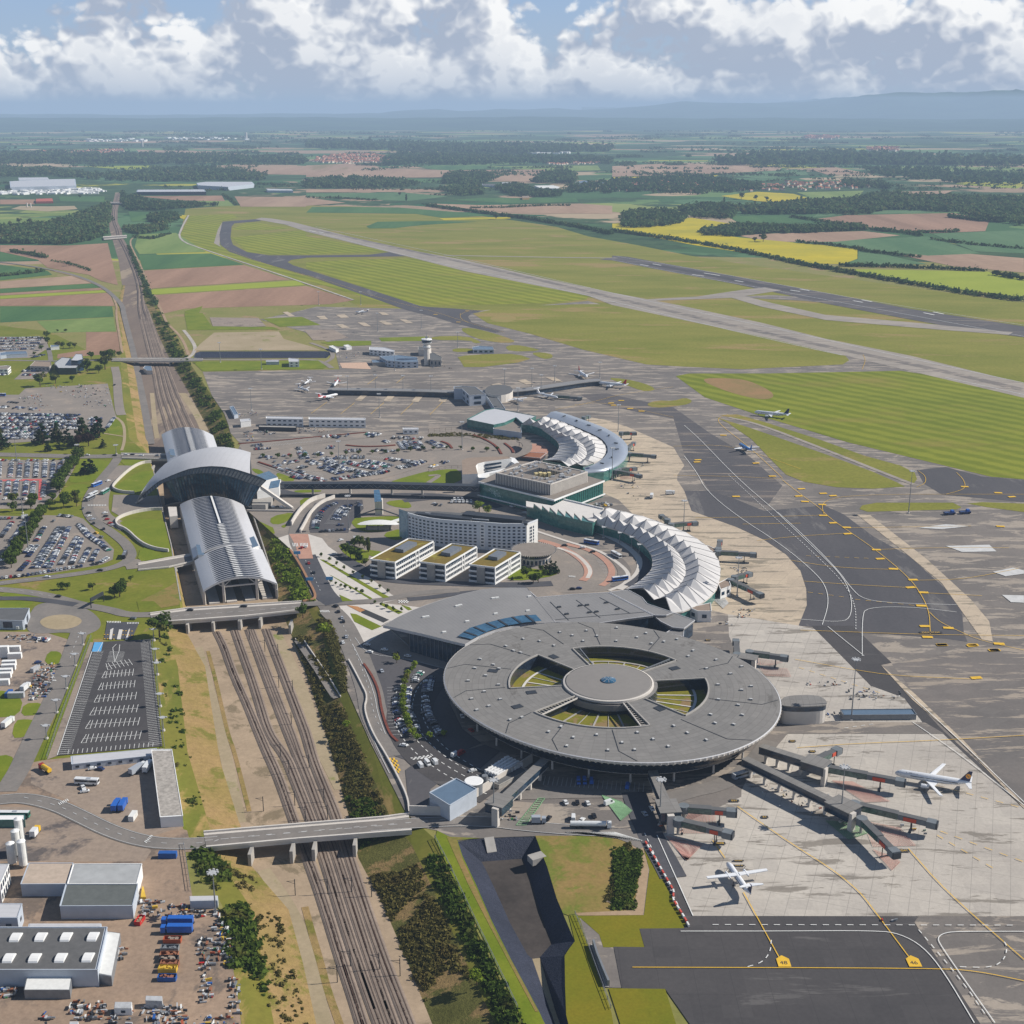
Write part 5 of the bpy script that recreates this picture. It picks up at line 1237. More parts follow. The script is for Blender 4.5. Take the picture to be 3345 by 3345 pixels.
for s,w,mt,L in (
('H 640,850 590,980 540,1130 430,1400 300,1650 170,1932 M 130,60 40,200',11,road,5),
('M -200,270 0,262 180,245 420,300 600,385 800,485 1000,555 1200,590 1450,590 1620,575 Q 230,640',10,road,6),
('H -200,520 0,498 400,452 700,412 900,375 1010,325 1040,270 1000,190 900,110 830,60',8.5,road,6),
('D 830,1755 740,1700 690,1620 690,1540 730,1450 830,1330 900,1250 930,1200',9,road,6),
('D 1010,1760 880,1700 800,1650 790,1560 810,1450 900,1320 990,1260',13,landm,5),
('H -200,540 0,545 250,570 450,612 640,668 860,705 1010,750 1220,745',9,road,5),
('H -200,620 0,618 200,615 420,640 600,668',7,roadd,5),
('D -300,1165 0,1172 400,1182 700,1190 960,1183',14,road,5),
('H 1000,330 1080,345 1090,380',16,landm,5),
('D 905,480 925,560 930,700 945,830 960,860',10,landm,4),
('D 920,880 980,930 985,1060 960,1140',3,sand,4),
('D 820,1005 980,1030',2.5,sand,4),
('D 400,430 395,380 380,330',6,road,4),
('D -200,425 200,430 420,435 700,430 900,425',7,road,4),
('E -240,425 0,422 600,425 1000,420 1100,440 1170,490',7,landm,4),
('E 0,190 50,250 100,330 60,400 0,415',5,concg,4),
('E 1170,360 1180,410 1120,445',6,landm,5),
('E 1000,290 1060,310 1150,345 1180,380',6,landm,5),
('I 690,905 1000,893 1250,882 1420,855 1600,815 1932,795',8,road,6),
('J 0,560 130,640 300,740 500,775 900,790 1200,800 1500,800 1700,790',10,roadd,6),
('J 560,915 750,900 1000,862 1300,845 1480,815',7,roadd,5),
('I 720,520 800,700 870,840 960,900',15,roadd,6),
('I 920,960 1000,1040 1090,1220 1160,1400 1230,1600 1250,1750 1330,1932 N 170,330',15,road,6),
('E 1130,1520 1000,1560 930,1640 880,1720 860,1800 870,1870 900,1932',7,road,6),
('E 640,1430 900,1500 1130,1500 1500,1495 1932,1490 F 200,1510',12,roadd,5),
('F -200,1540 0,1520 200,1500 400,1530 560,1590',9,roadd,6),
('N 0,775 480,745 760,745 1000,775 1300,800 1560,810 1680,850 1760,900',9,road,6),
('N 600,560 900,570 1200,560 1500,555 1700,560',12,road,6),
('N 1680,560 1730,700 1800,860 1880,1000 1932,1100',12,roadd,7),
('O 160,860 300,810 450,780 560,720 640,640 700,560',10,road,6),
('E 540,1170 900,1100 1300,1050 1700,1010 1932,1000',6,landm,5),
('E 590,1240 800,1320 1110,1395 1500,1375 1800,1290 1932,1240 F 60,1250',5,landm,6),
('E 1932,1010 F 100,1010 250,1030 400,1060 520,1100',6,landm,5),
('E 1932,1395 F 100,1330 F 0,1340',5,landm,6)):
 roadway('road',s,w,mt,L)
mb=MB()
for s in ('M 180,245 420,300 600,385 800,485 1000,555 1200,590 1450,590 1620,575 Q 230,640 Q 1400,540 Q 1900,500','H 0,498 400,452 700,412 900,375','D 0,1172 400,1182 700,1190 960,1183','H 0,545 250,570 450,612','I 720,560 800,720 850,830','I 1000,1040 1090,1220 1160,1400 1230,1600 1250,1750 1330,1932','H 640,880 590,980 540,1130'): dashes(mb,smooth_loop(W(s),2,False),.35,3,5,0,.52)
o=mb.build('lane_marking',whitel); o['kind']='structure'
mb=MB()
for s in ('M 0,262 180,245 420,300 600,385 800,485 1000,555 1200,590 1450,590 1620,575','N 20,775 480,745 760,745 1000,775 1300,800 1560,810'):
 for q in strip_pts(smooth_loop(W(s),2,False),8.6): strip(mb,q,.3,0,.53)
for s in ('I 1090,1220 1200,1440 1270,1640 1285,1760 1350,1932','I 1110,1170 1200,1300 1480,1330 1840,1420','N 0,120 60,280 140,440'): strip(mb,smooth_loop(W(s),2,False),.35,0,.53)
o=mb.build('lane_marking',whitel); o['kind']='structure'
def zebra(mb,s,n,w=.5):
 a,b,c_,d=W(s)
 for i in range(n):
  f=(i+.25)/n;g=(i+.75)/n; mb.quad(*[p+Vector((0,0,.56)) for p in (a.lerp(b,f),a.lerp(b,g),d.lerp(c_,g),d.lerp(c_,f))])
mb=MB()
for s,n_ in (('M 430,290 505,255 520,270 445,305',6),('M 1075,580 1130,525 1145,530 1092,590',6),('H 840,800 955,800 955,815 845,812',9),('H 1000,810 1095,810 1100,820 1000,822',8),('I 612,425 660,425 665,452 618,452',4),('I 672,425 738,425 742,452 678,452',6),('I 830,955 905,955 915,972 835,972',8),('K 380,680 435,685 432,697 380,692',7),('D 690,1570 840,1570 840,1580 690,1580',12)): zebra(mb,s,n_)
o=mb.build('zebra_crossing',white); o['kind']='structure'
mb=MB();
for s,cols in (('N 135,345 185,345 215,440 170,440',(4,7)),):
 a,b,c_,d=W(s)
 for i in range(cols[0]):
  for j in range(cols[1]):
   if (i+j)%2: continue
   q=lambda u,v:a.lerp(b,u).lerp(d.lerp(c_,u),v)+Vector((0,0,.58))
   mb.quad(q(i/cols[0],j/cols[1]),q((i+1)/cols[0],j/cols[1]),q((i+1)/cols[0],(j+1)/cols[1]),q(i/cols[0],(j+1)/cols[1]))
o=mb.build('yellow_check_marking',yellow); o['kind']='structure'
mb=MB()
for s,cols in (('N 270,345 400,325 410,345 290,358',(10,3)),('J 487,925 565,925 570,948 487,945',(8,3))):
 a,b,c_,d=W(s)
 for i in range(cols[0]):
  for j in range(cols[1]):
   if (i+j)%2: continue
   q=lambda u,v:a.lerp(b,u).lerp(d.lerp(c_,u),v)+Vector((0,0,.58))
   mb.quad(q(i/cols[0],j/cols[1]),q((i+1)/cols[0],j/cols[1]),q((i+1)/cols[0],(j+1)/cols[1]),q(i/cols[0],(j+1)/cols[1]))
o=mb.build('white_check_marking',white); o['kind']='structure'
for s,mt,L,nm in (
('I 360,430 600,352 740,352 850,385 900,450 1000,520 1400,830 1470,862 1330,895 970,898 790,545 600,480 380,475',paving,5,'plaza'),
('I 985,920 1340,898 1620,930 1530,975 1350,1055 1310,1080 1480,1085 1330,1130 1220,1205 1130,1205 1050,1040',paving,5,'plaza'),
('I 590,352 740,352 780,545 670,548 640,440',pinkp,7,'brick_crossing'),
('I 830,552 865,556 1385,852 1335,858',grassg,7,'grass'),('I 903,670 945,690 1248,860 1232,870',grassg,7,'grass'),('I 985,830 1095,880 1010,884',grassg,7,'grass'),
('I 1072,978 1120,985 1320,1082 1245,1112 1105,1045',grassg,7,'grass'),('I 1300,905 1340,900 1490,970 1455,985',grassg,7,'grass'),('I 1470,910 1540,930 1560,950 1530,955',grassg,7,'grass'),
('I 1045,915 1130,925 1190,955 1150,970',ground('orange_soil',(176,128,84),(160,116,78),.05,.5,amp=.15),8,'bare_earth'),('I 1150,932 1220,960 1380,1030 1335,1052 1160,975',tarp,7,'bare_earth'),
('J 110,275 300,262 505,258 512,300 400,330 380,380 200,385 120,325',grassg,5,'lawn'),('J 375,145 540,125 600,180 560,200 430,180',grassg,5,'lawn'),('J 350,400 520,350 528,440 440,450',grassg,5,'lawn'),
('J 1330,745 1450,662 1600,680 1765,708 1650,745 1400,772',grassg,5,'lawn'),('J 0,470 240,520 260,600 180,640 60,560',grassg,5,'lawn'),('J 200,520 380,540 350,570 260,580',grassg,5,'lawn'),
('E 870,1452 1090,1450 1080,1470 880,1475',grassg,4,'lawn'),('E 720,1310 810,1335 900,1380 760,1385',grassg,4,'lawn'),('E 915,1518 1060,1510 1000,1560 925,1600',grassg,4,'lawn'),
('E 525,1700 545,1675 760,1775 600,1850',grassg,4,'lawn'),('E 680,1720 690,1660 865,1625 860,1670 770,1725',grassg,4,'lawn'),('E 760,1740 820,1715 800,1755',grassg,4,'lawn'),
('E 1640,1380 1932,1300 F 0,1310 F 100,1290 F 255,1288 F 262,1400 F 0,1400 E 1650,1392',grassg,4,'lawn'),('E 525,1280 600,1290 640,1320 580,1330',grassg,4,'lawn'),
('D 900,890 960,900 975,1020 830,1010',grassg,3,'lawn'),('D 610,1200 850,1220 880,1250 840,1310 750,1380 560,1400 540,1360 600,1280',grassg,3,'lawn'),('D 530,1410 700,1405 690,1450 640,1530 480,1500',grassg,3,'lawn'),
('D 945,1215 1140,1212 1020,1280 960,1240',grassg,4,'lawn'),
('D 905,1450 940,1400 1090,1310 1200,1300 1215,1330 1180,1440 1060,1480 930,1462',grassg,5,'lawn'),
('D 935,1710 1000,1690 1250,1680 1310,1720 1350,1850 H 1365,240 1330,255 1240,240 1150,180 1050,130 H 980,50',grassg,5,'lawn'),
('H 1080,330 1110,210 1220,240 1300,290 1230,310',grassg,5,'lawn'),
('D 895,1490 1060,1490 1160,1500 1330,1490 1380,1620 1300,1605 1100,1620 950,1660 880,1620',landm,4,'plaza'),
('D -200,1215 0,1215 560,1215 640,1180 560,1330 450,1510 330,1600 -200,1600',landm,3,'car_park'),
('D -200,1655 0,1655 240,1660 370,1650 600,1660 660,1680 H 900,230 890,310 800,350 400,420 0,470 -200,480',landm,3,'car_park'),
('D -200,700 150,700 200,650 850,612 895,800 920,880 820,985 640,1050 400,1060 -200,1100',landm,3,'car_park'),
('D -200,240 360,245 385,330 300,380 230,410 -200,420',landm,3,'car_park'),('D 110,580 200,500 400,500 330,575',landm,3,'car_park'),
('E 240,210 750,200 790,260 1010,320 1090,350 80,352 130,300',sand,4,'sandy_basin'),('E 205,90 590,95 650,160 540,165 230,160',gravel,6,'fire_training_ground'),
('E 950,190 1180,185 1300,250 1180,270 1020,270',gravel,5,'gravel_yard'),('E 1230,450 1440,445 1480,500 1250,490',flat('pink_gravel',(190,160,138),.9),5,'car_park'),
('H 1080,640 1215,640 1270,690 1240,720 1100,728',westg,4,'grass'),('H 1100,640 1200,590 1340,520 1450,440 1465,660 1280,690 1090,735',dirt2,3,'dry_grass'),
('K 380,700 760,780 640,805 300,815',landm,4,'paved_area')):
 sheet(nm,s,mt,L,1 if nm in('lawn',) else 0)
for s,w,mt,L,nm in (('K 150,400 300,440 440,520 530,600 540,680 490,720',6,pinkp,7,'brick_strip'),('K 290,460 420,500 500,560 560,640 530,700',3,paving,7,'kerb_strip'),('K 360,430 560,480 680,560 730,640 700,720 640,760',5,pinkp,7,'brick_strip'),('K 130,330 400,420 620,480 760,570 860,660 840,740 700,800',3,paving,7,'pavement'),
('K 560,430 700,500 810,600 830,690 760,770',10,asph,6,'road'),('K 20,150 300,215 600,290 800,350 940,430 1010,540 1012,620 960,700 860,765',9,roadd,8,'road'),
('K 20,175 280,245 560,320 760,400 890,490 950,570 940,650 850,745 780,790',5,paving,7,'pavement'),('F 740,1600 900,1640 1100,1700 K 450,290',8,pinkp,7,'brick_strip')): roadway(nm,s,w,mt,L)
def comb(mb,s,n,side,L,w=.25,z=.5):
 pts=W(s); a,b=pts[0],pts[-1]; d=(b-a).normalized(); nr=Vector((-d.y,d.x,0))*side
 for i in range(n+1):
  p=a.lerp(b,i/n); strip(mb,[p,p+nr*L],w,0,z)
def dbl(mb,s,n,L=5,w=.28,z=.5,head=True):
 a,b=W(s); d=(b-a).normalized(); nr=Vector((-d.y,d.x,0)); strip(mb,[a,b],w,0,z)
 for i in range(1,n+1): p=a.lerp(b,i/n); strip(mb,[p-nr*L,p+nr*L],w,0,z)
 p=a+d*1.2; strip(mb,[a-nr*L,p+nr*L],w,0,z); strip(mb,[a-nr*L,a+d*3-nr*L],w,0,z)
sheet('car_park','H 740,965 1190,940 1282,1785 450,1860',asphn,5)
sheet('pavement','H 712,962 742,965 450,1862 372,1890',gravel,4)
sheet('blue_bays','H 745,965 815,965 797,1040 725,1040',bluep,7)
sheet('toll_road','H 845,805 1100,805 1040,940 820,940',roadd,6)
mb=MB()
comb(mb,'H 738,1042 458,1850',58,1,6); comb(mb,'H 1192,945 1278,1765',66,-1,6.5)
strip(mb,W('H 812,965 770,1045'),.3,0,.5); strip(mb,[*W('H 725,1040 452,1858')],.4,0,.5)
for s,n_ in (('H 835,1160 1030,1122',6),('H 810,1222 1050,1203',8),('H 780,1316 1062,1293',9),('H 750,1412 1072,1388',9),('H 718,1512 1083,1488',10),('H 685,1616 1095,1590',11),('H 652,1728 1108,1698',12)): dbl(mb,s,n_)
comb(mb,'H 535,1850 1205,1790',18,1,5);
for k in range(9):
 f=k/8; a=W('H 865,1040')[0].lerp(W('H 840,1120')[0],f); b=W('H 985,1045')[0].lerp(W('H 965,1118')[0],f); strip(mb,[a,b],.25,0,.5)
strip(mb,W('H 920,980 890,1010 905,1120'),.3,0,.5); strip(mb,W('H 945,985 940,1035 905,1125'),.3,0,.5)
o=mb.build('parking_marking',white); o['kind']='structure'
mb=MB()
for s in ('H 820,905 920,910','H 820,938 920,943','H 965,875 1065,880','H 965,908 1065,912'): dashes(mb,W(s),.9,1,1,0,.55)
o=mb.build('yellow_marking',yellow); o['kind']='structure'
for s in ('H 870,870 895,855 880,945 862,945','H 940,868 968,868 950,945 922,945','H 1015,870 1025,860 1005,945 990,945'):
 pts=W(s); MBx=MB().prism([(p.x,p.y) for p in pts],.3,.7,0); o=MBx.build('toll_island',slabw); o['kind']='structure'
mb=MB()
comb(mb,'E 560,1110 1060,1040',44,1,5); comb(mb,'E 620,1105 1080,1060',38,-1,4.5)
for k,s in enumerate(('E 760,1240 1100,1340','E 900,1200 1400,1310','E 1050,1180 1560,1270','E 1200,1170 1700,1210')): dbl(mb,s,30,4.6,.18)
comb(mb,'E 1160,1720 1240,1600',12,1,5); comb(mb,'E 1160,1720 1240,1600',12,-1,5)
comb(mb,'I 1500,1560 1520,1932',14,-1,10,.22); comb(mb,'N 170,150 290,235',5,1,9,.22)
comb(mb,'N 1110,515 1740,560',22,1,9,.22); comb(mb,'K 330,470 500,600',14,1,5,.2); comb(mb,'K 600,560 700,740',16,1,5,.2)
o=mb.build('parking_marking',whitel); o['kind']='structure'
sheet('red_path','D 0,1372 330,1365 330,1532 302,1532 308,1378 0,1385',flat('red_surfacing',(190,92,88),.8),6)
sheet('red_path','D 230,1668 255,1668 235,1720 215,1730',MATS['red_surfacing'],6)
sheet('dark_asphalt','I 1130,1200 1320,1290 1860,1430 N 520,0 N 600,160 N 720,250 N 600,300 N 300,375 N 170,330 I 1330,1932 I 1180,1400',asphd,5)
sheet('short_stay_car_park','E 1030,1560 1180,1530 1410,1530 1420,1600 1330,1700 1300,1790 1000,1790 990,1750',asphd,6)
sheet('dark_asphalt','N 240,420 300,375 600,300 740,260 840,300 700,420 480,480 400,540 380,640 265,690',asphd,6)
mb=MB(); mk=MB(); lan=MB()
for rr0,rr1 in ((97,122),):
 A_=[math.radians(d) for d in range(158,238,2)]
 lan.grid([[Vector((cx+r*math.cos(a),cy+r*math.sin(a),.44)) for a in A_] for r in (rr0,rr1)])
o=lan.build('road',asphn); o['kind']='structure'
for r in (103,108,113,119):
 dashes(mk,[Vector((cx+(r+6*math.cos(2*(a-t0)))*math.cos(a),cy+(r+6*math.cos(2*(a-t0)))*math.sin(a),.5)) for a in A_],.4,2.5,3)
o=mk.build('lane_marking',white); o['kind']='structure'
def wall(name,label,s,h,th,mat,z0=0,it=2,cat='wall',group=None):
 pts=[Vector(p) for p in (W(s,z0) if isinstance(s,str) else s)];
 if it: pts=smooth_loop(pts,it,False)
 c=cen(pts); c.z=z0; mb=MB(); a,b=strip_pts(pts,th); U=lambda p,z:(p.x-c.x,p.y-c.y,z)
 mb.grid([[U(p,-.3) for p in a],[U(p,h) for p in a],[U(p,h) for p in b],[U(p,-.3) for p in b]])
 for e in (0,-1): mb.quad(U(a[e],-.3),U(a[e],h),U(b[e],h),U(b[e],-.3))
 o=mb.build(name,mat); o.location=c; tag(o,label,cat,group); return o
wall('curved_wall','white curved retaining wall round the upper oval lawn by the station','D 1195,1235 1110,1245 1030,1290 950,1360 885,1430 900,1455 960,1475 1060,1482',2.6,1.0,concw)
wall('curved_wall','white curved retaining wall round the lower oval lawn by the station','D 1285,1610 1180,1612 1050,1635 950,1670 910,1705 930,1750 H 1000,80 1100,180 1200,230 1330,250',2.6,1.0,concw)
wall('curved_wall','long pale ramp wall sweeping down beside the short-stay car park','E 1190,1515 1080,1560 1000,1640 960,1720 920,1790',3.0,1.2,concw)
wall('curved_wall','pale ramp wall above the road curving from the lawn','E 1115,1512 1010,1540 930,1610 880,1680 850,1735',4.0,1.0,concw)
wall('barrier_wall','low concrete wall between the ramp road and the planted slope','I 1060,1350 1120,1460 1170,1560 1210,1640 1180,1740 1250,1932 N 120,330 200,480 255,600 265,690',1.4,.8,concw)
def drape(s,up,it=2):
 out=[]
 for x,y in px(s):
  h=BV.ray_cast(Vector((0,0,H0)),ray(x,y)); out.append(h[0] if h[0] is not None else P(x,y))
 pts=resample(smooth_loop(out,it,False),4)
 for p in pts:
  h=BV.ray_cast(Vector((p.x,p.y,50)),Vector((0,0,-1))); p.z=(h[0].z if h[0] is not None else .4)+up
 return pts
mb=MB(); strip(mb,drape('I 670,1190 740,1290 850,1450 940,1600 1000,1660',.35),6.5); o=mb.build('service_ramp',road); o['kind']='structure'
for lb,s,h in (('low concrete kerb wall on the track side of the service ramp','I 640,1180 720,1320 840,1500 930,1650',.9),('low concrete kerb wall on the avenue side of the service ramp','I 700,1180 780,1300 880,1440 1000,1640',.9)):
 mb=MB(); q=drape(s,.4)
 for a,b in zip(q,q[1:]): mb.beam(a,b,.5,h)
 o=mb.build('retaining_wall',concw); tag(o,lb,'wall')
wall('hedge_wall','rust-brown low hedge on the kerb between ramp road and car park','I 1180,1380 1250,1480 1300,1600 1320,1750 1380,1932 N 190,240',1.0,1.3,flat('red_brown_hedge',(112,60,48),.9,0,.3,.8),cat='hedge')
wall('hedge_wall','rust-brown hedge along the southern edge of the main car park','E 590,1235 760,1290 900,1330 1110,1390',1.2,2.0,MATS['red_brown_hedge'],cat='hedge')
wall('hedge_wall','brown hedge curving through the northern car park','E 1280,1100 1400,1112 1560,1110 1670,1100',1.0,2.5,MATS['red_brown_hedge'],cat='hedge')
wall('hedge_wall','brown hedge below the service yard','E 430,1090 800,1060 1200,1020 1440,1000',1.0,1.2,MATS['red_brown_hedge'],cat='hedge')
for k,s in enumerate(('F 100,1070 160,1090 185,1125','F 350,1020 440,1050 540,1110 575,1170','F 600,1085 660,1130 670,1160')): wall('hedge_wall',('short brown hedge among parked cars in the north forecourt','long brown hedge arc in the north forecourt','short brown hedge beside the curved canopy')[k],s,1.0,2.2,MATS['red_brown_hedge'],cat='hedge')
wall('hedge_wall','brown hedge along the avenue opposite the plaza','I 600,480 680,600 740,720 800,830 790,870 700,885',1.2,1.6,flat('tan_hedge',(150,112,84),.9,0,.2,.8),cat='hedge')
def fence(label,s,h,step,mat,z0=0,it=1,name='fence'):
 pts=W(s,z0);
 if it: pts=smooth_loop(pts,it,False)
 c=Vector(pts[0]); t=bld(name,label,'fence',c)
 mb=MB(); q=[p-c for p in pts]
 for a,b in zip(q,q[1:]): mb.beam(a+Vector((0,0,h)),b+Vector((0,0,h)),.15,.15); mb.beam(a+Vector((0,0,h*.5)),b+Vector((0,0,h*.5)),.1,.1)
 mb.build('rails',mat,t); po=None
 for p in resample(q,step)[:98]:
  if po is None: mb=MB().box((0,0,h/2),(.2,.2,h)); o=mb.build('post',mat,t); po=o
  else: o=po.copy(); C.objects.link(o); o.parent=t
  o.location=p
fence('timber pergola fence curving along the north terminal forecourt','F 0,1000 200,985 450,990 650,1000 800,1030',4,6,flat('brown_timber',(96,74,58),.8))
fence('timber fence above the lawn west of the white annex','F 0,1310 120,1285 260,1280',3,6,MATS['brown_timber'])
fence('pale wire fence between the planted slope and the lined pond','N 425,850 520,1030 640,1290 800,1620 950,1932',2,5,steel)
fence('wire fence along the yard edge above the track slope','Q 0,680 20,800 50,1000',2,5,steel)
fence('pale boundary fence along the grass beside the near pond','N 1310,1330 1380,1500 1450,1700 1540,1932',2,5,steel)
fence('light fence between new car park and the grassy cutting slope','H 1200,950 1230,1200 1260,1500 1300,1800',2,5,steel)
fence('tall fence on the left side of the new car park','H 720,930 600,1240 480,1560 370,1890',2.4,6,steel)
sheet('blast_slab','N 1410,1520 1425,1520 1525,1790 1500,1790',concm,7)
wall('blast_fence','grey metal blast fence at the end of the black apron','N 1425,1525 1450,1610 1490,1710 1522,1785',3,.8,steel,it=0,cat='fence')
def bridge(label,N_,S_,th,piers,z=0.0,pz=ZT,lanes=False,par=1.0,zs=None):
 n_=W(N_,z+.5); s_=W(S_,z+.5); c=cen(n_+s_); t=bld('road_bridge',label,'bridge',c)
 U=lambda p,zz:(p.x-c.x,p.y-c.y,zz)
 mb=MB(); m=len(n_)
 mb.grid([[U(p,z+.5) for p in s_],[U(p,z+.5) for p in n_]],0)
 mb.grid([[U(p,z+.5-th) for p in s_],[U(p,z+.5) for p in s_]],1); mb.grid([[U(p,z+.5) for p in n_],[U(p,z+.5-th) for p in n_]],1); mb.grid([[U(p,z+.5-th) for p in n_],[U(p,z+.5-th) for p in s_]],1)
 mb.build('deck',[road,concw],t)
 mb=MB()
 for f in (0,.84): mb.grid([[U(p.lerp(q,f),z+.58) for p,q in zip(s_,n_)],[U(p.lerp(q,f+.16),z+.58) for p,q in zip(s_,n_)]])
 mb.build('footway',paving,t)
 for row in (n_,s_):
  mb=MB();
  for a,b in zip(row,row[1:]): mb.beam(U(a,z+.5+par/2),U(b,z+.5+par/2),.9,par)
  mb.build('parapet',concw,t)
 po=None
 for s in piers:
  p=W(s,pz)[0]
  L_=(n_[0]-s_[0]).length*.6
  if po is None: mb=MB().box((0,0,0),(1.5,L_,z-pz-.8)); o=mb.build('pier',concm,t); po=o
  else: o=po.copy(); C.objects.link(o); o.parent=t
  o.location=(p.x-c.x,p.y-c.y+L_/2,(z+pz)/2-.3)
 if lanes:
  mb=MB(); mid_=[p.lerp(q_,.5) for p,q_ in zip(n_,s_)]
  dashes(mb,[Vector(U(p,z+.56)) for p in mid_],.3,3,4); mb.build('lane_marking',whitel,t)
 return t
bridge('near road bridge with four tall piers over the tracks','Q 140,592 800,537 1400,488 1578,463','Q 160,699 800,640 1430,592 1600,580',1.8,('Q 465,830','Q 757,808','Q 912,795','Q 1198,765'),lanes=True)
bridge('middle road bridge just south of the railway station roof','H 1185,738 1460,700 1932,670 I 690,885','H 1195,808 1460,795 I 240,1002 700,950',1.8,('H 1478,895','H 1680,880','H 1893,868','I 197,1108','I 360,1098','I 598,1140'),lanes=True)
bridge('footbridge-like deck from the west car parks into the station','H 1090,345 1330,300 1560,262','H 1090,395 1330,372 1545,322',1.5,('H 1378,450',))
bridge('road deck passing into the north end of the station','D 955,1165 1150,1168 1330,1172','D 960,1203 1150,1207 1335,1212',1.5,('D 1195,1330',))
bridge('flat road bridge over the tracks north of the station','D 880,415 1200,412 1430,415 1600,418','D 880,435 1200,436 1430,436 1600,432',1.5,('D 1062,475','D 1340,480'))
bridge('station side road deck carrying queuing cars','S 1370,985 1650,995 1932,1005','S 1380,1032 1650,1035 1932,1040',1.2,('S 1470,1100',),pz=-3)
bridge('pale bridge over the distant main line','A 650,1495 715,1490 800,1485','A 655,1510 715,1505 800,1498',1.5,(),z=3,pz=0)
bridge('small far bridge crossing the main line before the trees','A 640,1278 700,1276 775,1277','A 642,1285 700,1284 775,1284',1.5,(),z=4,pz=0)
wall('platform_wall','pale concrete retaining wall on the west side of the station trench','H 1430,700 H 1355,250 S 400,1100 S 300,650',6.6,.8,concm,ZT,0)
wall('platform_wall','pale concrete retaining wall on the east side of the station trench','I 500,860 380,470 S 1410,1010 S 1420,720',6.6,.8,concm,ZT,0)
scx=W('S 1000,1100')[0]; T=bld('railway_station','railway station with long ribbed vault roofs and a great winged hall','railway station',(scx.x,scx.y,0))
X0=Vector((scx.x,scx.y,0))
def vault(name,la,lb,ra,rb,ze,rise,centre_open):
 LA,LB,RA,RB=[W(s,ze)[0]-X0 for s in (la,lb,ra,rb)]
 t=empty(name,(0,0,0)); t.parent=T
 L_=((LB+RB)/2-(LA+RA)/2).length; nr=int(L_/3.9)
 def S_(u,v,dz=0):
  l_=LA.lerp(LB,v); r_=RA.lerp(RB,v); p=l_.lerp(r_,(u+1)/2); p.z=ze+rise*(1-abs(u)**2.1)+dz; return p
 mb=MB(); us=[-1+i/10 for i in range(21)]
 mb.grid([[S_(u,v,-.45) for u in us] for v in (0,.25,.5,.75,1)]); mb.build('glazed_vault',flat('vault_glazing',(34,44,62),.5,0,.2,.2),t)
 mb=MB()
 for sg in (-1,1):
  uu=[sg*(1-.037*i) for i in range(10)]
  mb.grid([[S_(u,v) for u in uu] for v in [i/8 for i in range(9)]])
 for sg in (-1,1): mb.grid([[S_(sg*1.0,v,0) for v in (0,1)],[S_(sg*1.0,v,-1.6) for v in (0,1)]])
 for v in (0,1): mb.grid([[S_(u,v,0.1) for u in us],[S_(u,v,-1.3) for u in us]])
 mb.build('shell',rooflight,t)
 rb_=MB(); cl=MB()
 for i in range(nr):
  v=(i+.5)/nr; h=.5/nr
  for sg in (-1,1):
   top=[S_(sg*u,v-h*w,.12) for u,w in ((.68,.95),(.55,.42),(.4,.3),(.25,.3),(.08,.02))]; bot=[S_(sg*u,v+h*w,.0) for u,w in ((.68,.95),(.55,.05),(.4,.0),(.25,.02),(.08,.02))]
   rb_.grid([top,bot])
  if i>=nr*centre_open[0] and i<=nr*centre_open[1]:
   cl.grid([[S_(u,v-h*w,.25) for u,w in ((-.13,.0),(-.06,.5),(.06,.5),(.13,0))],[S_(u,v+h*w*.8,.25) for u,w in ((-.13,.0),(-.06,.5),(.06,.5),(.13,0))]])
 if centre_open[2]:
  cl.grid([[S_(u,v,.3) for u in (-.03,0,.03)] for v in (0,centre_open[3])])
 rb_.build('roof_ribs',rooflight,t); cl.build('centre_spine',whitewall,t)
 return S_
S1=vault('south_vault','S 600,960','S 757,1590','S 1345,965','S 1548,1475',4.5,7.5,(.6,1,1,.6))
S2=vault('front_vault','S 770,1618','S 872,1965','S 1560,1485','S 1737,1885',3.8,7.5,(0,1,0,0))
S0=vault('north_vault','S 385,142','S 470,520','S 990,152','S 1130,560',4.5,8,(0,1,0,0))
mb=MB()
for u in (-.98,-.45,.45,.98):
 p=S2(u,.98,-1); q_=p+Vector((0,0,0)); q_.z=ZT; mb.beam(q_,p,1.6,1.6)
 if abs(u)<.9: mb.beam(Vector((p.x,p.y,p.z-4)),S2(u*1.35,.98,-1.2),.8,.8); mb.beam(Vector((p.x,p.y,p.z-4)),S2(u*.5,.98,-1.2),.8,.8)
a=S2(-.45,.98,-1);b=S2(.45,.98,-1); mb.beam(Vector((a.x,a.y,a.z-4)),Vector((b.x,b.y,b.z-4)),1,1)
mb.beam(S2(-.98,.98,-1.2),S2(.98,.98,-1.2)-Vector((0,0,0)),.4,.4) if False else None; mb.build('portal_frame',concw,T)
locs=[]
for sg in (-1,1):
 for k in range(26): p=S1(sg,k/26,-1); locs.append((p.x,p.y,ZT))
 for k in range(16): p=S2(sg,k/16,-1); locs.append((p.x,p.y,ZT))
inst('platform_column',MB().box((0,0,5),(.7,.9,10)),concw,T,locs)
mb=MB()
for u in (-.72,-.25,.25,.72):
 a=S1(u,0,0);b=S2(u,1,0); a.z=b.z=ZT+.6; mb.beam(a,b,7,1.1)
mb.build('platforms',paving,T)
A0=Vector((-316.9,1063.1,0));B0=Vector((-182.3,1047.1,0)); dv=(B0-A0).normalized(); nv=Vector((-dv.y,dv.x,0))
def onplane(s,off_=0.0):
 out=[]
 for x,y in px(s):
  d=ray(x,y); o_=Vector((0,0,H0)); k=((A0+nv*off_)-o_).dot(nv)/d.dot(nv); out.append(o_+d*k-X0)
 return out
so_='S 92,945 160,850 240,770 350,690 500,620 600,578 700,545 850,520 960,512 1100,518 1200,535 1310,565 1420,600'
south=onplane(so_); south[0].z=.2
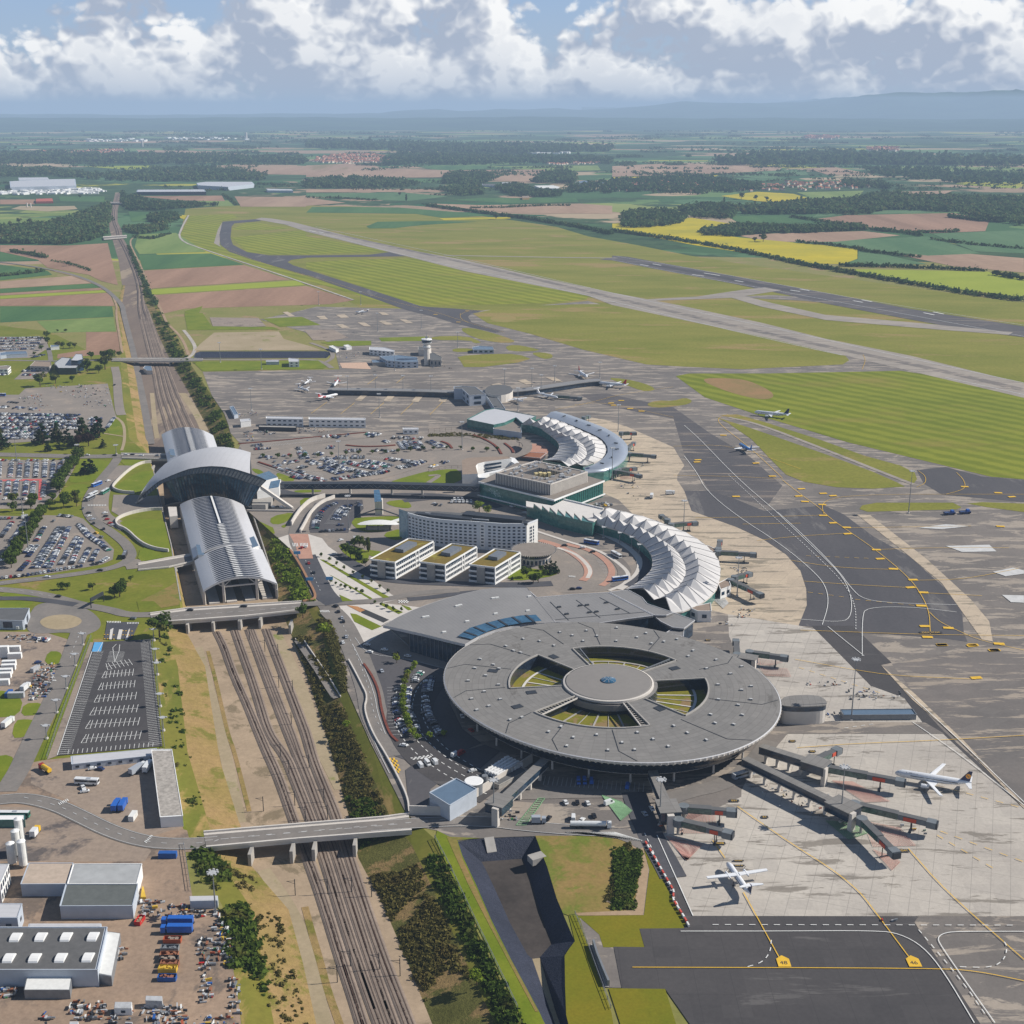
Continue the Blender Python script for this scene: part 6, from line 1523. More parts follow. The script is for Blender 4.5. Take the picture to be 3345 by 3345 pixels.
north=[P(x,y,max(0.3,s_.z+1.0))-X0 for (x,y),s_ in zip(px('S 90,940 130,850 190,750 270,645 400,500 520,425 620,375 800,318 950,290 1080,282 1200,295 1320,318 1428,350'),south)]
rows=[[],[],[],[],[]]
for a,b in zip(south,north):
 w=(b-a).length
 for k,f in enumerate((0,.25,.5,.75,1)): p=a.lerp(b,f); p.z+=.05*w*(1-(2*f-1)**2); rows[k].append(p)
fine=[smooth_loop(r,1,False) for r in rows]
hall=empty('station_hall',(0,0,0)); hall.parent=T
MB().grid(fine).build('wing_roof',metalw,hall,smooth=True)
mb=MB(); mb.grid([fine[0],[p-Vector((0,0,1.2)) for p in fine[0]]]); mb.grid([fine[-1],[p-Vector((0,0,1.2)) for p in fine[-1]]]); e=[r[-1] for r in fine]; mb.grid([e,[p-Vector((0,0,1.2)) for p in e]]); mb.grid([[p-Vector((0,0,1.25)) for p in r] for r in fine]); mb.build('wing_edge',concm,hall)
up=onplane('S 160,852 350,692 500,622 700,547 850,522 960,514 1100,520 1200,537 1310,567 1420,602 1520,635 1608,676')
lo=onplane('S 175,885 390,712 555,650 715,612 850,592 1000,596 1130,618 1220,642 1310,672 1400,705 1470,728 1535,750',-3)
up=rsm(up,40);lo=rsm(lo,40)
mb=MB(); mb.grid([up,lo]); mb.build('canopy_glazing',glass('canopy_glass',(78,82,84),(112,112,108)),hall)
mb=MB()
for i,(a,b) in enumerate(zip(up,lo)): mb.beam(a,b,.45,.7)
for r in (up,lo):
 for a,b in zip(r,r[1:]): mb.beam(a,b,.5,.5)
mb.build('canopy_fins',steeld,hall)
bot=[P(x,y,4)-X0 for x,y in px('S 540,905 620,930 700,905 800,880 900,872 1000,875 1100,890 1200,920 1300,950 1395,982')]
lo2=lo[9:]; bot=rsm(bot,len(lo2))
mb=MB(); mb.grid([lo2,bot]); mb.build('south_glass_wall',glass('hall_glass',(26,42,58),(70,98,112),.12),hall)
mb=MB()
for a,b in zip(lo2,bot): mb.beam(a,b,.4,.6)
mid_=[a.lerp(b,.45) for a,b in zip(lo2,bot)]
for r in (bot,mid_):
 for a,b in zip(r,r[1:]): mb.beam(a,b,.3,.4)
mb.build('mullions',steeld,hall)
p,q_=onplane('S 1545,752')[0],B0-X0; mb=MB(); mb.beam(p,q_,3,3); mb.beam(lo[0],south[0],2.5,1.5); mb.build('arch_legs',concw,hall)
ee=[P(x,y,12)-X0 for x,y in px('S 1480,620 1640,566 1745,640 1560,690')]
mb=MB(); mb.prism([(p.x,p.y) for p in ee],5,12,0,1); mb.build('east_block',[whitewall,glassb],hall)
ee=[P(x,y,12)-X0 for x,y in px('S 1550,700 1780,662 1760,762 1500,800')]
mb=MB(); mb.prism([(p.x,p.y) for p in ee],4,12,0,0); mb.build('east_gallery',whitewall,hall)
ee=[P(x,y,12.2)-X0 for x,y in px('S 1665,690 1775,668 1755,755 1640,775')]; MB().poly([(p.x,p.y,12.3) for p in ee]).build('east_rooflight',glassb,hall)
ee=[P(x,y,5)-X0 for x,y in px('S 1470,830 1560,810 1690,830 1670,930 1600,960 1440,960')]; MB().prism([(p.x,p.y) for p in ee],0,5,0).build('east_base',concm,hall)
bk=[Vector((p.x,p.y,0)) for p in fine[-1]][6:]
mb=MB(); mb.grid([[Vector((p.x,p.y,-6)) for p in fine[3][8:]],[p-Vector((0,0,2)) for p in fine[3][8:]]]); mb.build('north_wall',glassd,hall)
for s,h in (('S 470,308 530,312 548,388 490,380',9),('S 785,1425 860,1430 888,1545 815,1548',8),('S 1402,1350 1465,1328 1520,1440 1448,1465',8)):
 ee=[P(x,y,h)-X0 for x,y in px(s)]; MB().prism([(p.x,p.y) for p in ee],0,h,0,1).build('lift_house',[whitewall,solar],T)
ee=[P(x,y,4)-X0 for x,y in px('S 460,985 560,985 572,1090 480,1100')]; MB().prism([(p.x,p.y) for p in ee],-6,4,0).build('west_stair_head',concw,T)
leafA=leafy('foliage_broadleaf',(46,64,26),(74,94,36),(112,128,52))
leafB=leafy('foliage_conifer',(24,42,26),(36,58,34),(56,80,44))
leafC=leafy('foliage_scrub',(66,66,36),(100,96,52),(136,124,76),.9)
leafD=leafy('foliage_copper',(44,34,34),(58,44,42),(74,56,48))
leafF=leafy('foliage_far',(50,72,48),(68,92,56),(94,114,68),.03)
leafY=leafy('foliage_spring',(86,108,34),(118,138,44),(150,162,64))
bark=flat('bark',(84,66,50),.9)
def crown_mb(kind,nq,seed):
 rnd=np.random.default_rng(seed); vs=[];fs=[]
 def clump(c,r,n,s,flatn=.8):
  for _ in range(n):
   d=rnd.normal(size=3); d/=np.linalg.norm(d); d[2]*=flatn
   p=c+d*r*rnd.uniform(.7,1.05); u=rnd.normal(size=3); u-=u.dot(d)*d*.6; u/=np.linalg.norm(u); w=np.cross(d,u); w/=max(1e-6,np.linalg.norm(w)); q=s*rnd.uniform(.6,1.3)
   k=len(vs); vs.extend([tuple(p-u*q-w*q*.6),tuple(p+u*q-w*q*.5),tuple(p+u*q*.6+w*q),tuple(p-u*q*.8+w*q*.7)]); fs.append((k,k+1,k+2,k+3))
 if kind=='broad':
  for _ in range(11):
   a=rnd.uniform(0,2*PI); r=rnd.uniform(0,.30); z=rnd.uniform(.42,.86); clump(np.array([r*math.cos(a),r*math.sin(a),z]),rnd.uniform(.15,.23),nq//11,.062)
 elif kind=='conifer':
  for k in range(9):
   z=.15+.8*k/8; rr=.25*(1-k/9)+.02
   for j in range(max(2,7-k)):
    a=rnd.uniform(0,2*PI); clump(np.array([rr*.7*math.cos(a),rr*.7*math.sin(a),z]),rr*.55+.02,nq//36,.05,.5)
 elif kind=='poplar':
  for k in range(9): z=.2+.75*k/8; clump(np.array([rnd.uniform(-.02,.02),rnd.uniform(-.02,.02),z]),.13*(1-.5*abs(k-3)/6),nq//9,.05)
 else:
  for _ in range(6):
   a=rnd.uniform(0,2*PI); r=rnd.uniform(0,.3); clump(np.array([r*math.cos(a),r*math.sin(a),rnd.uniform(.2,.6)]),rnd.uniform(.22,.36),nq//6,.11)
 return vs,fs
CRM={}
def crown_mesh(kind,seed,mat,nq=330):
 k=(kind,seed,mat.name,nq)
 if k not in CRM:
  v,f=crown_mb(kind,nq,seed); me=bpy.data.meshes.new('crown'); me.from_pydata(v,[],f); me.materials.append(mat); me.update(); CRM[k]=me
 return CRM[k]
TRK=None
def tree(p,h,kind='broad',mat=None,label='tree',group=None,name=None,w=1.0,nq=330):
 global TRK
 mat=mat or leafA; seed=random.randrange(4)
 nm=name or {'broad':'broadleaf_tree','conifer':'conifer_tree','poplar':'poplar_tree','bush':'bush'}[kind]
 if kind=='bush':
  o=mesh_obj(nm,crown_mesh(kind,seed,mat,200)); o.location=p; o.scale=(h*w,h*w,h); o.rotation_euler=(0,0,random.uniform(0,6.28)); tag(o,label,'bush',group); return o
 t=empty(nm,p,random.uniform(0,6.28)); t.scale=(h*w,h*w,h); tag(t,label,'tree',group)
 if TRK is None:
  mb=MB(); mb.tube((0,0,-.01),(0,0,.55),.035,.018,6)
  for a in (0,2.1,4.2): mb.tube((0,0,.3),(.18*math.cos(a),.18*math.sin(a),.6),.015,.006,4)
  o=mb.build('trunk',bark,t); TRK=o.data
 else: mesh_obj('trunk',TRK,t)
 mesh_obj('crown',crown_mesh(kind,seed,mat,nq),t)
 return t
def trees(s,h,kind='broad',mat=None,label='',group=None,name=None,w=1.0,z=0,jit=.15):
 pts=W(s,z); n_=len(pts)
 for p in pts:
  tree(p,h*random.uniform(1-jit,1+jit),kind,mat,label,group,name,w)
def treeline(s,n_,h,kind,mat,label,group,w=1.0,jx=0.5,z=0):
 pts=W(s,z); L_=sum((b-a).length for a,b in zip(pts,pts[1:])); q=resample(pts,L_/max(1,n_-1)*.999)[:n_]
 for p in q: tree(p+Vector((random.uniform(-jx,jx),random.uniform(-jx,jx),0)),h*random.uniform(.85,1.15),kind,mat,label,group,None,w)
treeline('D 640,1190 600,1250 540,1320 490,1400 450,1480',24,10.5,'broad',leafA,'small rounded tree in the dense double avenue between the two western car parks','avenue trees of the west car parks',1.15,2)
treeline('D 350,1650 300,1720 240,1810 180,1890 H 150,230 110,310 80,370',26,10.5,'broad',leafA,'small rounded tree in the avenue cutting through the lower west car park','avenue trees of the lower west car park',1.15,2)
for s,lb in (('D 103,1560','broadleaf tree on the verge left of the lamp mast, upper of two'),('D 97,1620','broadleaf tree on the verge left of the lamp mast, lower of two'),('D 265,1560','broadleaf tree right of the lamp mast on the verge, upper one'),('D 245,1605','broadleaf tree right of the lamp mast on the verge, lower one'),('D 418,1540','broadleaf tree at the foot of the upper avenue'),('D 395,1595','broadleaf tree below the foot of the upper avenue'),('D 515,1545','tree in the middle pair on the verge strip, upper one'),('D 505,1595','tree in the middle pair on the verge strip, lower one'),('D 598,1530','rightmost verge tree, upper one'),('D 605,1580','rightmost verge tree, lower one')): trees(s,10,label=lb,w=1.1)
for s,h,k,m_,lb in (('D 340,1090',19,'conifer',leafB,'leftmost large dark conifer below the western car park'),('D 455,1070',22,'conifer',leafB,'widest dark cedar below the western car park'),('D 540,1100',18,'conifer',leafB,'dark cedar between the widest cedar and the copper trees'),('D 660,1060',26,'conifer',leafB,'tallest cedar behind the copper trees'),('D 780,1040',20,'conifer',leafB,'rightmost large cedar beside the parked cars'),
('D 625,1120',14,'broad',leafD,'left dark purple copper tree by the boulevard'),('D 700,1105',13,'broad',leafD,'right dark purple copper tree by the boulevard'),('D 377,1145',9,'conifer',leafB,'small conifer on the boulevard lawn, left one'),('D 470,1130',8,'conifer',leafB,'small conifer on the boulevard lawn, middle one'),('D 815,1118',9,'conifer',leafB,'small round conifer on the lawn near the curved path'),
('D 672,1330',14,'conifer',leafB,'left of the twin dark conifers on the triangular lawn'),('D 718,1318',14,'conifer',leafB,'right of the twin dark conifers on the triangular lawn'),('D 15,1125',20,'conifer',leafB,'dark conifer at the left picture edge by the boulevard')): trees(s,h,k,m_,lb,w=1.5 if k=='conifer' else 1.1)
for s,h,lb in (('D 318,635',17,'rounded tree left of the yard of machines'),('D 440,610',14,'wide tree above the yard of machines'),('D 570,600',10,'low tree above the digger row'),('D 690,520',15,'tree in front of the dark office building'),('D 780,530',13,'tree on the lawn right of the dark office building'),('D 830,500',18,'tall tree by the path bend'),('D 870,430',16,'tree by the bridge approach'),('D 820,420',15,'tree behind the path bend'),('D 720,415',12,'tree behind the dark office wing'),('D 940,400',10,'tree at the bridge approach edge'),
('D 330,350',9,'bushy tree at the corner of the upper car park'),('D 375,300',10,'tree beside the upper car park fence'),('D 370,255',10,'tree at the top of the upper car park'),('D 275,390',6,'small tree by the hire office'),('D 460,325',9,'tree left of the farm house'),('D 500,330',10,'dark tree hiding the farm house'),('D 550,335',10,'dark tree right of the farm house'),('D 590,330',9,'rightmost tree of the farm house garden'),('D 455,205',5,'left small bush tree in the green field'),('D 520,205',5,'right small bush tree in the green field'),
('H 1260,920',15,'big lone tree at the corner of the new car park'),('H 905,610',9,'leafy tree on the triangular lawn, left of its pair'),('H 945,605',10,'leafy tree on the triangular lawn, right of its pair'),('H 965,560',8,'small tree beside the park path'),('H 730,550',6,'spreading bush on the long lawn'),('H 480,545',6,'left bushy tree on the long lawn'),('H 530,545',6,'right bushy tree on the long lawn'),('H 1030,480',5,'small tree near the upper park path'),('H 965,498',5,'small tree beside the bend of the park path'),
('I 700,1010',9,'dark tree at the top of the planted triangle'),('I 860,1160',10,'bright tree in the planted triangle'),('I 1045,1890',6,'yellow-green bush at the foot of the planted triangle'),('I 550,505',6,'bush at the top of the eastern station slope'),('F 400,1625',10,'round spring tree beside the hotel car park'),('F 460,1640',7,'copper shrub next to the round spring tree'),
('N 690,1770',8,'round bright bush by the pond fence')): trees(s,h,label=lb,w=1.15,mat=leafY if ('spring' in lb or 'yellow' in lb or 'bright' in lb) else leafA)
for s,h,k,lb in (('J 140,500',8,'broad','tree group west of the offices, leftmost'),('J 180,495',9,'broad','tree group west of the offices, second'),('J 220,510',8,'broad','tree group west of the offices, third'),('J 250,540',12,'poplar','slim tree west of the offices'),('J 110,590',10,'broad','tree beside the dark road west of the offices'),('J 150,600',9,'broad','tree just right of the slim one by the dark road'),('J 75,560',9,'broad','outermost tree by the dark road west of the offices'),('J 230,650',6,'broad','low tree at the corner of the left office'),('J 180,600',8,'conifer','small conifer at the left office corner'),
('J 1500,745',8,'broad','round tree on the lawn by the rotunda'),('J 1550,790',8,'broad','left tree of the pair at the lawn tip'),('J 1590,785',8,'broad','right tree of the pair at the lawn tip'),('J 1655,680',8,'conifer','left conifer on the lawn by the rotunda'),('J 1692,715',11,'conifer','tall middle conifer on the lawn by the rotunda'),('J 1725,710',9,'conifer','right conifer on the lawn by the rotunda'),('J 1610,690',6,'broad','shrubby tree beside the rotunda'),('J 1640,730',6,'broad','leafy shrub between the conifers and the pair'),('J 1385,765',4,'conifer','small cone tree at the right office corner')): trees(s,h,k,leafB if k=='conifer' else leafA,lb,w=1.1)
for s,n_,lb,g in (('I 850,530 1000,620 1180,710 1320,790 1370,820',9,'young street tree on the upper plaza strip','young plaza trees'),('I 920,740 1050,790 1170,820',7,'young tree on the middle plaza strip','young plaza trees middle'),('I 1270,900 1330,930 1420,970 1480,965',5,'young tree on the plaza beside the wing roof','young plaza trees lower')): treeline('%s'%s,n_,3.6,'broad',leafA,lb,g,.9)
treeline('I 1590,1410 1530,1480 1500,1560 1490,1650 1490,1750 1520,1860 1560,1932',15,5,'broad',leafY,'slender young tree in the middle strip of the car park by the round terminal','car park strip trees')
treeline('N 225,20 250,110 300,240 355,240 420,220 480,210',9,5,'broad',leafY,'young tree at the lower end of the car park by the round terminal','lower car park trees')
trees('I 1440,1370',6,'broad',leafY,'bright young tree on the small traffic triangle');
treeline('E 630,1200 725,1200 845,1200 985,1195 1190,1185 1270,1180 1350,1175 1430,1170 1500,1165 1580,1165 1660,1165 1810,1145 1890,1140',13,5,'broad',leafA,'small round tree among the cars of the main car park','main car park trees',1.1)
treeline('F 35,1135 230,1130 385,1150 450,1150 495,1155 540,1140',6,5,'broad',leafA,'small round tree in the northern forecourt','north forecourt trees',1.1)
def quadsmesh(name,P_,S_,mat,label,cat,n_leaf=26,flatk=.7,seed=1):
 rnd=np.random.default_rng(seed); P_=np.array(P_); S_=np.array(S_); n=len(P_)
 if n==0: return
 base=rnd.normal(size=(n_leaf*3,3)); base/=np.linalg.norm(base,axis=1)[:,None]
 sel=rnd.integers(0,len(base),size=(n,n_leaf)); d=base[sel]+rnd.normal(size=(n,n_leaf,3))*.25
 d[...,2]=np.abs(d[...,2])*flatk
 c=P_[:,None,:]+d*S_[:,None,None]*rnd.uniform(.5,1,size=(n,n_leaf,1))
 u=rnd.normal(size=(n,n_leaf,3)); u/=np.linalg.norm(u,axis=2)[...,None]; w=np.cross(u,d+1e-3); w/=np.linalg.norm(w,axis=2)[...,None]
 q=S_[:,None,None]*rnd.uniform(.22,.42,size=(n,n_leaf,1))
 V=np.stack([c-u*q-w*q*.7,c+u*q-w*q*.6,c+u*q*.7+w*q,c-u*q*.8+w*q*.8],axis=2).reshape(-1,3)
 nf=n*n_leaf; me=bpy.data.meshes.new(name); me.vertices.add(nf*4); me.vertices.foreach_set('co',V.astype(np.float32).ravel())
 me.loops.add(nf*4); me.loops.foreach_set('vertex_index',np.arange(nf*4,dtype=np.int32)); me.polygons.add(nf); me.polygons.foreach_set('loop_start',np.arange(0,nf*4,4,dtype=np.int32)); me.polygons.foreach_set('loop_total',np.full(nf,4,dtype=np.int32))
 me.materials.append(mat); me.update(calc_edges=True); me.validate()
 o=mesh_obj(name,me); tag(o,label,cat,None,'stuff'); return o
def scat(quad,n,seed,dens=None):
 """quad: 4 world corner strips a(list) b(list) -> random points between two polylines"""
 rnd=np.random.default_rng(seed); A_,B_=quad; out=[]
 for _ in range(n):
  t=rnd.uniform(0,len(A_)-1.001); i=int(t); f=t-i; v=rnd.uniform(); a=A_[i].lerp(A_[i+1],f); b=B_[i].lerp(B_[i+1],f); out.append(a.lerp(b,v))
 return out
def scrub(label,ia,ib,side,n,size,mat,seed,v0=0,v1=1,name='scrub',tt=None):
 rnd=np.random.default_rng(seed); pts=[];ss=[]
 for _ in range(n):
  t=rnd.uniform(ia,ib); i=min(int(t),len(TR)-2); f=t-i
  a0,b0=(TR[i][0],TR[i][1]) if side<0 else (TR[i][3],TR[i][2]); a1,b1=(TR[i+1][0],TR[i+1][1]) if side<0 else (TR[i+1][3],TR[i+1][2])
  a=a0.lerp(a1,f);b=b0.lerp(b1,f); v=rnd.uniform(v0,v1); p=a.lerp(b,v)
  if math.sin(p.x*.13+1.7*math.sin(p.y*.05+seed))+math.sin(p.y*.09+2*math.sin(p.x*.07))<-.75+.5*rnd.uniform(-1,1): continue
  pts.append(p); ss.append(size*(.35+1.25*rnd.uniform()**1.6))
 return quadsmesh(name,pts,ss,mat,label,'scrub',seed=seed)
scrub('dense green scrub along the top of the left bank of the near cutting',0,4.1,-1,700,2.3,leafA,3,.0,.38)
scrub('sparse dry bushes on the lower left bank of the near cutting',0,3.8,-1,260,1.0,leafC,4,.4,.85)
scrub('low dark planting covering the right bank of the near cutting',0,3.6,1,2600,1.2,leafC,5,.34,.97)
scrub('bright green bushes along the crest of the right bank near the pond fence',0,3.7,1,520,1.7,leafA,6,.02,.22)
scrub('dark planting on the bank between the two road bridges',5,7.9,1,1500,1.3,leafC,7,.32,.95)
scrub('green bushes scattered on the bank below the near bridge ramp',4.2,5.2,1,200,1.8,leafA,17,.5,.95)
scrub('leafy scrub beside the station front on the east bank',8.9,10.2,1,260,2.6,leafY,8,.1,.8)
scrub('green thicket on the east bank north of the station',12.9,16,1,620,2.4,leafA,9,.1,.85)
scrub('green thicket on the east bank beyond the far bridge',16,19,1,420,2.4,leafA,10,.0,.8)
scrub('small bushes on the grassy left bank beside the new car park',5.2,8,-1,70,1.5,leafA,11,.1,.45)
quadsmesh('scrub',[P(*p) for p in [(1200+.5176*(1560+random.uniform(0,90)+k*.0),2300+.5176*(1280-k)) for k in range(0,360,2)]],[1.9]*180,leafA,'bushy strip on the fenced grass beside the black apron','scrub',seed=12)
a=[W('N 1545,1290 1600,1100 1700,930'),W('N 1680,1290 1710,1050 1715,930')]
quadsmesh('scrub',[tuple(p) for p in scat(a,140,3)],[2.0]*140,leafA,'green hedge mass on the enclosed rough ground','scrub',seed=13)
a=[W('N 1490,1250 1560,1080 1640,880'),W('N 1530,1250 1600,1060 1660,890')]; quadsmesh('scrub',[tuple(p) for p in scat(a,120,4)],[1.3]*120,leafC,'dry scrub left of the gravel strip on the rough ground','scrub',seed=14)
a=[W('I 820,1030 900,1200 960,1400 1010,1600'),W('I 900,1030 960,1150 1020,1380 1035,1560')]; quadsmesh('scrub',[tuple(p) for p in scat(a,300,5)],[1.6]*300,leafC,'planted triangle between the service ramp and the avenue','scrub',seed=15)
a=[W('F 0,1015 200,1000 450,1015 700,1040'),W('F 0,1030 200,1030 450,1045 720,1062')]; quadsmesh('scrub',[tuple(p) for p in scat(a,200,6)],[1.5]*200,leafC,'planting under the timber pergola in the northern forecourt','scrub',seed=16)
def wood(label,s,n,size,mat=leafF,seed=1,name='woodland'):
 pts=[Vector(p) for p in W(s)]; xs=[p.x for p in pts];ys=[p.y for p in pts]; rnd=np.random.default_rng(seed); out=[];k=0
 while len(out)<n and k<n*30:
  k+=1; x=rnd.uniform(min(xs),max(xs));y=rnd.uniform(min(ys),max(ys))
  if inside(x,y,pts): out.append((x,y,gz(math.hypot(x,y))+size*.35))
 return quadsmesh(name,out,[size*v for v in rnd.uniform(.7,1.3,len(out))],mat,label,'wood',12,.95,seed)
WD=[('dark woodland left of the main line','A 0,1440 330,1410 480,1360 600,1320 690,1280 690,1400 650,1500 430,1545 0,1540',1600,9),
('tree belt along the right side of the main line','A 760,1220 900,1260 1000,1280 1230,1285 1380,1300 1000,1330 800,1330 770,1280',420,9),
('dark round wood beside the airfield track','A 935,1390 960,1360 1050,1352 1120,1365 1125,1395 1040,1415 950,1400',260,9),
('woodland behind the long factory roofs','A 640,1110 900,1090 1250,1060 1500,1080 1680,1110 1650,1140 1250,1145 900,1150 660,1140',700,15),
('tree belt across the left plain','A 0,1060 400,1085 640,1110 620,1140 300,1110 0,1120',350,15),
('low scrub wood near the track bend','A 780,1440 900,1430 1050,1420 1060,1450 900,1480 820,1480',260,7),
('isolated hilltop wood in the middle distance','B 865,1160 880,1110 960,1097 1120,1097 1180,1120 1185,1140 1080,1170 920,1172',420,15),
('light green wood right of the hilltop wood','B 1420,1150 1500,1105 1620,1090 1700,1110 1700,1160 1550,1160',260,16),
('tree belt in front of the village houses','B 840,1200 950,1185 1100,1180 1110,1230 1000,1238 940,1225',240,12),
('trees round the white factory','B 1190,1185 1350,1170 1450,1210 1600,1215 1610,1245 1400,1245 1300,1240',420,12),
('scrubby wood at the foot of the brown plain','B 0,1150 200,1125 450,1130 700,1160 700,1180 450,1195 200,1190 0,1190',420,14),
('village trees on the right of the plain','B 1640,1180 1932,1150 C 0,850 400,830 560,850 700,870 690,895 400,915 0,900 B 1932,1225 1650,1215',900,13),
('rounded clump of trees in the rapeseed','C 50,1010 120,995 250,995 350,1015 330,1050 200,1070 60,1068',420,11),
('long tree clump beside the rapeseed','C 410,1085 600,1058 800,1070 1180,1065 1190,1080 900,1095 700,1098 570,1112 430,1105',620,9),
('big woodland ridge on the right','C 600,985 800,960 1100,945 1280,915 1500,930 1932,935 1932,1060 1700,1030 1640,1000 1300,985 1180,1010 900,1005 620,1010',2000,13),
('woodland left part of the ridge','C 300,985 450,965 600,975 560,1030 400,1025',350,12),
('large dark forest on the horizon plain','C 480,760 700,730 1100,725 1500,745 1932,760 1932,780 1300,775 900,775 560,780',900,28),
('tree groups right of the far village','C 1160,790 1500,800 1932,830 1932,870 1600,860 1250,830',420,16),
('trees between far fields on the right','C 1060,850 1280,860 1300,890 1100,880',160,12),
('belt of woods on the left horizon plain','A 0,980 300,975 700,985 1100,985 1500,1000 1932,1010 1932,1040 1400,1035 1000,1040 500,1030 0,1040',1100,22),
('middle belt of distant woods','B 0,905 500,905 900,925 1400,930 1932,935 1932,960 1300,975 700,960 0,935',1100,30),
('belt of woods behind the brown plain','B 480,1010 600,975 1000,980 1300,990 1932,1005 1932,1035 1300,1035 900,1045 680,1040 500,1050',1000,20)]
for k,(lb,s,n_,sz) in enumerate(WD): wood(lb,s,n_,sz,seed=30+k)
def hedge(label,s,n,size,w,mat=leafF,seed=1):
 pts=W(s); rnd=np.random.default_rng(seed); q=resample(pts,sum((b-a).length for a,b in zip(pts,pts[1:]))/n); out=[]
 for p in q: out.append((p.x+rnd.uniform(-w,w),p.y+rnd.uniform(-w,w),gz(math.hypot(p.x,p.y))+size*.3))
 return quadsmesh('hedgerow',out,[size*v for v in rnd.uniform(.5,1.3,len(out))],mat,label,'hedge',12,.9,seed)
HD=[('B 760,1300 900,1320 1100,1345 1300,1370 1500,1400 1700,1430 1932,1480',420,7,10,'dark hedged bank on the far side of the runways'),('C 0,1085 250,1120 500,1160 700,1200 900,1245 1100,1280 1400,1335 1700,1385 1932,1415',620,6,7,'long dark shrub bank beyond the second runway'),
('C 1070,1250 1300,1255 1500,1262 1750,1275',110,6,3,'hedge of round trees right of the shrub bank'),('C 840,1020 1000,1045 1140,1060 1190,1075 1400,1100 1450,1110',130,7,3,'stepping hedgerow between soil fields'),('C 870,1140 1000,1150 1150,1170 1200,1185 1450,1210',100,6,3,'hedgerow right of the rapeseed'),
('C 1240,1080 1400,1095 1600,1090 1620,1085',70,7,3,'hedge above the big right soil field'),('C 1580,1020 1750,1040',60,9,8,'tree clump in the right soil field'),('C 1500,1125 1700,1150 1932,1170',60,6,3,'sparse hedge across the right green field'),('C 1790,1290 1932,1315 2100,1340',60,7,4,'hedge at the right picture edge'),
('A 70,1590 200,1610 290,1630',60,6,5,'bushy hedge in the left fields'),('A 330,1650 450,1670 570,1710',30,4,2,'broken hedge line crossing the left soil field'),('A 840,1500 960,1510 1060,1480',60,5,6,'scrub line beside the curved farm track'),('B 1040,1315 1250,1312 1500,1300 1660,1300',80,6,4,'hedge line across the far soil fields'),('A 0,1745 150,1730 280,1715',50,5,5,'hedge beside the branch line'),
('A 810,1560 880,1720 940,1850 990,1932',170,4,3,'shrubs lining the right side of the main line'),('A 1410,1230 1450,1260 1500,1300',60,6,4,'poplar hedge at the corner of the brown field'),('B 0,1250 200,1252 450,1268',60,6,5,'hedge behind the green strip field')]
for k,(s,n_,sz,w,lb) in enumerate(HD): hedge(lb[0].lower()+lb[1:],s,n_,sz,w,seed=80+k)
hr=random.Random(77); hp=[];hs=[]
for k in range(260):   # hedges, copses and tree rows breaking up the distant plain
 y=430+210*hr.random()**1.3; x=hr.uniform(-100,3445)
 if y>560 and (200<x<520): continue
 if y>620 and x>1900: continue
 p=P(x,y); L_=hr.uniform(60,420)*(1+ (640-y)/120); a=hr.uniform(-.35,.35) if hr.random()<.75 else hr.uniform(.8,2.2); sz=6+(640-y)/22; w=hr.uniform(2,8) if hr.random()<.7 else hr.uniform(20,90)
 for j in range(int(26+w*.5)):
  u=hr.uniform(-.5,.5)*L_; v=hr.uniform(-1,1)*w; X_=p.x+u*math.cos(a)-v*math.sin(a);Y_=p.y+u*math.sin(a)+v*math.cos(a); hp.append((X_,Y_,gz(math.hypot(X_,Y_))+sz*.3)); hs.append(sz*hr.uniform(.6,1.4))
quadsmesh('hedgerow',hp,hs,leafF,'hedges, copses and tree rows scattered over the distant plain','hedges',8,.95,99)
for s,h,lb in (('B 590,1235',14,'lone dark tree behind the strip fields'),('B 632,1270',24,'tall poplar standing alone beyond the runway'),('B 1198,1385',18,'lone round tree by the yellow strip'),('B 1300,1382',14,'small tree right of the lone round tree'),('C 708,1135',22,'large solitary tree below the rapeseed wood'),('C 668,1135',13,'smaller tree left of the solitary tree'),('C 605,935',26,'tall tree on the edge of the yellow-green field'),('C 525,955',22,'poplar pair near the village'),('C 675,940',20,'left tree group in the yellow field'),('C 725,945',18,'right tree group in the yellow field'),('A 435,1680',12,'single tree in the left soil field'),('A 505,1250',14,'tree at the edge of the green field by the warehouses'),('A 125,1410',16,'left field tree below the gravel works'),('A 190,1410',16,'right field tree below the gravel works')):
 p=W(s)[0]; tree(p,h,'poplar' if 'poplar' in lb else 'broad',leafF,lb,w=1.2)
def paint(name,c,r=.35):
 m,n,l,b=nt(name,r,0,.5); b.inputs['Base Color'].default_value=rgb(c);
 v=coords(n,l); f=noise(n,l,v,.8,3,.5); l.new(ramp(n,l,f,[(.3,tuple(x*.92 for x in rgb(c)[:3])+(1,)),(.7,rgb(c))]),b.inputs['Base Color']); return m
CP={'white':paint('car_white',(214,216,216)),'silver':paint('car_silver',(160,166,174)),'grey':paint('car_grey',(104,108,114)),'black':paint('car_black',(36,38,44)),'dark blue':paint('car_blue',(40,58,100)),'red':paint('car_red',(150,34,34)),'yellow':paint('car_yellow',(220,176,40)),'blue':paint('car_bright_blue',(38,96,180)),'green':paint('car_green',(60,130,110))}
cwin=paint('car_glass',(22,28,36),.15)
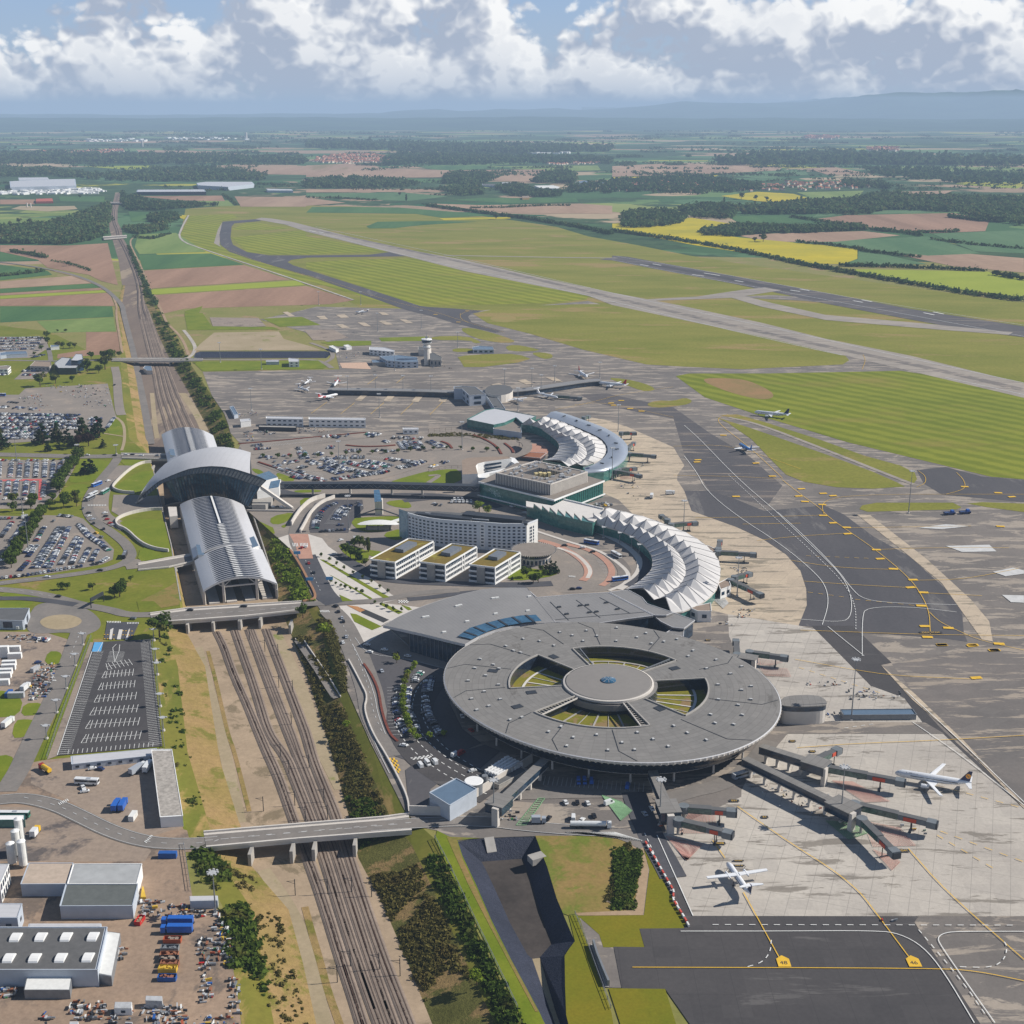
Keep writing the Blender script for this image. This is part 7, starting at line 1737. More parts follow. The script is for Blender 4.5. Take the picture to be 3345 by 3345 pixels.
def car_body(L=4.3,Wd=1.8,H=1.45,kind='car'):
 mb=MB(); h0=.3
 if kind=='car': prof=[(-L/2,h0),(-L/2,.75),(-L/2+.25,.9),(-L/2+.75,.95),(-L*.27,H-.03),(-L*.02,H),(L*.18,H-.06),(L*.33,.95),(L/2-.2,.8),(L/2,.62),(L/2,h0)]
 else: prof=[(-L/2,h0),(-L/2,H-.08),(-L/2+.15,H),(L*.24,H),(L*.38,H*.55),(L/2-.1,H*.48),(L/2,H*.35),(L/2,h0)]
 rows=[]
 for sy in (-1,1):
  rows.append([(x,sy*Wd/2*(1 if z<1.0 else .84),z) for x,z in prof])
 mb.grid(rows); n=len(prof)
 mb.add(rows[0],[tuple(range(n))]); mb.add(rows[1],[tuple(range(n))[::-1]])
 return mb
def car_win(L=4.3,Wd=1.8,H=1.45,kind='car'):
 mb=MB(); e=.02
 if kind=='car':
  A_=(L*.33-.03,.97);B_=(L*.18,H-.08); mb.quad((A_[0]+e,-.78,A_[1]),(A_[0]+e,.78,A_[1]),(B_[0]+e,.68,B_[1]+e),(B_[0]+e,-.68,B_[1]+e))
  A_=(-L/2+.75,.97);B_=(-L*.27,H-.05); mb.quad((A_[0]-e,.78,A_[1]),(A_[0]-e,-.78,A_[1]),(B_[0]-e,-.68,B_[1]+e),(B_[0]-e,.68,B_[1]+e))
  for s in (-1,1): mb.quad((-L*.3,s*.89,.97),(L*.3,s*.89,.97),(L*.17,s*.79,H-.12),(-L*.25,s*.79,H-.12))
 else:
  mb.quad((L*.38+e,-.8,H*.56),(L*.38+e,.8,H*.56),(L*.24+e*3,.75,H-.1),(L*.24+e*3,-.75,H-.1))
  for s in (-1,1): mb.quad((L*.05,s*(Wd/2*.84+.1),H*.55),(L*.33,s*(Wd/2*.84+.1),H*.55),(L*.23,s*(Wd/2*.84+.04),H-.15),(L*.05,s*(Wd/2*.84+.04),H-.15))
 return mb
bodies={}
def body_me(kind,col):
 k=(kind,col)
 if k not in bodies:
  if kind=='car': mb=car_body()
  elif kind=='van': mb=car_body(5.4,2.0,2.3,'van')
  me=bpy.data.meshes.new('car_body'); me.from_pydata(mb.v,[],mb.f); me.materials.append(CP[col]); me.update(); bodies[k]=me
 return bodies[k]
wins={}
for kd,a in (('car',()),('van',(5.4,2.0,2.3,'van'))):
 mb=car_win(*a) if a else car_win(); me=bpy.data.meshes.new('windows'); me.from_pydata(mb.v,[],mb.f); me.materials.append(cwin); me.update(); wins[kd]=me
wheelme=None
mb=MB()
for x in (-1.3,1.35):
 for y in (-.8,.8): mb.tube((x,y-.1,.32),(x,y+.1,.32),.32,None,8)
wheelme=bpy.data.meshes.new('wheels'); wheelme.from_pydata(mb.v,[],mb.f); wheelme.materials.append(black)
CARS=[]
PAL=['white']*24+['silver']*16+['grey']*18+['black']*20+['dark blue']*18+['red']*3+['green']
crnd=random.Random(11)
def row(s,lot,pitch=2.6,occ=.93,ang=90,double=True,z=0.42,kind='car',pal=PAL,off_=2.5):
 """cars side by side along a line; nose across it"""
 pts=W(s)
 for a,b in zip(pts,pts[1:]):
  d=b-a; L_=d.length; d.normalize(); nr=Vector((-d.y,d.x,0)); th=math.atan2(d.y,d.x)+math.radians(ang); n_=max(1,int(L_/pitch))
  for i in range(n_):
   for sd_ in ((-1,1) if double else (0,)):
    if crnd.random()>occ: continue
    p=a+d*((i+.5)*pitch)+nr*(off_*sd_); CARS.append((p.x+crnd.uniform(-.12,.12),p.y+crnd.uniform(-.3,.3),z,th+(PI if crnd.random()<.5 else 0)+crnd.uniform(-.04,.04),crnd.choice(pal),kind,lot))
def one(s,ang,col,kind,lot,z=.45):
 for p in W(s): CARS.append((p.x,p.y,z,ang,col,kind,lot))
lot='in the dense rows of the long west car park'
for y0,y1,xe in ((856,868,640),(885,893,640),(912,915,640),(940,940,640),(968,966,640),(996,992,420),(1022,1015,400),(1048,1040,350)): row('D -60,%d %d,%d'%(y0,xe,y1),lot,2.7,.95)
row('D 705,892 825,897',lot,2.7,.95);row('D 705,920 820,920',lot,2.7,.95);row('D 705,946 745,946',lot,2.7,.9);row('D 845,965 900,885',lot,2.6,.95,double=False);row('D 0,800 330,820',lot,3.5,.5);row('D 60,760 160,770',lot,4,.6,double=False)
lot='in the far north-west car park'
for y0,y1,xe in ((262,248,350),(282,270,345),(305,292,330),(328,315,320),(350,338,280)): row('D -60,%d %d,%d'%(y0,xe,y1),lot,2.8,.85)
row('D 240,410 350,385',lot,3,.7);row('D 175,515 340,515',lot,3,.8);row('D 180,545 340,548',lot,3,.85);row('D -30,540 70,545',lot,3,.8)
lot='in the upper stepped west car park'
for x0,x1,y0,y1 in ((0,-10,1240,1365),(92,80,1240,1362),(160,150,1240,1362),(222,212,1240,1362),(290,280,1240,1362),(358,350,1240,1362),(420,412,1240,1360),(480,465,1240,1300),(68,55,1385,1505),(130,118,1385,1500),(208,195,1385,1505),(268,255,1385,1500),(352,338,1385,1515),(0,-12,1385,1500)): row('D %d,%d %d,%d'%(x0,y0,x1,y1),lot,2.7,.95,double=False)
row('D -40,1222 560,1222',lot,3,.75,double=False);row('D 0,1525 400,1532',lot,3,.5,double=False)
lot='in the lower west car park with slanting rows'
for s in ('H 355,50 280,175','H 500,60 290,385','H 545,60 385,385','H 612,135 470,365','H 645,150 560,360','H 705,225 640,345','H 768,240 715,335','H 195,20 90,175','H 95,20 0,150','H 290,205 215,300','H 225,330 150,410','H 250,205 190,270','H 90,205 0,340'): row(s,lot,2.7,.96,double=True,off_=1.3) if False else row(s,lot,2.65,.96,double=False)
for s in ('H 465,60 255,385','H 520,130 350,385'): row(s,lot,2.65,.93,double=False)
for s in ('H 618,35 700,130 800,195 870,250','H 632,40 715,130 815,195'): row(s,lot,2.7,.95,double=False)
row('H 850,300 780,345 400,405 200,440 0,462',lot,2.8,.9,double=False);row('D 435,1655 600,1670',lot,2.8,.9,double=False);row('D 385,1700 490,1702',lot,2.8,.8,double=False);row('D 0,1682 240,1675',lot,2.8,.85,double=False)
lot='in the main car park between the station and the north forecourt'
for s,oc in (('E 725,1262 830,1310 1000,1358 1110,1388',.7),('E 860,1300 960,1328',.6),('E 1085,1270 1160,1300 1255,1330',.9),('E 1130,1243 1250,1285 1420,1322',.95),('E 1270,1232 1400,1262 1560,1292',.95),('E 1425,1225 1540,1248 1650,1272',.95),('E 1600,1208 1700,1224 1820,1240',.9),('E 930,1150 960,1210',.9),('E 1040,1165 1110,1178',.8),('E 1190,1202 1320,1200 1450,1196',.85),('E 1485,1140 1690,1156',.7),('E 1715,1075 1760,1140',.9),('E 1760,1070 1800,1135',.9),('E 1835,1075 1880,1140',.9),('E 980,1350 1080,1375',.8),('E 1170,1372 1300,1355 1450,1330 1630,1300',.85),('E 1690,1282 1800,1262 1900,1225',.85),('E 990,1225 1060,1260',.8),('E 910,1272 980,1285',.7),('E 1080,1212 1190,1218',.8),('E 860,1225 900,1250',.6),('E 590,1195 700,1205',.5),('E 540,1110 640,1100',.8),('E 700,1225 900,1250',.6),('E 1250,1150 1420,1140',.7),('E 1300,1355 1600,1312',.7),('E 1460,1250 1640,1290',.7),('E 1130,1225 1260,1262',.7),('E 860,1345 960,1365',.7),('E 560,1130 720,1120',.4),('E 790,1180 830,1185',.6),('E 890,1130 950,1125',.7),('E 1130,1120 1200,1120',.8),('E 1440,1010 1560,1022',.8),('E 1440,1026 1520,1032',.8),('E 1100,1030 1250,1040',.6),('E 1270,1025 1330,1020',.7),('E 1560,1080 1620,1070',.5),('E 1640,1042 1900,1050',.5)): row(s,lot,2.7,oc)
lot='in the forecourt of the northern terminal'
row('F 0,1070 60,1095 120,1125',lot,3,.8);row('F 90,1238 170,1240',lot,3,.7);row('F 20,1265 75,1275',lot,3,.8,pal=['yellow','white'])
lot='in the curved short-stay car park below the walkway'
for s in ('E 1020,1765 1035,1700 1075,1640 1130,1590 1210,1557','E 1045,1765 1060,1700 1095,1650','E 1180,1690 1210,1640 1240,1600 1290,1575','E 1215,1695 1245,1650 1280,1600 1330,1570','E 1255,1680 1275,1640 1300,1600'): row(s,lot,2.7,.85,double=False)
row('E 1075,1783 1290,1770',lot,3,.8,double=False); row('E 1370,1555 1400,1590',lot,3,.8,double=False);row('E 1180,1735 1290,1730',lot,3,.7,double=False)
lot='among the vans beside the square building'
row('F 170,1552 375,1552',lot,3.2,.95,double=False,kind='van',pal=['white','white','silver']);row('F 190,1535 300,1530',lot,3.2,.8,double=False,kind='van',pal=['white','silver']);row('F 10,1570 150,1580',lot,4,.5,double=False);row('F 400,1528 450,1535',lot,3,.8,double=False,pal=['silver','blue']);row('F 1320,1578 1450,1565',lot,2.8,.9,pal=['white','white','grey','yellow']);row('F 640,1590 700,1580',lot,3,.7,double=False)
lot='in the car park beside the round terminal'
for s in ('I 1447,1565 1437,1650 1430,1720 1445,1800 1475,1900','I 1535,1540 1525,1640 1520,1720 1535,1800','I 1600,1470 1580,1540','I 1635,1445 1560,1520','N 205,30 195,90 235,165 280,240','N 262,20 270,60 305,140 315,180','I 1680,1500 1660,1620 1680,1740 1720,1860','I 1720,1470 1690,1600'): row(s,lot,2.8,.8,double=False)
row('N 372,10 385,70 430,150 470,210',lot,2.8,.8,double=False);row('N 345,20 362,80',lot,2.8,.8,double=False)
lot='parked under the overhanging rim of the round terminal'
row('N 1270,500 1440,498',lot,3.2,.8,double=False,kind='van',pal=['white','silver','blue']);row('N 1500,515 1700,535',lot,3.2,.5,double=False,kind='van',pal=['white','blue','silver']);row('N 585,40 605,100 640,160 700,215',lot,6,.8,ang=0,double=False)
lot='in the delivery yard'
row('N 310,400 480,365',lot,4,.95,double=False,kind='van',pal=['white','red','white','blue','blue']);one('N 555,330',.9,'white','van',lot);one('N 590,320',.9,'red','van',lot);one('N 665,430',.4,'white','car',lot)
lot='on the ramp road or avenue'
for s,a,c_ in (('I 1040,1170',1.9,'silver'),('I 1015,1215',1.9,'white'),('I 1008,1020',1.8,'silver'),('I 1020,1048',1.8,'black'),('I 745,588',1.9,'red'),('I 785,662',1.9,'black'),('I 725,458',1.6,'white'),('I 690,465',1.6,'red'),('I 1000,405',.6,'white'),('I 1205,1232',2.9,'white'),('I 1225,1290',2.9,'white'),('I 1342,1272',2.9,'white'),('I 1525,1322',2.9,'white'),('I 1430,1300',2.9,'black'),('I 1320,1440',2,'silver'),('N 228,270',2.9,'white'),('I 230,930',0,'black'),('I 980,970',1.9,'black'),('I 960,925',2.4,'black'),
('H 460,608',3,'black'),('H 372,455',.1,'white'),('H 790,403',.1,'black'),('H 1500,718',0,'black'),('H 1050,783',2.9,'grey'),('H 1925,688',0,'black'),('D 690,1182',0,'white'),('D 905,1185',0,'black'),('D 995,1178',0,'white'),('D 1045,1178',0,'black'),('D 1115,1185',0,'white'),('D 1240,1188',0,'grey'),('D 855,1385',.9,'white'),('D 660,1602',1.5,'grey'),('D 740,1720',2,'black'),('D 820,1765',2,'black'),('D 760,1797',2.5,'yellow'),('D 800,1830',2.5,'grey'),('D 905,627',1.5,'black'),
('I 1640,70',0,'black'),('J 1795,497',.2,'black'),('J 1860,840',0,'black'),('J 1910,835',0,'dark blue'),('K 490,465',0,'white'),('K 350,448',0,'black'),('K 570,498',.3,'black'),('K 1480,1030',.2,'white'),('O 90,920',1.9,'silver'),('O 125,895',1.8,'white'),('J 770,165',2.8,'white')): one(s,a,c_,'car',lot,.52)
for s in ('D 830,1640','D 835,1665','D 845,1690','D 870,1720','D 890,1735','D 700,1640','D 705,1665','D 735,1690'): one(s,.5,crnd.choice(['white','silver','black','red']),'car','waiting at the station forecourt',.6)
for x in (1430,1485,1530,1570,1690,1740,1790,1645): one('S %d,1008'%x,0,crnd.choice(['white','white','black']),'car','queuing on the side deck of the station',1.2)
one('N 1525,635',.6,'white','van','in the fenced vehicle bay'); one('N 1300,730',1.5,'white','van','in the vehicle bay by the tanker');
for s,c_ in (('N 1250,630','white'),('N 1325,630','black'),('N 1390,635','white'),('N 1430,715','black'),('N 1145,730','black'),('N 1355,742','white'),('N 605,665','white'),('N 780,625','white')): one(s,crnd.uniform(1,2),c_,'car','in the vehicle bay by the tanker')
for s in ('H 115,850','H 150,855','H 190,848','M 690,35','M 750,38','M 620,175','M 635,205','H 300,1130','H 270,940','H 310,945','H 345,950','H 380,955'): one(s,crnd.uniform(0,3),crnd.choice(['white','white','black','dark blue']),'van' if 'H 1' in s else 'car','in the works yards on the left')
CARS.sort(key=lambda c_:c_[0]**2+c_[1]**2)
seen={}
for i,(x,y,z,th,col_,kd,lot) in enumerate(CARS[:300]):
 o=mesh_obj('parked_van' if kd=='van' else 'parked_car',body_me(kd,col_)); o.location=(x,y,z); o.rotation_euler=(0,0,th)
 tag(o,('%s %s %s'%(col_,'van' if kd=='van' else 'car',lot)),'van' if kd=='van' else 'car','%s %ss %s'%(col_,kd,lot))
 w=mesh_obj('windows',wins[kd],o);
 if i<150 and kd=='car': mesh_obj('wheels',wheelme,o)
rest=CARS[300:]
mats_=list(CP.values()); cols_=list(CP.keys()); mb=MB(); tm=car_body(); tw=car_win()
for (x,y,z,th,col_,kd,lot) in rest:
 ca,sa=math.cos(th),math.sin(th); s=1.18 if kd=='van' else 1
 mb.add([(x+(a*ca-b*sa)*s,y+(a*sa+b*ca)*s,z+c_*s*(1.3 if kd=='van' else 1)) for a,b,c_ in tm.v],tm.f,cols_.index(col_))
 mb.add([(x+(a*ca-b*sa)*s,y+(a*sa+b*ca)*s,z+c_*s*(1.3 if kd=='van' else 1)) for a,b,c_ in tw.v],tw.f,len(cols_))
o=mb.build('parked_cars_far',mats_+[cwin]); tag(o,'hundreds of cars filling the western and northern car parks','cars',None,'stuff')
def bus(s,ang,label,c1='white',c2=None,L=12,z=.5,zz=0):
 p=W(s,zz)[0]; t=empty('bus',(p.x,p.y,z+zz),ang); tag(t,label,'bus'); mb=MB(); mb.box((0,0,1.75),(L,2.55,2.7)); mb.build('body',CP[c2 or c1],t)
 mb=MB(); mb.box((0,0,3.12),(L*.98,2.4,.12)); mb.build('roof',CP[c1],t)
 mb=MB();
 for sg in (-1,1): mb.box((0,sg*1.29,2.1),(L*.92,.04,1.0))
 mb.box((L/2+.02,0,2.0),(.04,2.2,1.3)); mb.build('windows',cwin,t)
 for x in (-L*.3,L*.32):
  mb=MB(); mb.tube((x,-1.28,.45),(x,1.28,.45),.48,None,10); mb.build('wheel',black,t)
 mb=MB(); mb.box((L*.1,0,3.25),(2.2,1.3,.25)); mb.build('air_unit',CP['silver'],t)
 return t
bus('D 765,1420',1.2,'blue and white bus on the curved road west of the station','white','blue'); bus('D 735,1500',1.3,'white bus behind the blue and white one near the station','white'); bus('D 715,1530',1.3,'dark-sided bus at the end of the station bus queue','white','grey'); bus('D 830,1478',1.4,'lime and white bus beside the station plaza','white','green')
bus('K 560,430',-.5,'bright blue coach standing on the tent terminal forecourt','white','blue'); bus('K 755,530',-1.1,'white bus at the kerb of the tent terminal forecourt','white'); bus('K 785,720',.35,'turquoise and white bus near the end of the crescent road','white','blue')
bus('D 5,712',0,'light blue bus at the left edge by the works yard','white','blue'); bus('M 650,145',-.1,'white coach parked on the gravel yard','white'); bus('O 570,735',.5,'white apron bus under the jet bridge corridor','white','silver',13); bus('H 985,290',1.7,'dark coach at the roundabout end of the lower west car park','grey','black')
bus('N 700,775',0,'x','white') if False else None
bus('M 90,395',-.02,'white and green articulated bus at the left edge near the silos','white','green',17)
def lorry(s,ang,label,cab,box_,L=9,kind='box',z=.5):
 p=W(s)[0]; t=empty('lorry',(p.x,p.y,z),ang); tag(t,label,'lorry'); MB().box((L/2-1,0,1.7),(2,2.4,2.6)).build('cab',CP.get(cab,white),t)
 mb=MB();
 if kind=='tank': mb.tube((-L/2,0,2.1),(L/2-2.4,0,2.1),1.25,None,14)
 else: mb.box((-1.2,0,2.1),(L-2.8,2.5,2.9))
 mb.build('tank' if kind=='tank' else 'cargo_box',CP.get(box_,white),t); MB().box((-.6,0,.75),(L-.6,1.2,.35)).build('chassis',steeld,t)
 MB().box((L/2+.01,0,2.2),(.05,2.1,.9)).build('windscreen',cwin,t)
 for x in (-L*.35,-L*.2,L*.36): MB().tube((x,-1.2,.45),(x,1.2,.45),.48,None,8).build('wheel',black,t)
 return t
lorry('N 1410,785',-.02,'long white fuel tanker on the road above the black-lined pond','white','white',19,'tank')
lorry('N 1080,755',0,'short pale service truck left of the fuel tanker','silver','silver',7)
lorry('M 265,525',1.5,'yellow delivery van-truck by the silos','yellow','white',7)
lorry('M 340,50',2.4,'orange tank lorry on the verge above the yard road','red','yellow',9,'tank')
lorry('M 1030,50',1.1,'white crane lorry near the long corrugated shed','white','silver',11)
lorry('M 1105,35',1.5,'white truck against the top end of the long shed','white','white',10)
lorry('H 65,1620',1.4,'white lorry parked at the left yard gate','white','white',10)
lorry('H 203,1340',1.4,'white box truck at the container corner','white','white',8)
lorry('M 868,325',1.57,'left of the two bright blue skip lorries in the yard','blue','blue',9); lorry('M 920,322',1.57,'right of the two bright blue skip lorries in the yard','blue','blue',9)
lorry('M 1330,1195',3.14,'upper blue compactor lorry in the scrap yard','blue','blue',13); lorry('M 1325,1255',3.14,'lower blue compactor lorry in the scrap yard','blue','blue',13)
lorry('K 1180,40',.2,'tanker' if 0 else 'white catering truck on the pale apron north of the tents','white','white',8)
lorry('K 1035,65',1.4,'white high-loader near the catering truck','white','white',9)
def container(s,ang,label,mt,L=7,h=2.6,w=2.5,z=.3,group=None,name='container'):
 p=W(s)[0]; o=MB(); o.box((0,0,h/2),(L,w,h));
 for k in range(int(L/1.2)):
  x=-L/2+.6+k*1.2; o.box((x,0,h/2),(.18,w+.12,h*.94));
 o=o.build(name,mt); o.location=(p.x,p.y,z); o.rotation_euler=(0,0,ang); tag(o,label,'container' if name=='container' else name.replace('_',' '),group); return o
for i,(s,lb) in enumerate((('H 110,1035','topmost white trailer left of the small lawn'),('H 120,1090','second white trailer left of the small lawn'),('H 75,1150','white trailer in the left stack, third down'),('H 70,1180','white trailer in the left stack, fourth down'),('H 45,1215','white trailer in the left stack, fifth down'),('H 35,1245','white trailer in the left stack, sixth down'),('H 20,1300','lowest white trailer at the left edge'),('H 20,1080','tall white container pile at the left edge'))): container(s,.1,lb,whitewall,8,3.4 if i<7 else 7,2.8,name='trailer')
container('H 72,1385',1.5,'small blue container beside the grey ones',blue,6); container('H 130,1400',.05,'grey container pair below the white box truck',louv,9,3.2); container('H 280,1190',1.2,'grey lidded container on the fence line',louv,6);
container('M 1255,690',0,'blue skip container in the fenced corner by the road',blue,8); container('M 995,400',1.5,'white tank container at the yard edge',white,6)
for i,(s,mt,lb) in enumerate((('M 1290,1320',orange,'rust-red open skip, topmost of the skip column'),('M 1270,1385',steel,'grey open skip in the skip column'),('M 1265,1435',MATS['rust_roof'],'brown skip in the middle of the skip column'),('M 1265,1465',steeld,'dark skip under the brown one'),('M 1270,1500',MATS['rust_roof'],'rust skip above the yellow load'),('M 1255,1540',yel,'skip heaped with yellow scrap'),('M 1250,1605',blue,'blue and brown skip, lowest of the column'),('M 1045,1175',red,'faded red skip beside the grey warehouse'))):
 p=W(s)[0]; L_=7 if i!=7 else 5; t=empty('skip',(p.x,p.y,.3),0 if i!=7 else 1.4); tag(t,lb,'skip'); mb=MB()
 for sx,sy,lx,ly in ((0,1.25,L_,.15),(0,-1.25,L_,.15),(L_/2,0,.15,2.5),(-L_/2,0,.15,2.5)): mb.box((sx,sy,.9),(lx,ly,1.8))
 mb.box((0,0,.2),(L_,2.5,.1)); mb.build('hull',mt,t); mb=MB(); rr=random.Random(i)
 for k in range(10): mb.box((rr.uniform(-L_*.4,L_*.4),rr.uniform(-.8,.8),1.0+rr.uniform(0,.5)),(rr.uniform(.6,2),rr.uniform(.3,1),.5),rr.uniform(0,3))
 mb.build('load',(gravel,steel,MATS['rust_roof'],gravel,MATS['rust_roof'],yel,MATS['rust_roof'],sand)[i],t)
def scrap(label,s,n_,seed,size=1.3):
 pts=[Vector(p) for p in W(s)]; rr=random.Random(seed); xs=[p.x for p in pts];ys=[p.y for p in pts]; mb=MB(); k=0
 ms=[louv,white,steeld,MATS['rust_roof'],blue,red,yel,orange,steel,green]
 wts=[0]*16+[1]*5+[2]*12+[3]*7+[8]*14+[4,4,5,6,7,9]
 n_=int(n_*.6)
 while k<n_:
  x=rr.uniform(min(xs),max(xs));y=rr.uniform(min(ys),max(ys))
  if not inside(x,y,pts): continue
  k+=1; z=rr.uniform(.3,1.3); y=round(y/3.2)*3.2+rr.uniform(-.5,.5); mb.box((x,y,z),(rr.uniform(.3,2.6)*size,rr.uniform(.2,.9)*size,rr.uniform(.2,1.1)),rr.choice((.1,1.67))+rr.gauss(0,.15),rr.choice(wts))
 o=mb.build('scrap_heap',ms); tag(o,label,'scrap',None,'stuff')
for k,(s,n_,lb) in enumerate((('M 1040,1010 1220,1020 1220,1140 1060,1150',80,'scrap metal heap beside the dark roofed warehouse'),('M 1240,1050 1640,1090 1650,1140 1400,1140 1240,1130',110,'scrap heap below the small white shed'),('M 1600,1140 1700,1140 1720,1330 1600,1280',80,'scrap along the right yard fence, upper'),('M 1490,1290 1740,1300 1750,1540 1480,1460',140,'mixed scrap and machines on the right side of the yard'),('M 1490,1500 1570,1500 1580,1760 1490,1790',60,'scrap strip left of the grey storage square'),('M 1690,1600 1790,1600 1800,1880 1720,1880',60,'scrap strip beside the dense shrubs'),('M 520,1790 790,1770 780,1900 560,1925',110,'colourful scrap at the bottom of the yard'),('M 800,1840 990,1860 960,2000 800,2000',60,'scrap in front of the grey cabin'),('M 1070,1790 1400,1790 1420,2000 1080,2000',150,'scrap at the bottom right of the yard'),('M 1440,1890 1780,1890 1780,2000 1440,2000',80,'scrap at the bottom edge of the storage square'),
('M 0,1670 130,1660 120,1740 0,1750',40,'scrap under the left eaves of the big warehouse'),('M 300,1870 400,1860 400,1930 290,1930',20,'small machine heap at the bottom left'),('M 880,1370 945,1380 940,1460 880,1450',26,'pallet stacks by the white canopy'),('H 300,1140 470,1140 430,1250 380,1400 220,1430 250,1270',260,'dense scrap and old machines along the yard fence by the road'),('H 40,900 400,930 400,970 40,960',70,'machines and vans lined up under the grey hall'),
('D 150,710 330,700 330,760 160,760',60,'site cabins and materials at the works yard'),('D 440,680 860,640 880,730 560,730',110,'materials and cabins on the right of the works yard'),('D 640,760 880,740 880,800 650,800',50,'white plant and tanks at the works yard'),('D 330,630 740,620 740,645 340,655',60,'row of orange diggers'),('D 200,760 420,780 420,830 220,830',40,'containers at the south edge of the works yard'),
('E 460,990 540,990 560,1070 500,1075',60,'white ground equipment by the railway bank'),('E 590,990 730,990 730,1018 600,1018',50,'grey ground equipment by the service yard'),('E 890,960 1140,965 1150,1005 900,1005',60,'aircraft tugs and tanks in the service yard'),('E 500,830 600,840 590,870 510,865',26,'ground equipment at the remote apron corner'),('E 410,855 495,855 495,885 415,885',16,'blue bins at the apron corner'),('F 0,460 200,470 200,500 0,495',40,'service vehicles at the foot of the control tower'),('E 1210,360 1390,370 1390,410 1220,410',50,'cars and kit by the white hangars'),
('K 840,30 1000,40 960,90 860,90',14,'baggage trolleys north of the tents'),('K 1650,610 1790,620 1790,660 1650,650',26,'baggage dollies by the tent terminal'),('K 1670,960 1850,940 1840,1020 1670,1020',36,'empty baggage trolleys near the round roof'),('K 1560,1050 1670,1040 1670,1065 1570,1070',10,'line of baggage dollies'),('O 1080,310 1340,320 1350,360 1080,355',60,'rows of baggage carts on the pale apron'),('O 880,275 1100,275 1100,295 880,292',20,'string of dollies near the round annex'),('O 630,770 1000,830 1000,950 700,880',70,'ground handling vehicles under the long corridor'),('O 970,420 1060,420 1180,455 970,455',30,'ground equipment beside the round annex'),('O 150,960 290,960 290,1010 170,1000',20,'equipment at the foot of the near jet bridge node'),('O 560,380 600,400' if False else 'O 1200,1425 1380,1430 1375,1445 1200,1440',8,'tug with dollies on the black taxiway road'),('N 830,690 990,680 960,740 850,740',20,'yellow and grey kit below the bridge node'),('O 1330,980 1500,1000 1490,1050 1350,1010',14,'ramp vehicles under the far jet bridges'),('J 1730,0 1731,1' if False else 'F 1500,1400 1680,1400 1660,1450 1500,1440',16,'baggage carts by the square building'),('F 1400,1320 1700,1240 1680,1350 1400,1365',30,'ramp kit at the north crescent gates'))): scrap(lb,s,n_,k,.8 if s[0] in 'KOF' else 1.1)
acw=paint('aircraft_white',(224,226,228),.3); acb=paint('aircraft_blue',(28,120,190),.3); acn=paint('aircraft_navy',(20,34,78),.3); acr=paint('aircraft_red',(176,40,44),.3); aco=paint('aircraft_orange',(236,160,40),.3)
def lathe(mb,prof,n=16,mi=0):
 rows=[[(x,r*math.cos(2*PI*i/n),zc+r*math.sin(2*PI*i/n)) for i in range(n)] for x,r,zc in prof]; mb.grid(rows,mi,True)
def slab(mb,pts,th,ax='z'):
 """flat lifting surface from planform points (x,y,z) with thickness"""
 n=len(pts); d=(0,0,th/2) if ax=='z' else (0,th/2,0)
 up=[(p[0]+d[0],p[1]+d[1],p[2]+d[2]) for p in pts]; lo=[(p[0]-d[0],p[1]-d[1],p[2]-d[2]) for p in pts]
 mb.add(up+lo,[tuple(range(n)),tuple(range(2*n-1,n-1,-1))]+[(i,n+i,n+(i+1)%n,(i+1)%n) for i in range(n)])
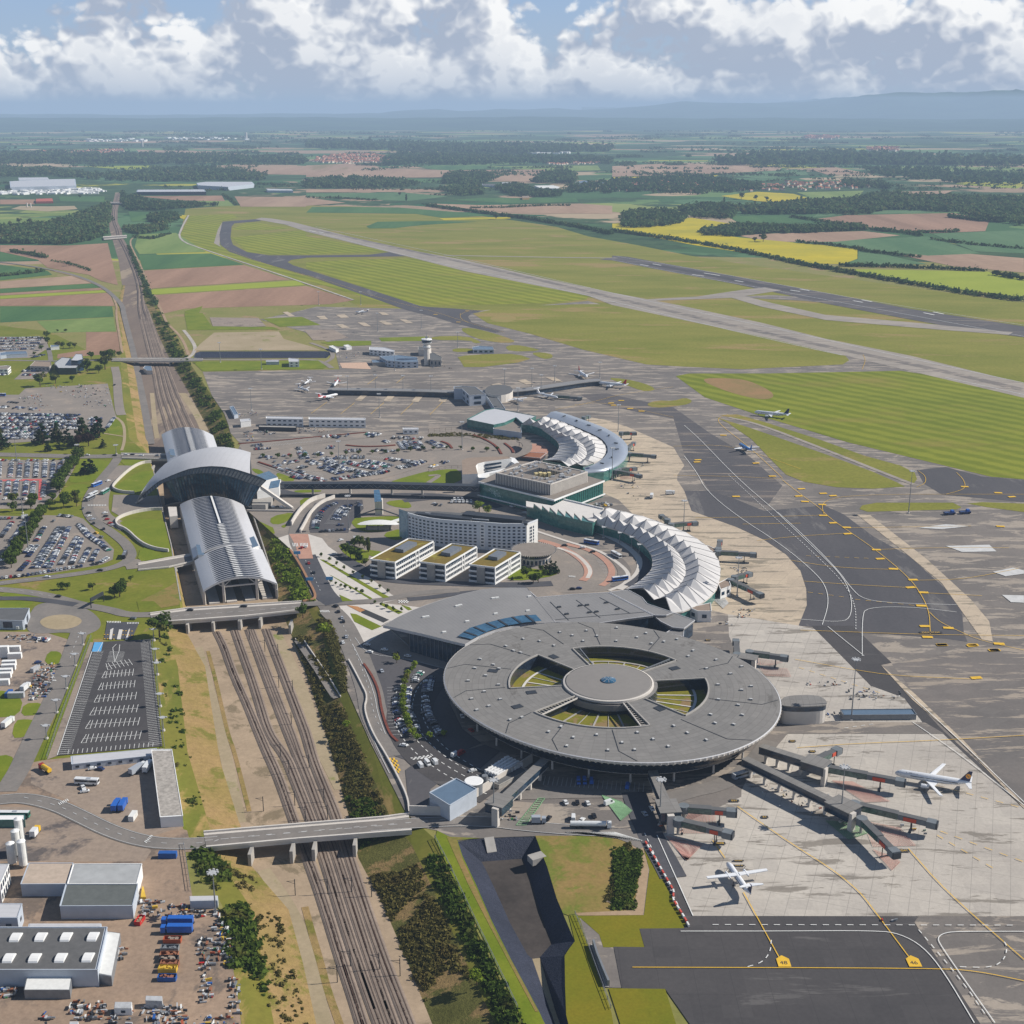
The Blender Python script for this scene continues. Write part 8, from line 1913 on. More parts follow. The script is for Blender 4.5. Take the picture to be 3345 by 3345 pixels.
def plane(s,hdg,label,L=37,span=34,R_=1.95,kind='jet',finc=acw,bodyc=acw,z=.5,tailfins=None,s2=None,logo=None,text=None):
 p=W(s)[0]; t=empty('airliner',(p.x,p.y,z),hdg); tag(t,label,'aircraft'); zc=R_+1.7 if kind!='small' else R_+1.0
 mb=MB(); lathe(mb,[(L/2,.02,zc-.35),(L/2-.6,R_*.45,zc-.3),(L/2-1.8,R_*.78,zc-.15),(L/2-3.6,R_,zc),(-L*.18,R_,zc),(-L*.32,R_*.82,zc+.3),(-L*.43,R_*.42,zc+.75),(-L/2,R_*.1,zc+1.05)],18)
 mb.build('fuselage',bodyc,t,smooth=True)
 mb=MB()
 for sg in (-1,1): mb.box((-L*.02,sg*(R_+.005),zc+.35),(L*.62,.05,.28))
 mb.box((L/2-2.0,0,zc+R_*.42),(.9,R_*1.05,.35)); mb.build('windows',cwin,t)
 hi=kind=='prop'; wz=zc+R_*.9 if hi else zc-R_*.55
 for sg in (-1,1):
  mb=MB(); sw=.0 if hi else span*.22
  slab(mb,[(L*.10,sg*R_*.5,wz),(L*.10-sw,sg*span/2,wz+(0 if hi else 1.2)),(L*.10-sw-1.6,sg*span/2,wz+(0 if hi else 1.2)),(-L*.03 if not hi else L*.02,sg*span*.18,wz),(-L*.08 if not hi else L*.01,sg*R_*.5,wz)],.45); mb.build('wing',acw,t)
  mb=MB()
  if kind=='prop':
   ex=L*.10; lathe_=[(ex+2.2,.15,wz-.3),(ex+1.8,.55,wz-.3),(ex,.7,wz-.3),(ex-3.5,.3,wz-.1)]
   rows=[[(x,sg*span*.15+r*math.cos(2*PI*i/10),z_+r*math.sin(2*PI*i/10)) for i in range(10)] for x,r,z_ in lathe_]; mb.grid(rows,0,True); e=mb.build('engine',acw,t)
   mb=MB()
   for k in range(6):
    a=k*PI/3; mb.beam((ex+2.1,sg*span*.15,wz-.3),(ex+2.1,sg*span*.15+1.9*math.cos(a),wz-.3+1.9*math.sin(a)),.22,.08)
   mb.build('propeller',steeld,e)
  elif kind=='tail':
   rows=[[(x,sg*(R_+1.1)+r*math.cos(2*PI*i/10),zc+.9+r*math.sin(2*PI*i/10)) for i in range(10)] for x,r in ((-L*.20,.75),(-L*.22,.9),(-L*.30,.85),(-L*.33,.5))]; mb.grid(rows,0,True); mb.beam((-L*.25,sg*R_*.6,zc+.8),(-L*.25,sg*(R_+.6),zc+.9),1.5,.2); mb.build('engine',finc if finc!=acn else acw,t)
  else:
   ey=sg*span*.17; ex=L*.08; rows=[[(x,ey+r*math.cos(2*PI*i/12),wz-.95+r*math.sin(2*PI*i/12)) for i in range(12)] for x,r in ((ex+2.3,.95),(ex+2.0,1.12),(ex,1.1),(ex-1.6,.7))]; mb.grid(rows,0,True); mb.beam((ex,ey,wz-.4),(ex-2,ey,wz),.3,.9); mb.build('engine',acw,t)
 hz=zc+R_*.5; fh=L*.155
 mb=MB(); slab(mb,[(-L*.34,0,zc+R_*.6),(-L*.455,0,zc+R_*.6+fh),(-L*.50,0,zc+R_*.6+fh),(-L*.475,0,zc+R_*.3)],.35,'y'); fin=mb.build('tail_fin',finc,t)
 tz=zc+R_*.6+fh-.2 if kind in('prop','tail') else zc+.6
 for sg in (-1,1):
  mb=MB(); slab(mb,[(-L*.41,sg*.2,tz),(-L*.475,sg*span*.19,tz+.2),(-L*.51,sg*span*.19,tz+.2),(-L*.50,sg*.2,tz)],.25); mb.build('tailplane',acw,t)
 if logo:
  mb=MB()
  for sg in (-1,1):
   c_=(-L*.452,sg*.2,zc+R_*.6+fh*.52); mb.add([c_]+[(c_[0]+1.25*math.cos(i*PI/8),c_[1],c_[2]+1.25*math.sin(i*PI/8)) for i in range(16)],[(0,i+1,(i+1)%16+1) for i in range(16)])
  mb.build('tail_disc',aco,fin)
  mb=MB()
  for sg in (-1,1):
   c_=(-L*.452,sg*.22,zc+R_*.6+fh*.52); pts=[(-.8,-.4),(-.1,-.1),(.85,.75),(.75,.3),(.2,-.25),(.0,-.6)]; mb.add([(c_[0]+a,c_[1],c_[2]+b) for a,b in pts],[tuple(range(6))])
  mb.build('tail_bird',acn,fin)
 if text:
  for sg in (-1,1):
   cu=bpy.data.curves.new('fuselage_lettering','FONT'); cu.body=text; cu.size=1.5; cu.align_x='CENTER'; cu.extrude=.01
   o=bpy.data.objects.new('fuselage_lettering',cu); C.objects.link(o)
   dg=bpy.context.evaluated_depsgraph_get(); me=bpy.data.meshes.new_from_object(o.evaluated_get(dg)); bpy.data.objects.remove(o)
   me.materials.clear(); me.materials.append(acn); o=mesh_obj('fuselage_lettering',me,t); o.location=(L*.27,sg*(R_*.83),zc+.95); o.rotation_euler=(PI/2-.55,0,0 if sg<0 else PI)
 mb=MB()
 for x,y in ((L*.38,0),(-L*.02,2.6),(-L*.02,-2.6)): mb.tube((x,y,0),(x,y,zc-R_*.6),.18,None,6); mb.tube((x,y-.3,.45),(x,y+.3,.45),.45,None,10)
 mb.build('landing_gear',steeld,t)
 return t
def hd(s):
 """heading from tail pixel to nose pixel"""
 a,b=W(s,3); return math.atan2(b.y-a.y,b.x-a.x)
plane('O 1485,775',hd('O 1640,765 1325,715'),'white airliner with orange disc on its navy tail, docked at the jet bridge',36,34,1.95,'jet',acn,acw,logo=1,text='Lufthansa')
plane('O 545,1262',hd('O 600,1310 495,1160'),'white twin-propeller airliner with dark tail on the near stand',27,27.5,1.4,'prop',acn,acw)
plane('G 540,612',hd('G 610,595 478,582'),'white airliner with striped tail taxiing beside the mown field',38,34,1.95,'jet',acn,acw)
plane('G 395,798',hd('G 420,810 350,768'),'small airliner with bright blue fuselage on the curved taxiway',30,26,1.5,'jet',acb,acb)
plane('F 1215,560',hd('F 1160,500 1268,570'),'white airliner on the far side of the north pier',36,33,1.9,'jet',acr,acw)
plane('F 1450,640',hd('F 1515,625 1380,612'),'white airliner with blue nose and red tail at the end of the pier',36,33,1.9,'jet',acr,acw)
plane('F 935,728',hd('F 865,692 1010,722'),'long white regional jet with tail engines south of the pier',34,26,1.45,'tail',acw,acw)
plane('F 705,765',hd('F 770,765 690,735'),'small white propeller airliner beside the pier building',24,25,1.3,'prop',acw,acw)
plane('E 1205,628',hd('E 1228,580 1178,645'),'white regional jet with high tailplane on the remote apron, topmost one',31,24,1.4,'tail',acr,acw)
plane('E 1140,735',hd('E 1075,725 1185,700'),'white regional jet with red engines nearest the long service road',31,24,1.4,'tail',acr,acw)
plane('E 945,675',hd('E 900,655 990,682'),'grey-tailed small airliner left on the remote apron',24,20,1.2,'tail',acn,acw)
plane('E 978,618',hd('E 1010,595 950,628'),'smallest white airliner at the top left of the remote apron',20,18,1.1,'tail',acw,acw)
plane('E 1405,62',hd('E 1450,58 1375,55'),'small propeller airliner alone on the far parking apron',22,24,1.2,'prop',acn,acw)
for s,lb in (('G 1520,1150','left dark blue tractor unit on the far taxi apron'),('G 1605,1145','right dark blue tractor unit on the far taxi apron')):
 p=W(s)[0]; t=empty('aircraft_tug',(p.x,p.y,.5),.2); tag(t,lb,'tug'); MB().box((0,0,1.1),(9,4,1.6)).build('body',CP['dark blue'],t); MB().box((2.4,0,2.6),(2.4,2.6,1.6)).build('cab',CP['blue'],t)
 for x in (-3,3): MB().tube((x,-2.2,.8),(x,2.2,.8),.8,None,10).build('wheel',black,t)
panelg=glass('bridge_glass',(52,76,72),(96,120,110),.5); redpan=flat('red_orange_panel',(196,84,60),.5); greyp=flat('bridge_grey',(112,118,122),.6,.1)
def jetbridge(s,label,z=5.2,legat=.72,w=3.4,col_=None,panel=True,group=None):
 a,b=W(s,z+2); c_=a.copy(); c_.z=0; t=empty('jet_bridge',c_); tag(t,label,'jet bridge',group); A_=Vector((0,0,0));B_=b-a; B_.z=0; d=B_.normalized(); L_=B_.length; up=Vector((0,0,1))
 MB().tube((0,0,z-.4),(0,0,z+3.1),2.6,None,12).build('rotunda',greyp,t); MB().tube((0,0,0),(0,0,z-.4),.7,None,8).build('pedestal',concm,t)
 MB().beam(d*2+up*(z+1.4),d*(L_*.55)+up*(z+1.4),w,2.9).build('inner_tunnel',col_ or panelg,t)
 MB().beam(d*(L_*.5)+up*(z+1.25),d*(L_-3)+up*(z+1.1),w-.5,2.5).build('outer_tunnel',greyp,t)
 mb=MB(); mb.beam(d*2+up*(z+2.95),d*(L_*.55)+up*(z+2.95),w+.1,.25); mb.beam(d*(L_*.5)+up*(z+2.6),d*(L_-3)+up*(z+2.5),w-.4,.22); mb.build('roof_plates',roofdk,t)
 if panel:
  sd_=Vector((d.y,-d.x,0)); sd_=sd_ if sd_.y<0 else -sd_
  MB().beam(d*(L_*.62)+sd_*(w/2-.1)+up*(z+1.2),d*(L_*.78)+sd_*(w/2-.1)+up*(z+1.2),.25,1.9).build('red_panel',redpan,t)
 th=math.atan2(d.y,d.x); e=d*L_; MB().box((e.x-1.5*d.x,e.y-1.5*d.y,z+1.1),(4.2,4.2,3.2),th).build('cab',greyp,t); MB().box((e.x+.9*d.x,e.y+.9*d.y,z+1.0),(1.0,3.8,3.0),th).build('bellows',steeld,t)
 q=d*(L_*legat); n_=Vector((-d.y,d.x,0)); mb=MB(); mb.beam(q+n_*1.5+up*.6,q+n_*1.5+up*(z-.2),.35,.35); mb.beam(q-n_*1.5+up*.6,q-n_*1.5+up*(z-.2),.35,.35); mb.beam(q-n_*2+up*.6,q+n_*2+up*.6,.6,.5)
 mb.tube(q-n_*2.2+up*.5,q-n_*1.2+up*.5,.5,None,8); mb.tube(q+n_*1.2+up*.5,q+n_*2.2+up*.5,.5,None,8); mb.build('wheel_leg',steeld,t)
def corridor(s,label,z=5.5,w=4.6,h=3.6,node=None,cols=4):
 a,b=W(s,z+h); m_=(a+b)/2; m_.z=0; t=empty('gate_corridor',m_); tag(t,label,'gate corridor'); A_=a-m_;B_=b-m_; A_.z=B_.z=0; up=Vector((0,0,1)); d=(B_-A_).normalized(); th=math.atan2(d.y,d.x)
 MB().beam(A_+up*(z+h/2),B_+up*(z+h/2),w-.3,h-.4).build('glazed_side',glassd,t); MB().beam(A_+up*(z+h),B_+up*(z+h),w,.4).build('roof',roofg,t); MB().beam(A_+up*z,B_+up*z,w,.5).build('floor_beam',concm,t)
 inst('column',MB().box((0,0,z/2),(1.2,1.6,z)),concw,t,[A_.lerp(B_,(k+.5)/cols) for k in range(cols)],[th]*cols)
 if node:
  n_=B_+d*node*.4; MB().box((n_.x,n_.y,z+h/2+.2),(node,node*.8,h+.8),th).build('gate_room',glassd,t); MB().box((n_.x,n_.y,z+h+.8),(node+.6,node*.8+.6,.4),th).build('gate_roof',roofg,t)
  sd_=Vector((d.y,-d.x,0)); q=n_+d*(node*.3)+sd_*0; MB().box((q.x,q.y-node*.33,(z+h)/2),(2.2,3.2,z+h+1),th).build('stair_shaft',concw,t)
corridor('N 1120,350 860,590','grey-roofed corridor running down-left from the disc to its gate room',node=11)
corridor('N 1800,420 1885,620','short corridor below the disc towards the near propeller stand',node=12,cols=3)
corridor('O 655,580 880,650','upper right corridor from the disc to the docked airliner',node=12)
corridor('O 575,640 1010,850','longest corridor on the right, running out over the apron',node=13,cols=6)
corridor('O 500,140 560,150','stub corridor at the upper right rim of the disc',node=10,cols=1)
for s,lb,z_,pn in (('O 280,880 525,898','upper of the two jet bridges at the near gate room',5.2,1),('O 255,945 508,1005','lower of the two jet bridges at the near gate room',5.2,1),('O 925,650 1030,595','short jet bridge pointing up from the upper right corridor',5.2,1),('O 965,685 1345,752','long jet bridge reaching the docked airliner',5.2,1),
('O 1110,865 1500,955','long right-hand jet bridge from the outer gate room',5.2,1),('O 1145,940 1310,1100','jet bridge angled down from the outer gate room',5.2,1),('O 600,128 778,150','jet bridge right of the disc near the drum building',5.2,0),('O 540,140 533,68','jet bridge pointing straight up behind the disc',5.2,0),
('K 1560,490 1850,505','upper jet bridge of the tent crescent',5,0),('K 1560,470 1575,400','short jet bridge pointing up at the tent crescent',5,1),('K 1660,715 1900,825','lower bent jet bridge of the tent crescent',5,1),('K 1690,690 1810,655','jet bridge beside the lower bent one',5,1),('K 1190,275 1385,255','jet bridge at the top of the tent crescent',5,1),('K 1160,240 1110,200','stub jet bridge above the tents',5,0),
('F 1520,1000 1630,998','topmost jet bridge of the north crescent',5,1),('F 1585,1165 1785,1180','jet bridge on the east side of the north crescent',5,0),('F 1570,1120 1620,1075','short jet bridge between the two eastern ones',5,1),('F 1480,1300 1670,1335','jet bridge at the southern end of the north crescent',5,1),('F 1500,1290 1630,1275','upper twin of the southern jet bridge',5,1),('F 1225,880 1265,865','stub jet bridge behind the silver roof',5,0),('F 1010,708 1200,722','covered boarding bridge beside the long regional jet',1.5,0)): jetbridge(s,lb,z_,panel=bool(pn))
for s,h_,lb in (('K 1560,740 1640,700 1660,760 1580,790',7,'white gate lodge on the east side of the tent crescent'),('K 1330,930 1500,895 1505,960 1400,960',7.5,'white gate lodge at the lower end of the tents'),('K 1470,440 1540,470 1530,520 1480,500',7,'gate lodge at the upper east side of the tents')): block('gate_lodge',lb,'building',s,h_,whitewall,roofbr,win=(1,5,3,2.4))
rp=smooth_loop(W('O 750,360 790,338 930,336 970,362 972,385 900,392 800,392 752,385',11),2); c=cen(rp); t=bld('drum_annex','oval concrete annex with grey roof on the pale apron right of the disc','building',c); q=[(p.x-c.x,p.y-c.y) for p in rp]
MB().prism(q,0,8,0).build('wall',concw,t); MB().prism([(x*1.01,y*1.01) for x,y in q],8,10.6,0).build('glazed_band',glassd,t); MB().prism([(x*1.03,y*1.03) for x,y in q],10.6,11.2,0).build('roof',roofg,t)
block('equipment_canopy','long flat blue-grey canopy behind the drum annex','canopy','O 1040,408 1390,405 1410,432 1055,435',3,steel,solar)
block('plant_hall','blue-grey roofed hall inside the white-walled compound','building','N 392,562 560,472 690,540 520,642',8.5,bluegrey,solar)
wall('compound_wall','pale compound wall around the blue-grey roofed hall','N 265,700 520,705 690,590 940,435 1040,370',5,.6,concw,0,0)
p=W('N 672,560')[0]; t=bld('storage_tank','wide round white tank beside the blue-roofed hall','tank',p); MB().tube((0,0,0),(0,0,6.5),4.6,4.6,32).build('shell',steel,t); MB().tube((0,0,6.5),(0,0,6.8),4.7,4.4,32).build('lid',whitewall,t)
p=W('N 742,530')[0]; t=bld('storage_tank','narrow grey tank right of the wide round tank','tank',p); MB().tube((0,0,0),(0,0,7),1.5,1.5,20).build('shell',steel,t)
k=0
for r_ in range(5):
 for q_ in range(7):
  a,b,c_,d_=W('N 740,465 880,370 985,420 830,500'); f=(q_+.5)/7; g_=(r_+.5)/5; p=a.lerp(b,f).lerp(d_.lerp(c_,f),g_)
  if k==0: t=MB().box((0,0,1),(2.6,1.4,2)).build('cooling_unit',whitewall); t0_=t
  else: t=t0_.copy(); C.objects.link(t)
  t.location=(p.x,p.y,2.5); t.rotation_euler=(0,0,.6); tag(t,'white rooftop cooling unit in the grid beside the disc corridor','cooling unit','cooling units beside the corridor'); k+=1
block('unit_deck','dark slab carrying the grid of cooling units','platform','N 725,470 890,355 1010,420 830,515',2.4,concm,roofdk)
def mast(s,h,label,n_=8,group=None,z=0,name='floodlight_mast'):
 p=W(s,z)[0]; t=empty(name,p); tag(t,label,'lamp mast',group); MB().tube((0,0,0),(0,0,h),.42,.16,8).build('pole',steel,t)
 mb=MB(); mb.tube((0,0,h-.2),(0,0,h+.1),1.6,1.6,12)
 for k in range(n_): a=k*2*PI/n_; mb.box((2.1*math.cos(a),2.1*math.sin(a),h+.1),(.8,.8,.5),a)
 mb.build('lamp_head',louv,t); MB().tube((0,0,0),(0,0,1),1.0,.9,10).build('base',concw,t)
for s,h,lb in (('O 1093,458',36,'tall floodlight mast behind the drum annex'),('O 1040,955',29,'floodlight mast beside the outer gate room'),('O 163,970',24,'floodlight mast by the near gate room'),('N 798,745',22,'floodlight mast at the corner of the vehicle bay'),('G 1295,1142',36,'tallest mast standing by the long grass island'),('G 55,1240',25,'mast at the upper right of the tent crescent'),('G 350,1600',28,'mast beside the lower tent gate'),('F 1447,1375',30,'mast at the south end of the north crescent'),('F 1495,990',28,'mast by the silver roof band'),('F 705,830',26,'mast between the pier and the north building'),
('E 1303,1765',28,'mast in the short-stay car park'),('E 1228,1300',28,'mast in the middle of the main car park'),('F 265,1135',28,'mast in the northern forecourt'),('D 180,1635',29,'mast on the verge of the west car parks'),('D 137,1260',27,'mast at the top of the stepped car park'),('D 225,1930',28,'mast in the lower west car park'),('D 612,1165',9,'stubby lamp by the boulevard trees'),('D 918,1168',9,'stubby lamp at the path junction'),('E 290,445',26,'mast left of the long retention pond'),('E 615,500',26,'mast right of the middle of the retention pond'),('E 1530,205',28,'mast on the far parking apron, left'),('E 1875,180',28,'mast on the far parking apron, right'),
('E 535,820',24,'mast on the west part of the remote apron'),('E 1296,700',22,'mast beside the pier roof, left end'),('E 1515,690',22,'second mast along the pier roof'),('E 1732,695',22,'third mast along the pier roof'),('F 20,700',22,'fourth mast along the pier roof'),('E 1545,880',26,'lattice mast in front of the pier'),('F 230,330',22,'mast by the blue-roofed garage'),('F 600,640',22,'mast behind the drum on the pier'),('F 815,635',22,'mast behind the right arm of the pier'),('F 888,690',22,'mast in front of the right arm of the pier'),('F 1350,570',20,'mast at the tip of the pier'),('F 995,600',20,'mast on the far side of the pier arm'),
('E 1665,510',20,'mast beside the control tower car park'),('M 1612,1115',20,'floodlight mast behind the small white shed'),('B 345,1925',22,'mast at the edge of the ploughed field'),('B 80,1925',22,'mast at the corner of the ploughed field')): mast(s,h,lb)
for k,s in enumerate(('H 655,985 595,1150 525,1330 450,1520 370,1725','H 1215,950 1230,1110 1243,1220 1265,1470 1290,1660','N 605,240 607,240')):
 if k==2: continue
 for p in px(s): mast('X %f,%f'%p,8,'slim street lamp beside the new car park, %s side'%('left','right')[k],2,'street lamps of the new car park',name='street_lamp')
for p in px('K 512,300 655,380 782,425 875,460 935,520'): mast('X %f,%f'%p,9,'street lamp along the curved terminal road','2' and 3,'street lamps on the terminal road',name='street_lamp')
po=None
for i,s in enumerate(('Q 783,1030','Q 1010,1020','Q 1180,1010','Q 1318,1040','Q 1078,1640','Q 1170,1530','Q 1372,1555','Q 1518,1595','Q 680,60','Q 740,180','Q 880,140','Q 560,440','Q 780,400','Q 985,380','I 400,1275','I 510,1560','I 610,1855','I 505,1310','I 620,1600','I 280,1190','Q 855,505','Q 1010,500')):
 p=W(s,ZT)[0]; t=empty('catenary_mast',p,.0); tag(t,'steel catenary mast with side arm beside the tracks','catenary mast','catenary masts')
 if po is None:
  a=MB().box((0,0,4),(.32,.32,8)).build('pole',steeld,t); mb=MB(); mb.beam((0,0,7.2),(-3.6,0,7.0),.14,.14); mb.beam((0,0,5.8),(-3.4,0,7.0),.12,.12); b=mb.build('arm',steeld,t); po=(a,b)
 else:
  for c_ in po: o=c_.copy(); C.objects.link(o); o.parent=t
block('warehouse','beige-roofed warehouse, left of the joined group','warehouse','M 215,733 546,732 500,888 155,890',6,bluegrey,flat('beige_roof',(176,160,144),.85),para=.3)
block('warehouse','light grey corrugated warehouse behind the dark-roofed one','warehouse','M 548,740 1060,738 1020,888 503,888',6.5,whitewall,flat('streaked_roof',(160,162,162),.8,0,.14,.15),para=.3)
block('warehouse','dark grey roofed warehouse in the middle of the works','warehouse','M 493,893 1030,889 990,1052 447,1055',6.2,bluegrey,flat('slate_roof',(92,96,94),.85),para=.4)
block('warehouse','big dark roofed warehouse with two rows of dome rooflights','warehouse','M -300,1213 800,1213 728,1530 -300,1530',7.5,bluegrey,flat('asphalt_shingle',(92,92,92),.9),para=.4)
def barrel(s,parent,c_):
 p=W(s,7.5)[0]; mb=MB(); rows=[]
 for x in (-1.8,1.8): rows.append([(x,1.9*math.cos(a*PI/6)*1.5,1.3*math.sin(a*PI/6)) for a in range(7)])
 mb.grid(rows); mb.add(rows[0],[tuple(range(7))]); mb.add(rows[1],[tuple(range(7))[::-1]]); return mb,p
wh=[o for o in bpy.data.objects if o.get('label','').startswith('big dark roofed')][0]; base_=None
for s in ('M 120,1290','M 308,1288','M 497,1287','M 697,1285','M 70,1445','M 262,1445','M 457,1443','M 660,1440'):
 mb,p=barrel(s,wh,None)
 if base_ is None: o=mb.build('dome_rooflight',whitewall,wh); base_=o
 else: o=base_.copy(); C.objects.link(o); o.parent=wh
 o.location=(p.x-wh.location.x,p.y-wh.location.y,7.6)
for s,c_ in (('M 608,985','M'),('M 793,958','M'),('M 963,984','M')): pass
block('side_canopy','bright white lean-to canopy on the right of the big warehouse','canopy','M 805,1240 898,1252 832,1578 738,1560',4.5,steel,white,para=0)
block('side_canopy','white loading canopy in front of the big warehouse','canopy','M 200,1577 537,1573 520,1678 178,1678',4.2,steel,white,para=0)
block('side_canopy','long pale strip roof behind the big warehouse','canopy','M 215,1183 758,1182 755,1205 208,1208',4,bluegrey,rooflight,para=0)
block('shed','small pale blue shed by the cutting shrubs','shed','M 1415,978 1627,974 1625,1010 1418,1015',4,bluegrey,rooflight,para=0)
block('cabin','grey cabin at the bottom of the works yard','cabin','M 858,1768 985,1768 982,1815 852,1815',3.2,whitewall,louv,para=0,win=(1,4,1.6,1))
block('cabin','blocky grey container cabin right of the other cabin','cabin','M 1088,1722 1212,1725 1210,1762 1085,1758',3.5,louv,louv,para=0)
block('cabin','cut-off cabin at the very bottom of the works','cabin','M 520,1915 585,1913 580,1960 515,1960',3,whitewall,louv,para=0)
block('long_shed','long corrugated shed stretching towards the near bridge','shed','H 1195,1810 1355,1808 M 1365,380 1197,390',5.5,whitewall,flat('stained_corrugated',(158,152,144),.85,0,.3,.6),para=.3)
block('portable_offices','pale blue-grey row of portable offices along the new car park','cabin','H 560,1862 1235,1800 1240,1850 565,1925',3.4,bluegrey,rooflight,para=.2,win=(1,5,1.8,1.2))
block('tall_hall','white louvred hall at the left edge by the silos','warehouse','M -300,742 66,742 0,890 -300,890',9,whitewall,rooflight,para=.3,win=(2,3,1.6,2.6))
block('tall_hall','white lower hall at the left edge above the big warehouse','warehouse','M -300,1037 165,1037 130,1140 -300,1140',8,bluegrey,rooflight,para=.3,win=(1,7,2.2,1.6))
block('wash_hall','flat white-roofed hall behind the silos','warehouse','M -300,375 185,373 185,410 -300,412',4,glassg,whitewall,para=.3)
t0_=None
for s,h,lb in (('M 95,745',11,'front left one of the four white silos'),('M 180,760',13,'front right one of the four white silos'),('M 135,680',13,'middle of the four white silos'),('M 165,650',17,'tallest of the white silos, at the back')):
 p=W(s)[0]; t=empty('silo',(p.x,p.y,0)); tag(t,lb,'silo'); MB().tube((0,0,1.5),(0,0,h),1.9,1.9,18).build('tank',white,t); MB().tube((0,0,h),(0,0,h+.8),1.9,.5,18).build('cap',whitewall,t); mb=MB()
 for a in (0,1.57,3.14,4.71): mb.beam((1.6*math.cos(a),1.6*math.sin(a),0),(1.6*math.cos(a),1.6*math.sin(a),2),.25,.25)
 mb.beam((1.9,0,2),(1.95,0,h),.3,.3); mb.build('frame',steel,t)
block('gantry','yellow A-frame leaning by the grey warehouse','frame','M 1050,985 1090,985 1072,905 1062,905',1.2,yel,yel,para=0)
FB=[('factory','long pale factory hall on the left plain','A 60,1145 200,1138 330,1132 475,1130 482,1172 65,1182',16,bluegrey,rooflight),('factory','second silver factory behind the long hall','A 115,1122 300,1120 310,1132 120,1138',14,bluegrey,rooflight),
('factory','large grey-roofed distribution warehouse right of the main line','A 1240,1155 1300,1148 1590,1148 1605,1162 1440,1180 1250,1170',14,bluegrey,rooflight),('factory','long dark-fronted warehouse with pale roof strip','A 865,1198 1290,1196 1300,1210 860,1212',12,glassd,rooflight),('factory','thin white-roofed warehouse beyond the dark one','A 1680,1192 1840,1195 1850,1203 1690,1202',8,bluegrey,rooflight),
('factory','white flat factory among the trees in the middle plain','B 1440,1172 1560,1170 1600,1180 1590,1190 1480,1188',9,whitewall,white),('barn','lone barn with orange wall at the wood edge','B 1362,1238 1405,1236 1408,1248 1365,1249',7,flat('ochre_wall',(200,160,110),.9),roofbr),('factory','dark warehouse below the hilltop wood','B 1110,1160 1200,1162 1200,1172 1115,1170',7,bluegrey,roofdk),('factory','small factory right of the dark warehouse','B 1235,1152 1310,1152 1312,1160 1238,1160',7,whitewall,rooflight),('factory','blue-roofed plant at the far right of the middle plain','B 1690,1150 1760,1140 1800,1150 1850,1145 1900,1155 1780,1162',9,whitewall,solar),
('barn','red-roofed farm building by the gravel works','A 228,1255 330,1252 335,1270 225,1272',7,flat('red_tile_roof',(170,90,76),.9),MATS['red_tile_roof']),('water_tower','x','A 0,0 1,0 1,1 0,1',1,white,white)]
for nm,lb,s,h,wm,rm in FB[:-1]: block(nm,lb,'building',s,h,wm,rm,para=0,z0=P(*px(s)[0]).z)
for s,h,lb in (('A 1555,880',70,'pale tower block on the horizon plain'),('A 900,925',45,'slender pale tower on the horizon plain'),('A 172,1308',14,'left of the twin small silos at the gravel works'),('A 195,1310',14,'right of the twin small silos at the gravel works'),('B 1458,798',90,'distant white cooling stack with a plume')):
 p=W(s)[0]; MBt=MB().tube((0,0,-3),(0,0,h),h*.16 if h<80 else 14,h*.16 if h<80 else 10,12); o=MBt.build('distant_tower',concw); o.location=p; tag(o,lb,'tower')
rv=flat('pale_render',(206,194,176),.9,0,.1,.01); tile=flat('terracotta_roof',(160,108,86),.9,0,.15,.01)
def village(label,s,n_,seed,size=11,mats=(None,None),flatroofs=False):
 pts=W(s); rr=random.Random(seed); xs=[p.x for p in pts];ys=[p.y for p in pts]; mb=MB();k=0
 while k<n_:
  x=rr.uniform(min(xs),max(xs));y=rr.uniform(min(ys),max(ys))
  if not inside(x,y,pts): continue
  k+=1; g_=gz(math.hypot(x,y)); L_=size*rr.uniform(.8,1.7);w=size*rr.uniform(.6,.9);h=size*rr.uniform(.35,.6); a=rr.uniform(0,3.1)
  if flatroofs: mb.box((x,y,g_+h/2),(L_*2,w*1.6,h),a,0)
  else:
   mb.box((x,y,g_+h/2),(L_,w,h),a,0); ca,sa=math.cos(a),math.sin(a); T_=lambda u,v,z:(x+u*ca-v*sa,y+u*sa+v*ca,g_+z); r=h*.55
   mb.add([T_(-L_/2,-w*.55,h),T_(L_/2,-w*.55,h),T_(L_/2,w*.55,h),T_(-L_/2,w*.55,h),T_(-L_/2,0,h+r),T_(L_/2,0,h+r)],[(0,1,5,4),(2,3,4,5),(1,2,5),(3,0,4)],1)
 o=mb.build('village',list(mats) if mats[0] else [rv,tile]); tag(o,label,'village',None,'stuff')
village('village of pale houses on the right beyond the fields','C 0,870 300,850 700,860 1200,850 1230,885 900,895 400,905 0,900',260,1,13)
village('small town on the left behind the brown plain','B 60,1000 200,975 420,975 580,1000 480,1030 200,1035 40,1025',420,2,16)
village('hamlet at the left picture edge below the wood','A 0,1460 130,1465 140,1500 0,1505',26,3,9)
village('houses scattered among trees on the left horizon plain','A 250,955 600,955 760,940 800,960 500,985 250,985',260,4,16)
village('industrial sheds along the left road','A 0,1200 650,1190 650,1225 0,1230',150,5,11,(whitewall,rooflight),True)
village('factories on the left horizon','A 540,880 900,875 930,895 560,895',45,6,20,(whitewall,rooflight),True)
village('pale blocks on the horizon left of centre','A 1040,870 1400,868 1660,885 1100,885',60,7,20,(whitewall,rooflight),True)
village('pale industrial belt right of centre','B 1380,955 1600,955 1700,972 1400,972',40,8,20,(whitewall,rooflight),True)
village('houses beside the trees of the middle plain','B 1500,1030 1900,1015 1932,1030 1550,1045',90,9,14)
village('distant town on the right horizon','C 900,640 1060,640 1060,655 900,655',120,10,30)
village('far settlement in front of the right hills','C 1200,695 1340,695 1340,712 1200,712',110,11,24)
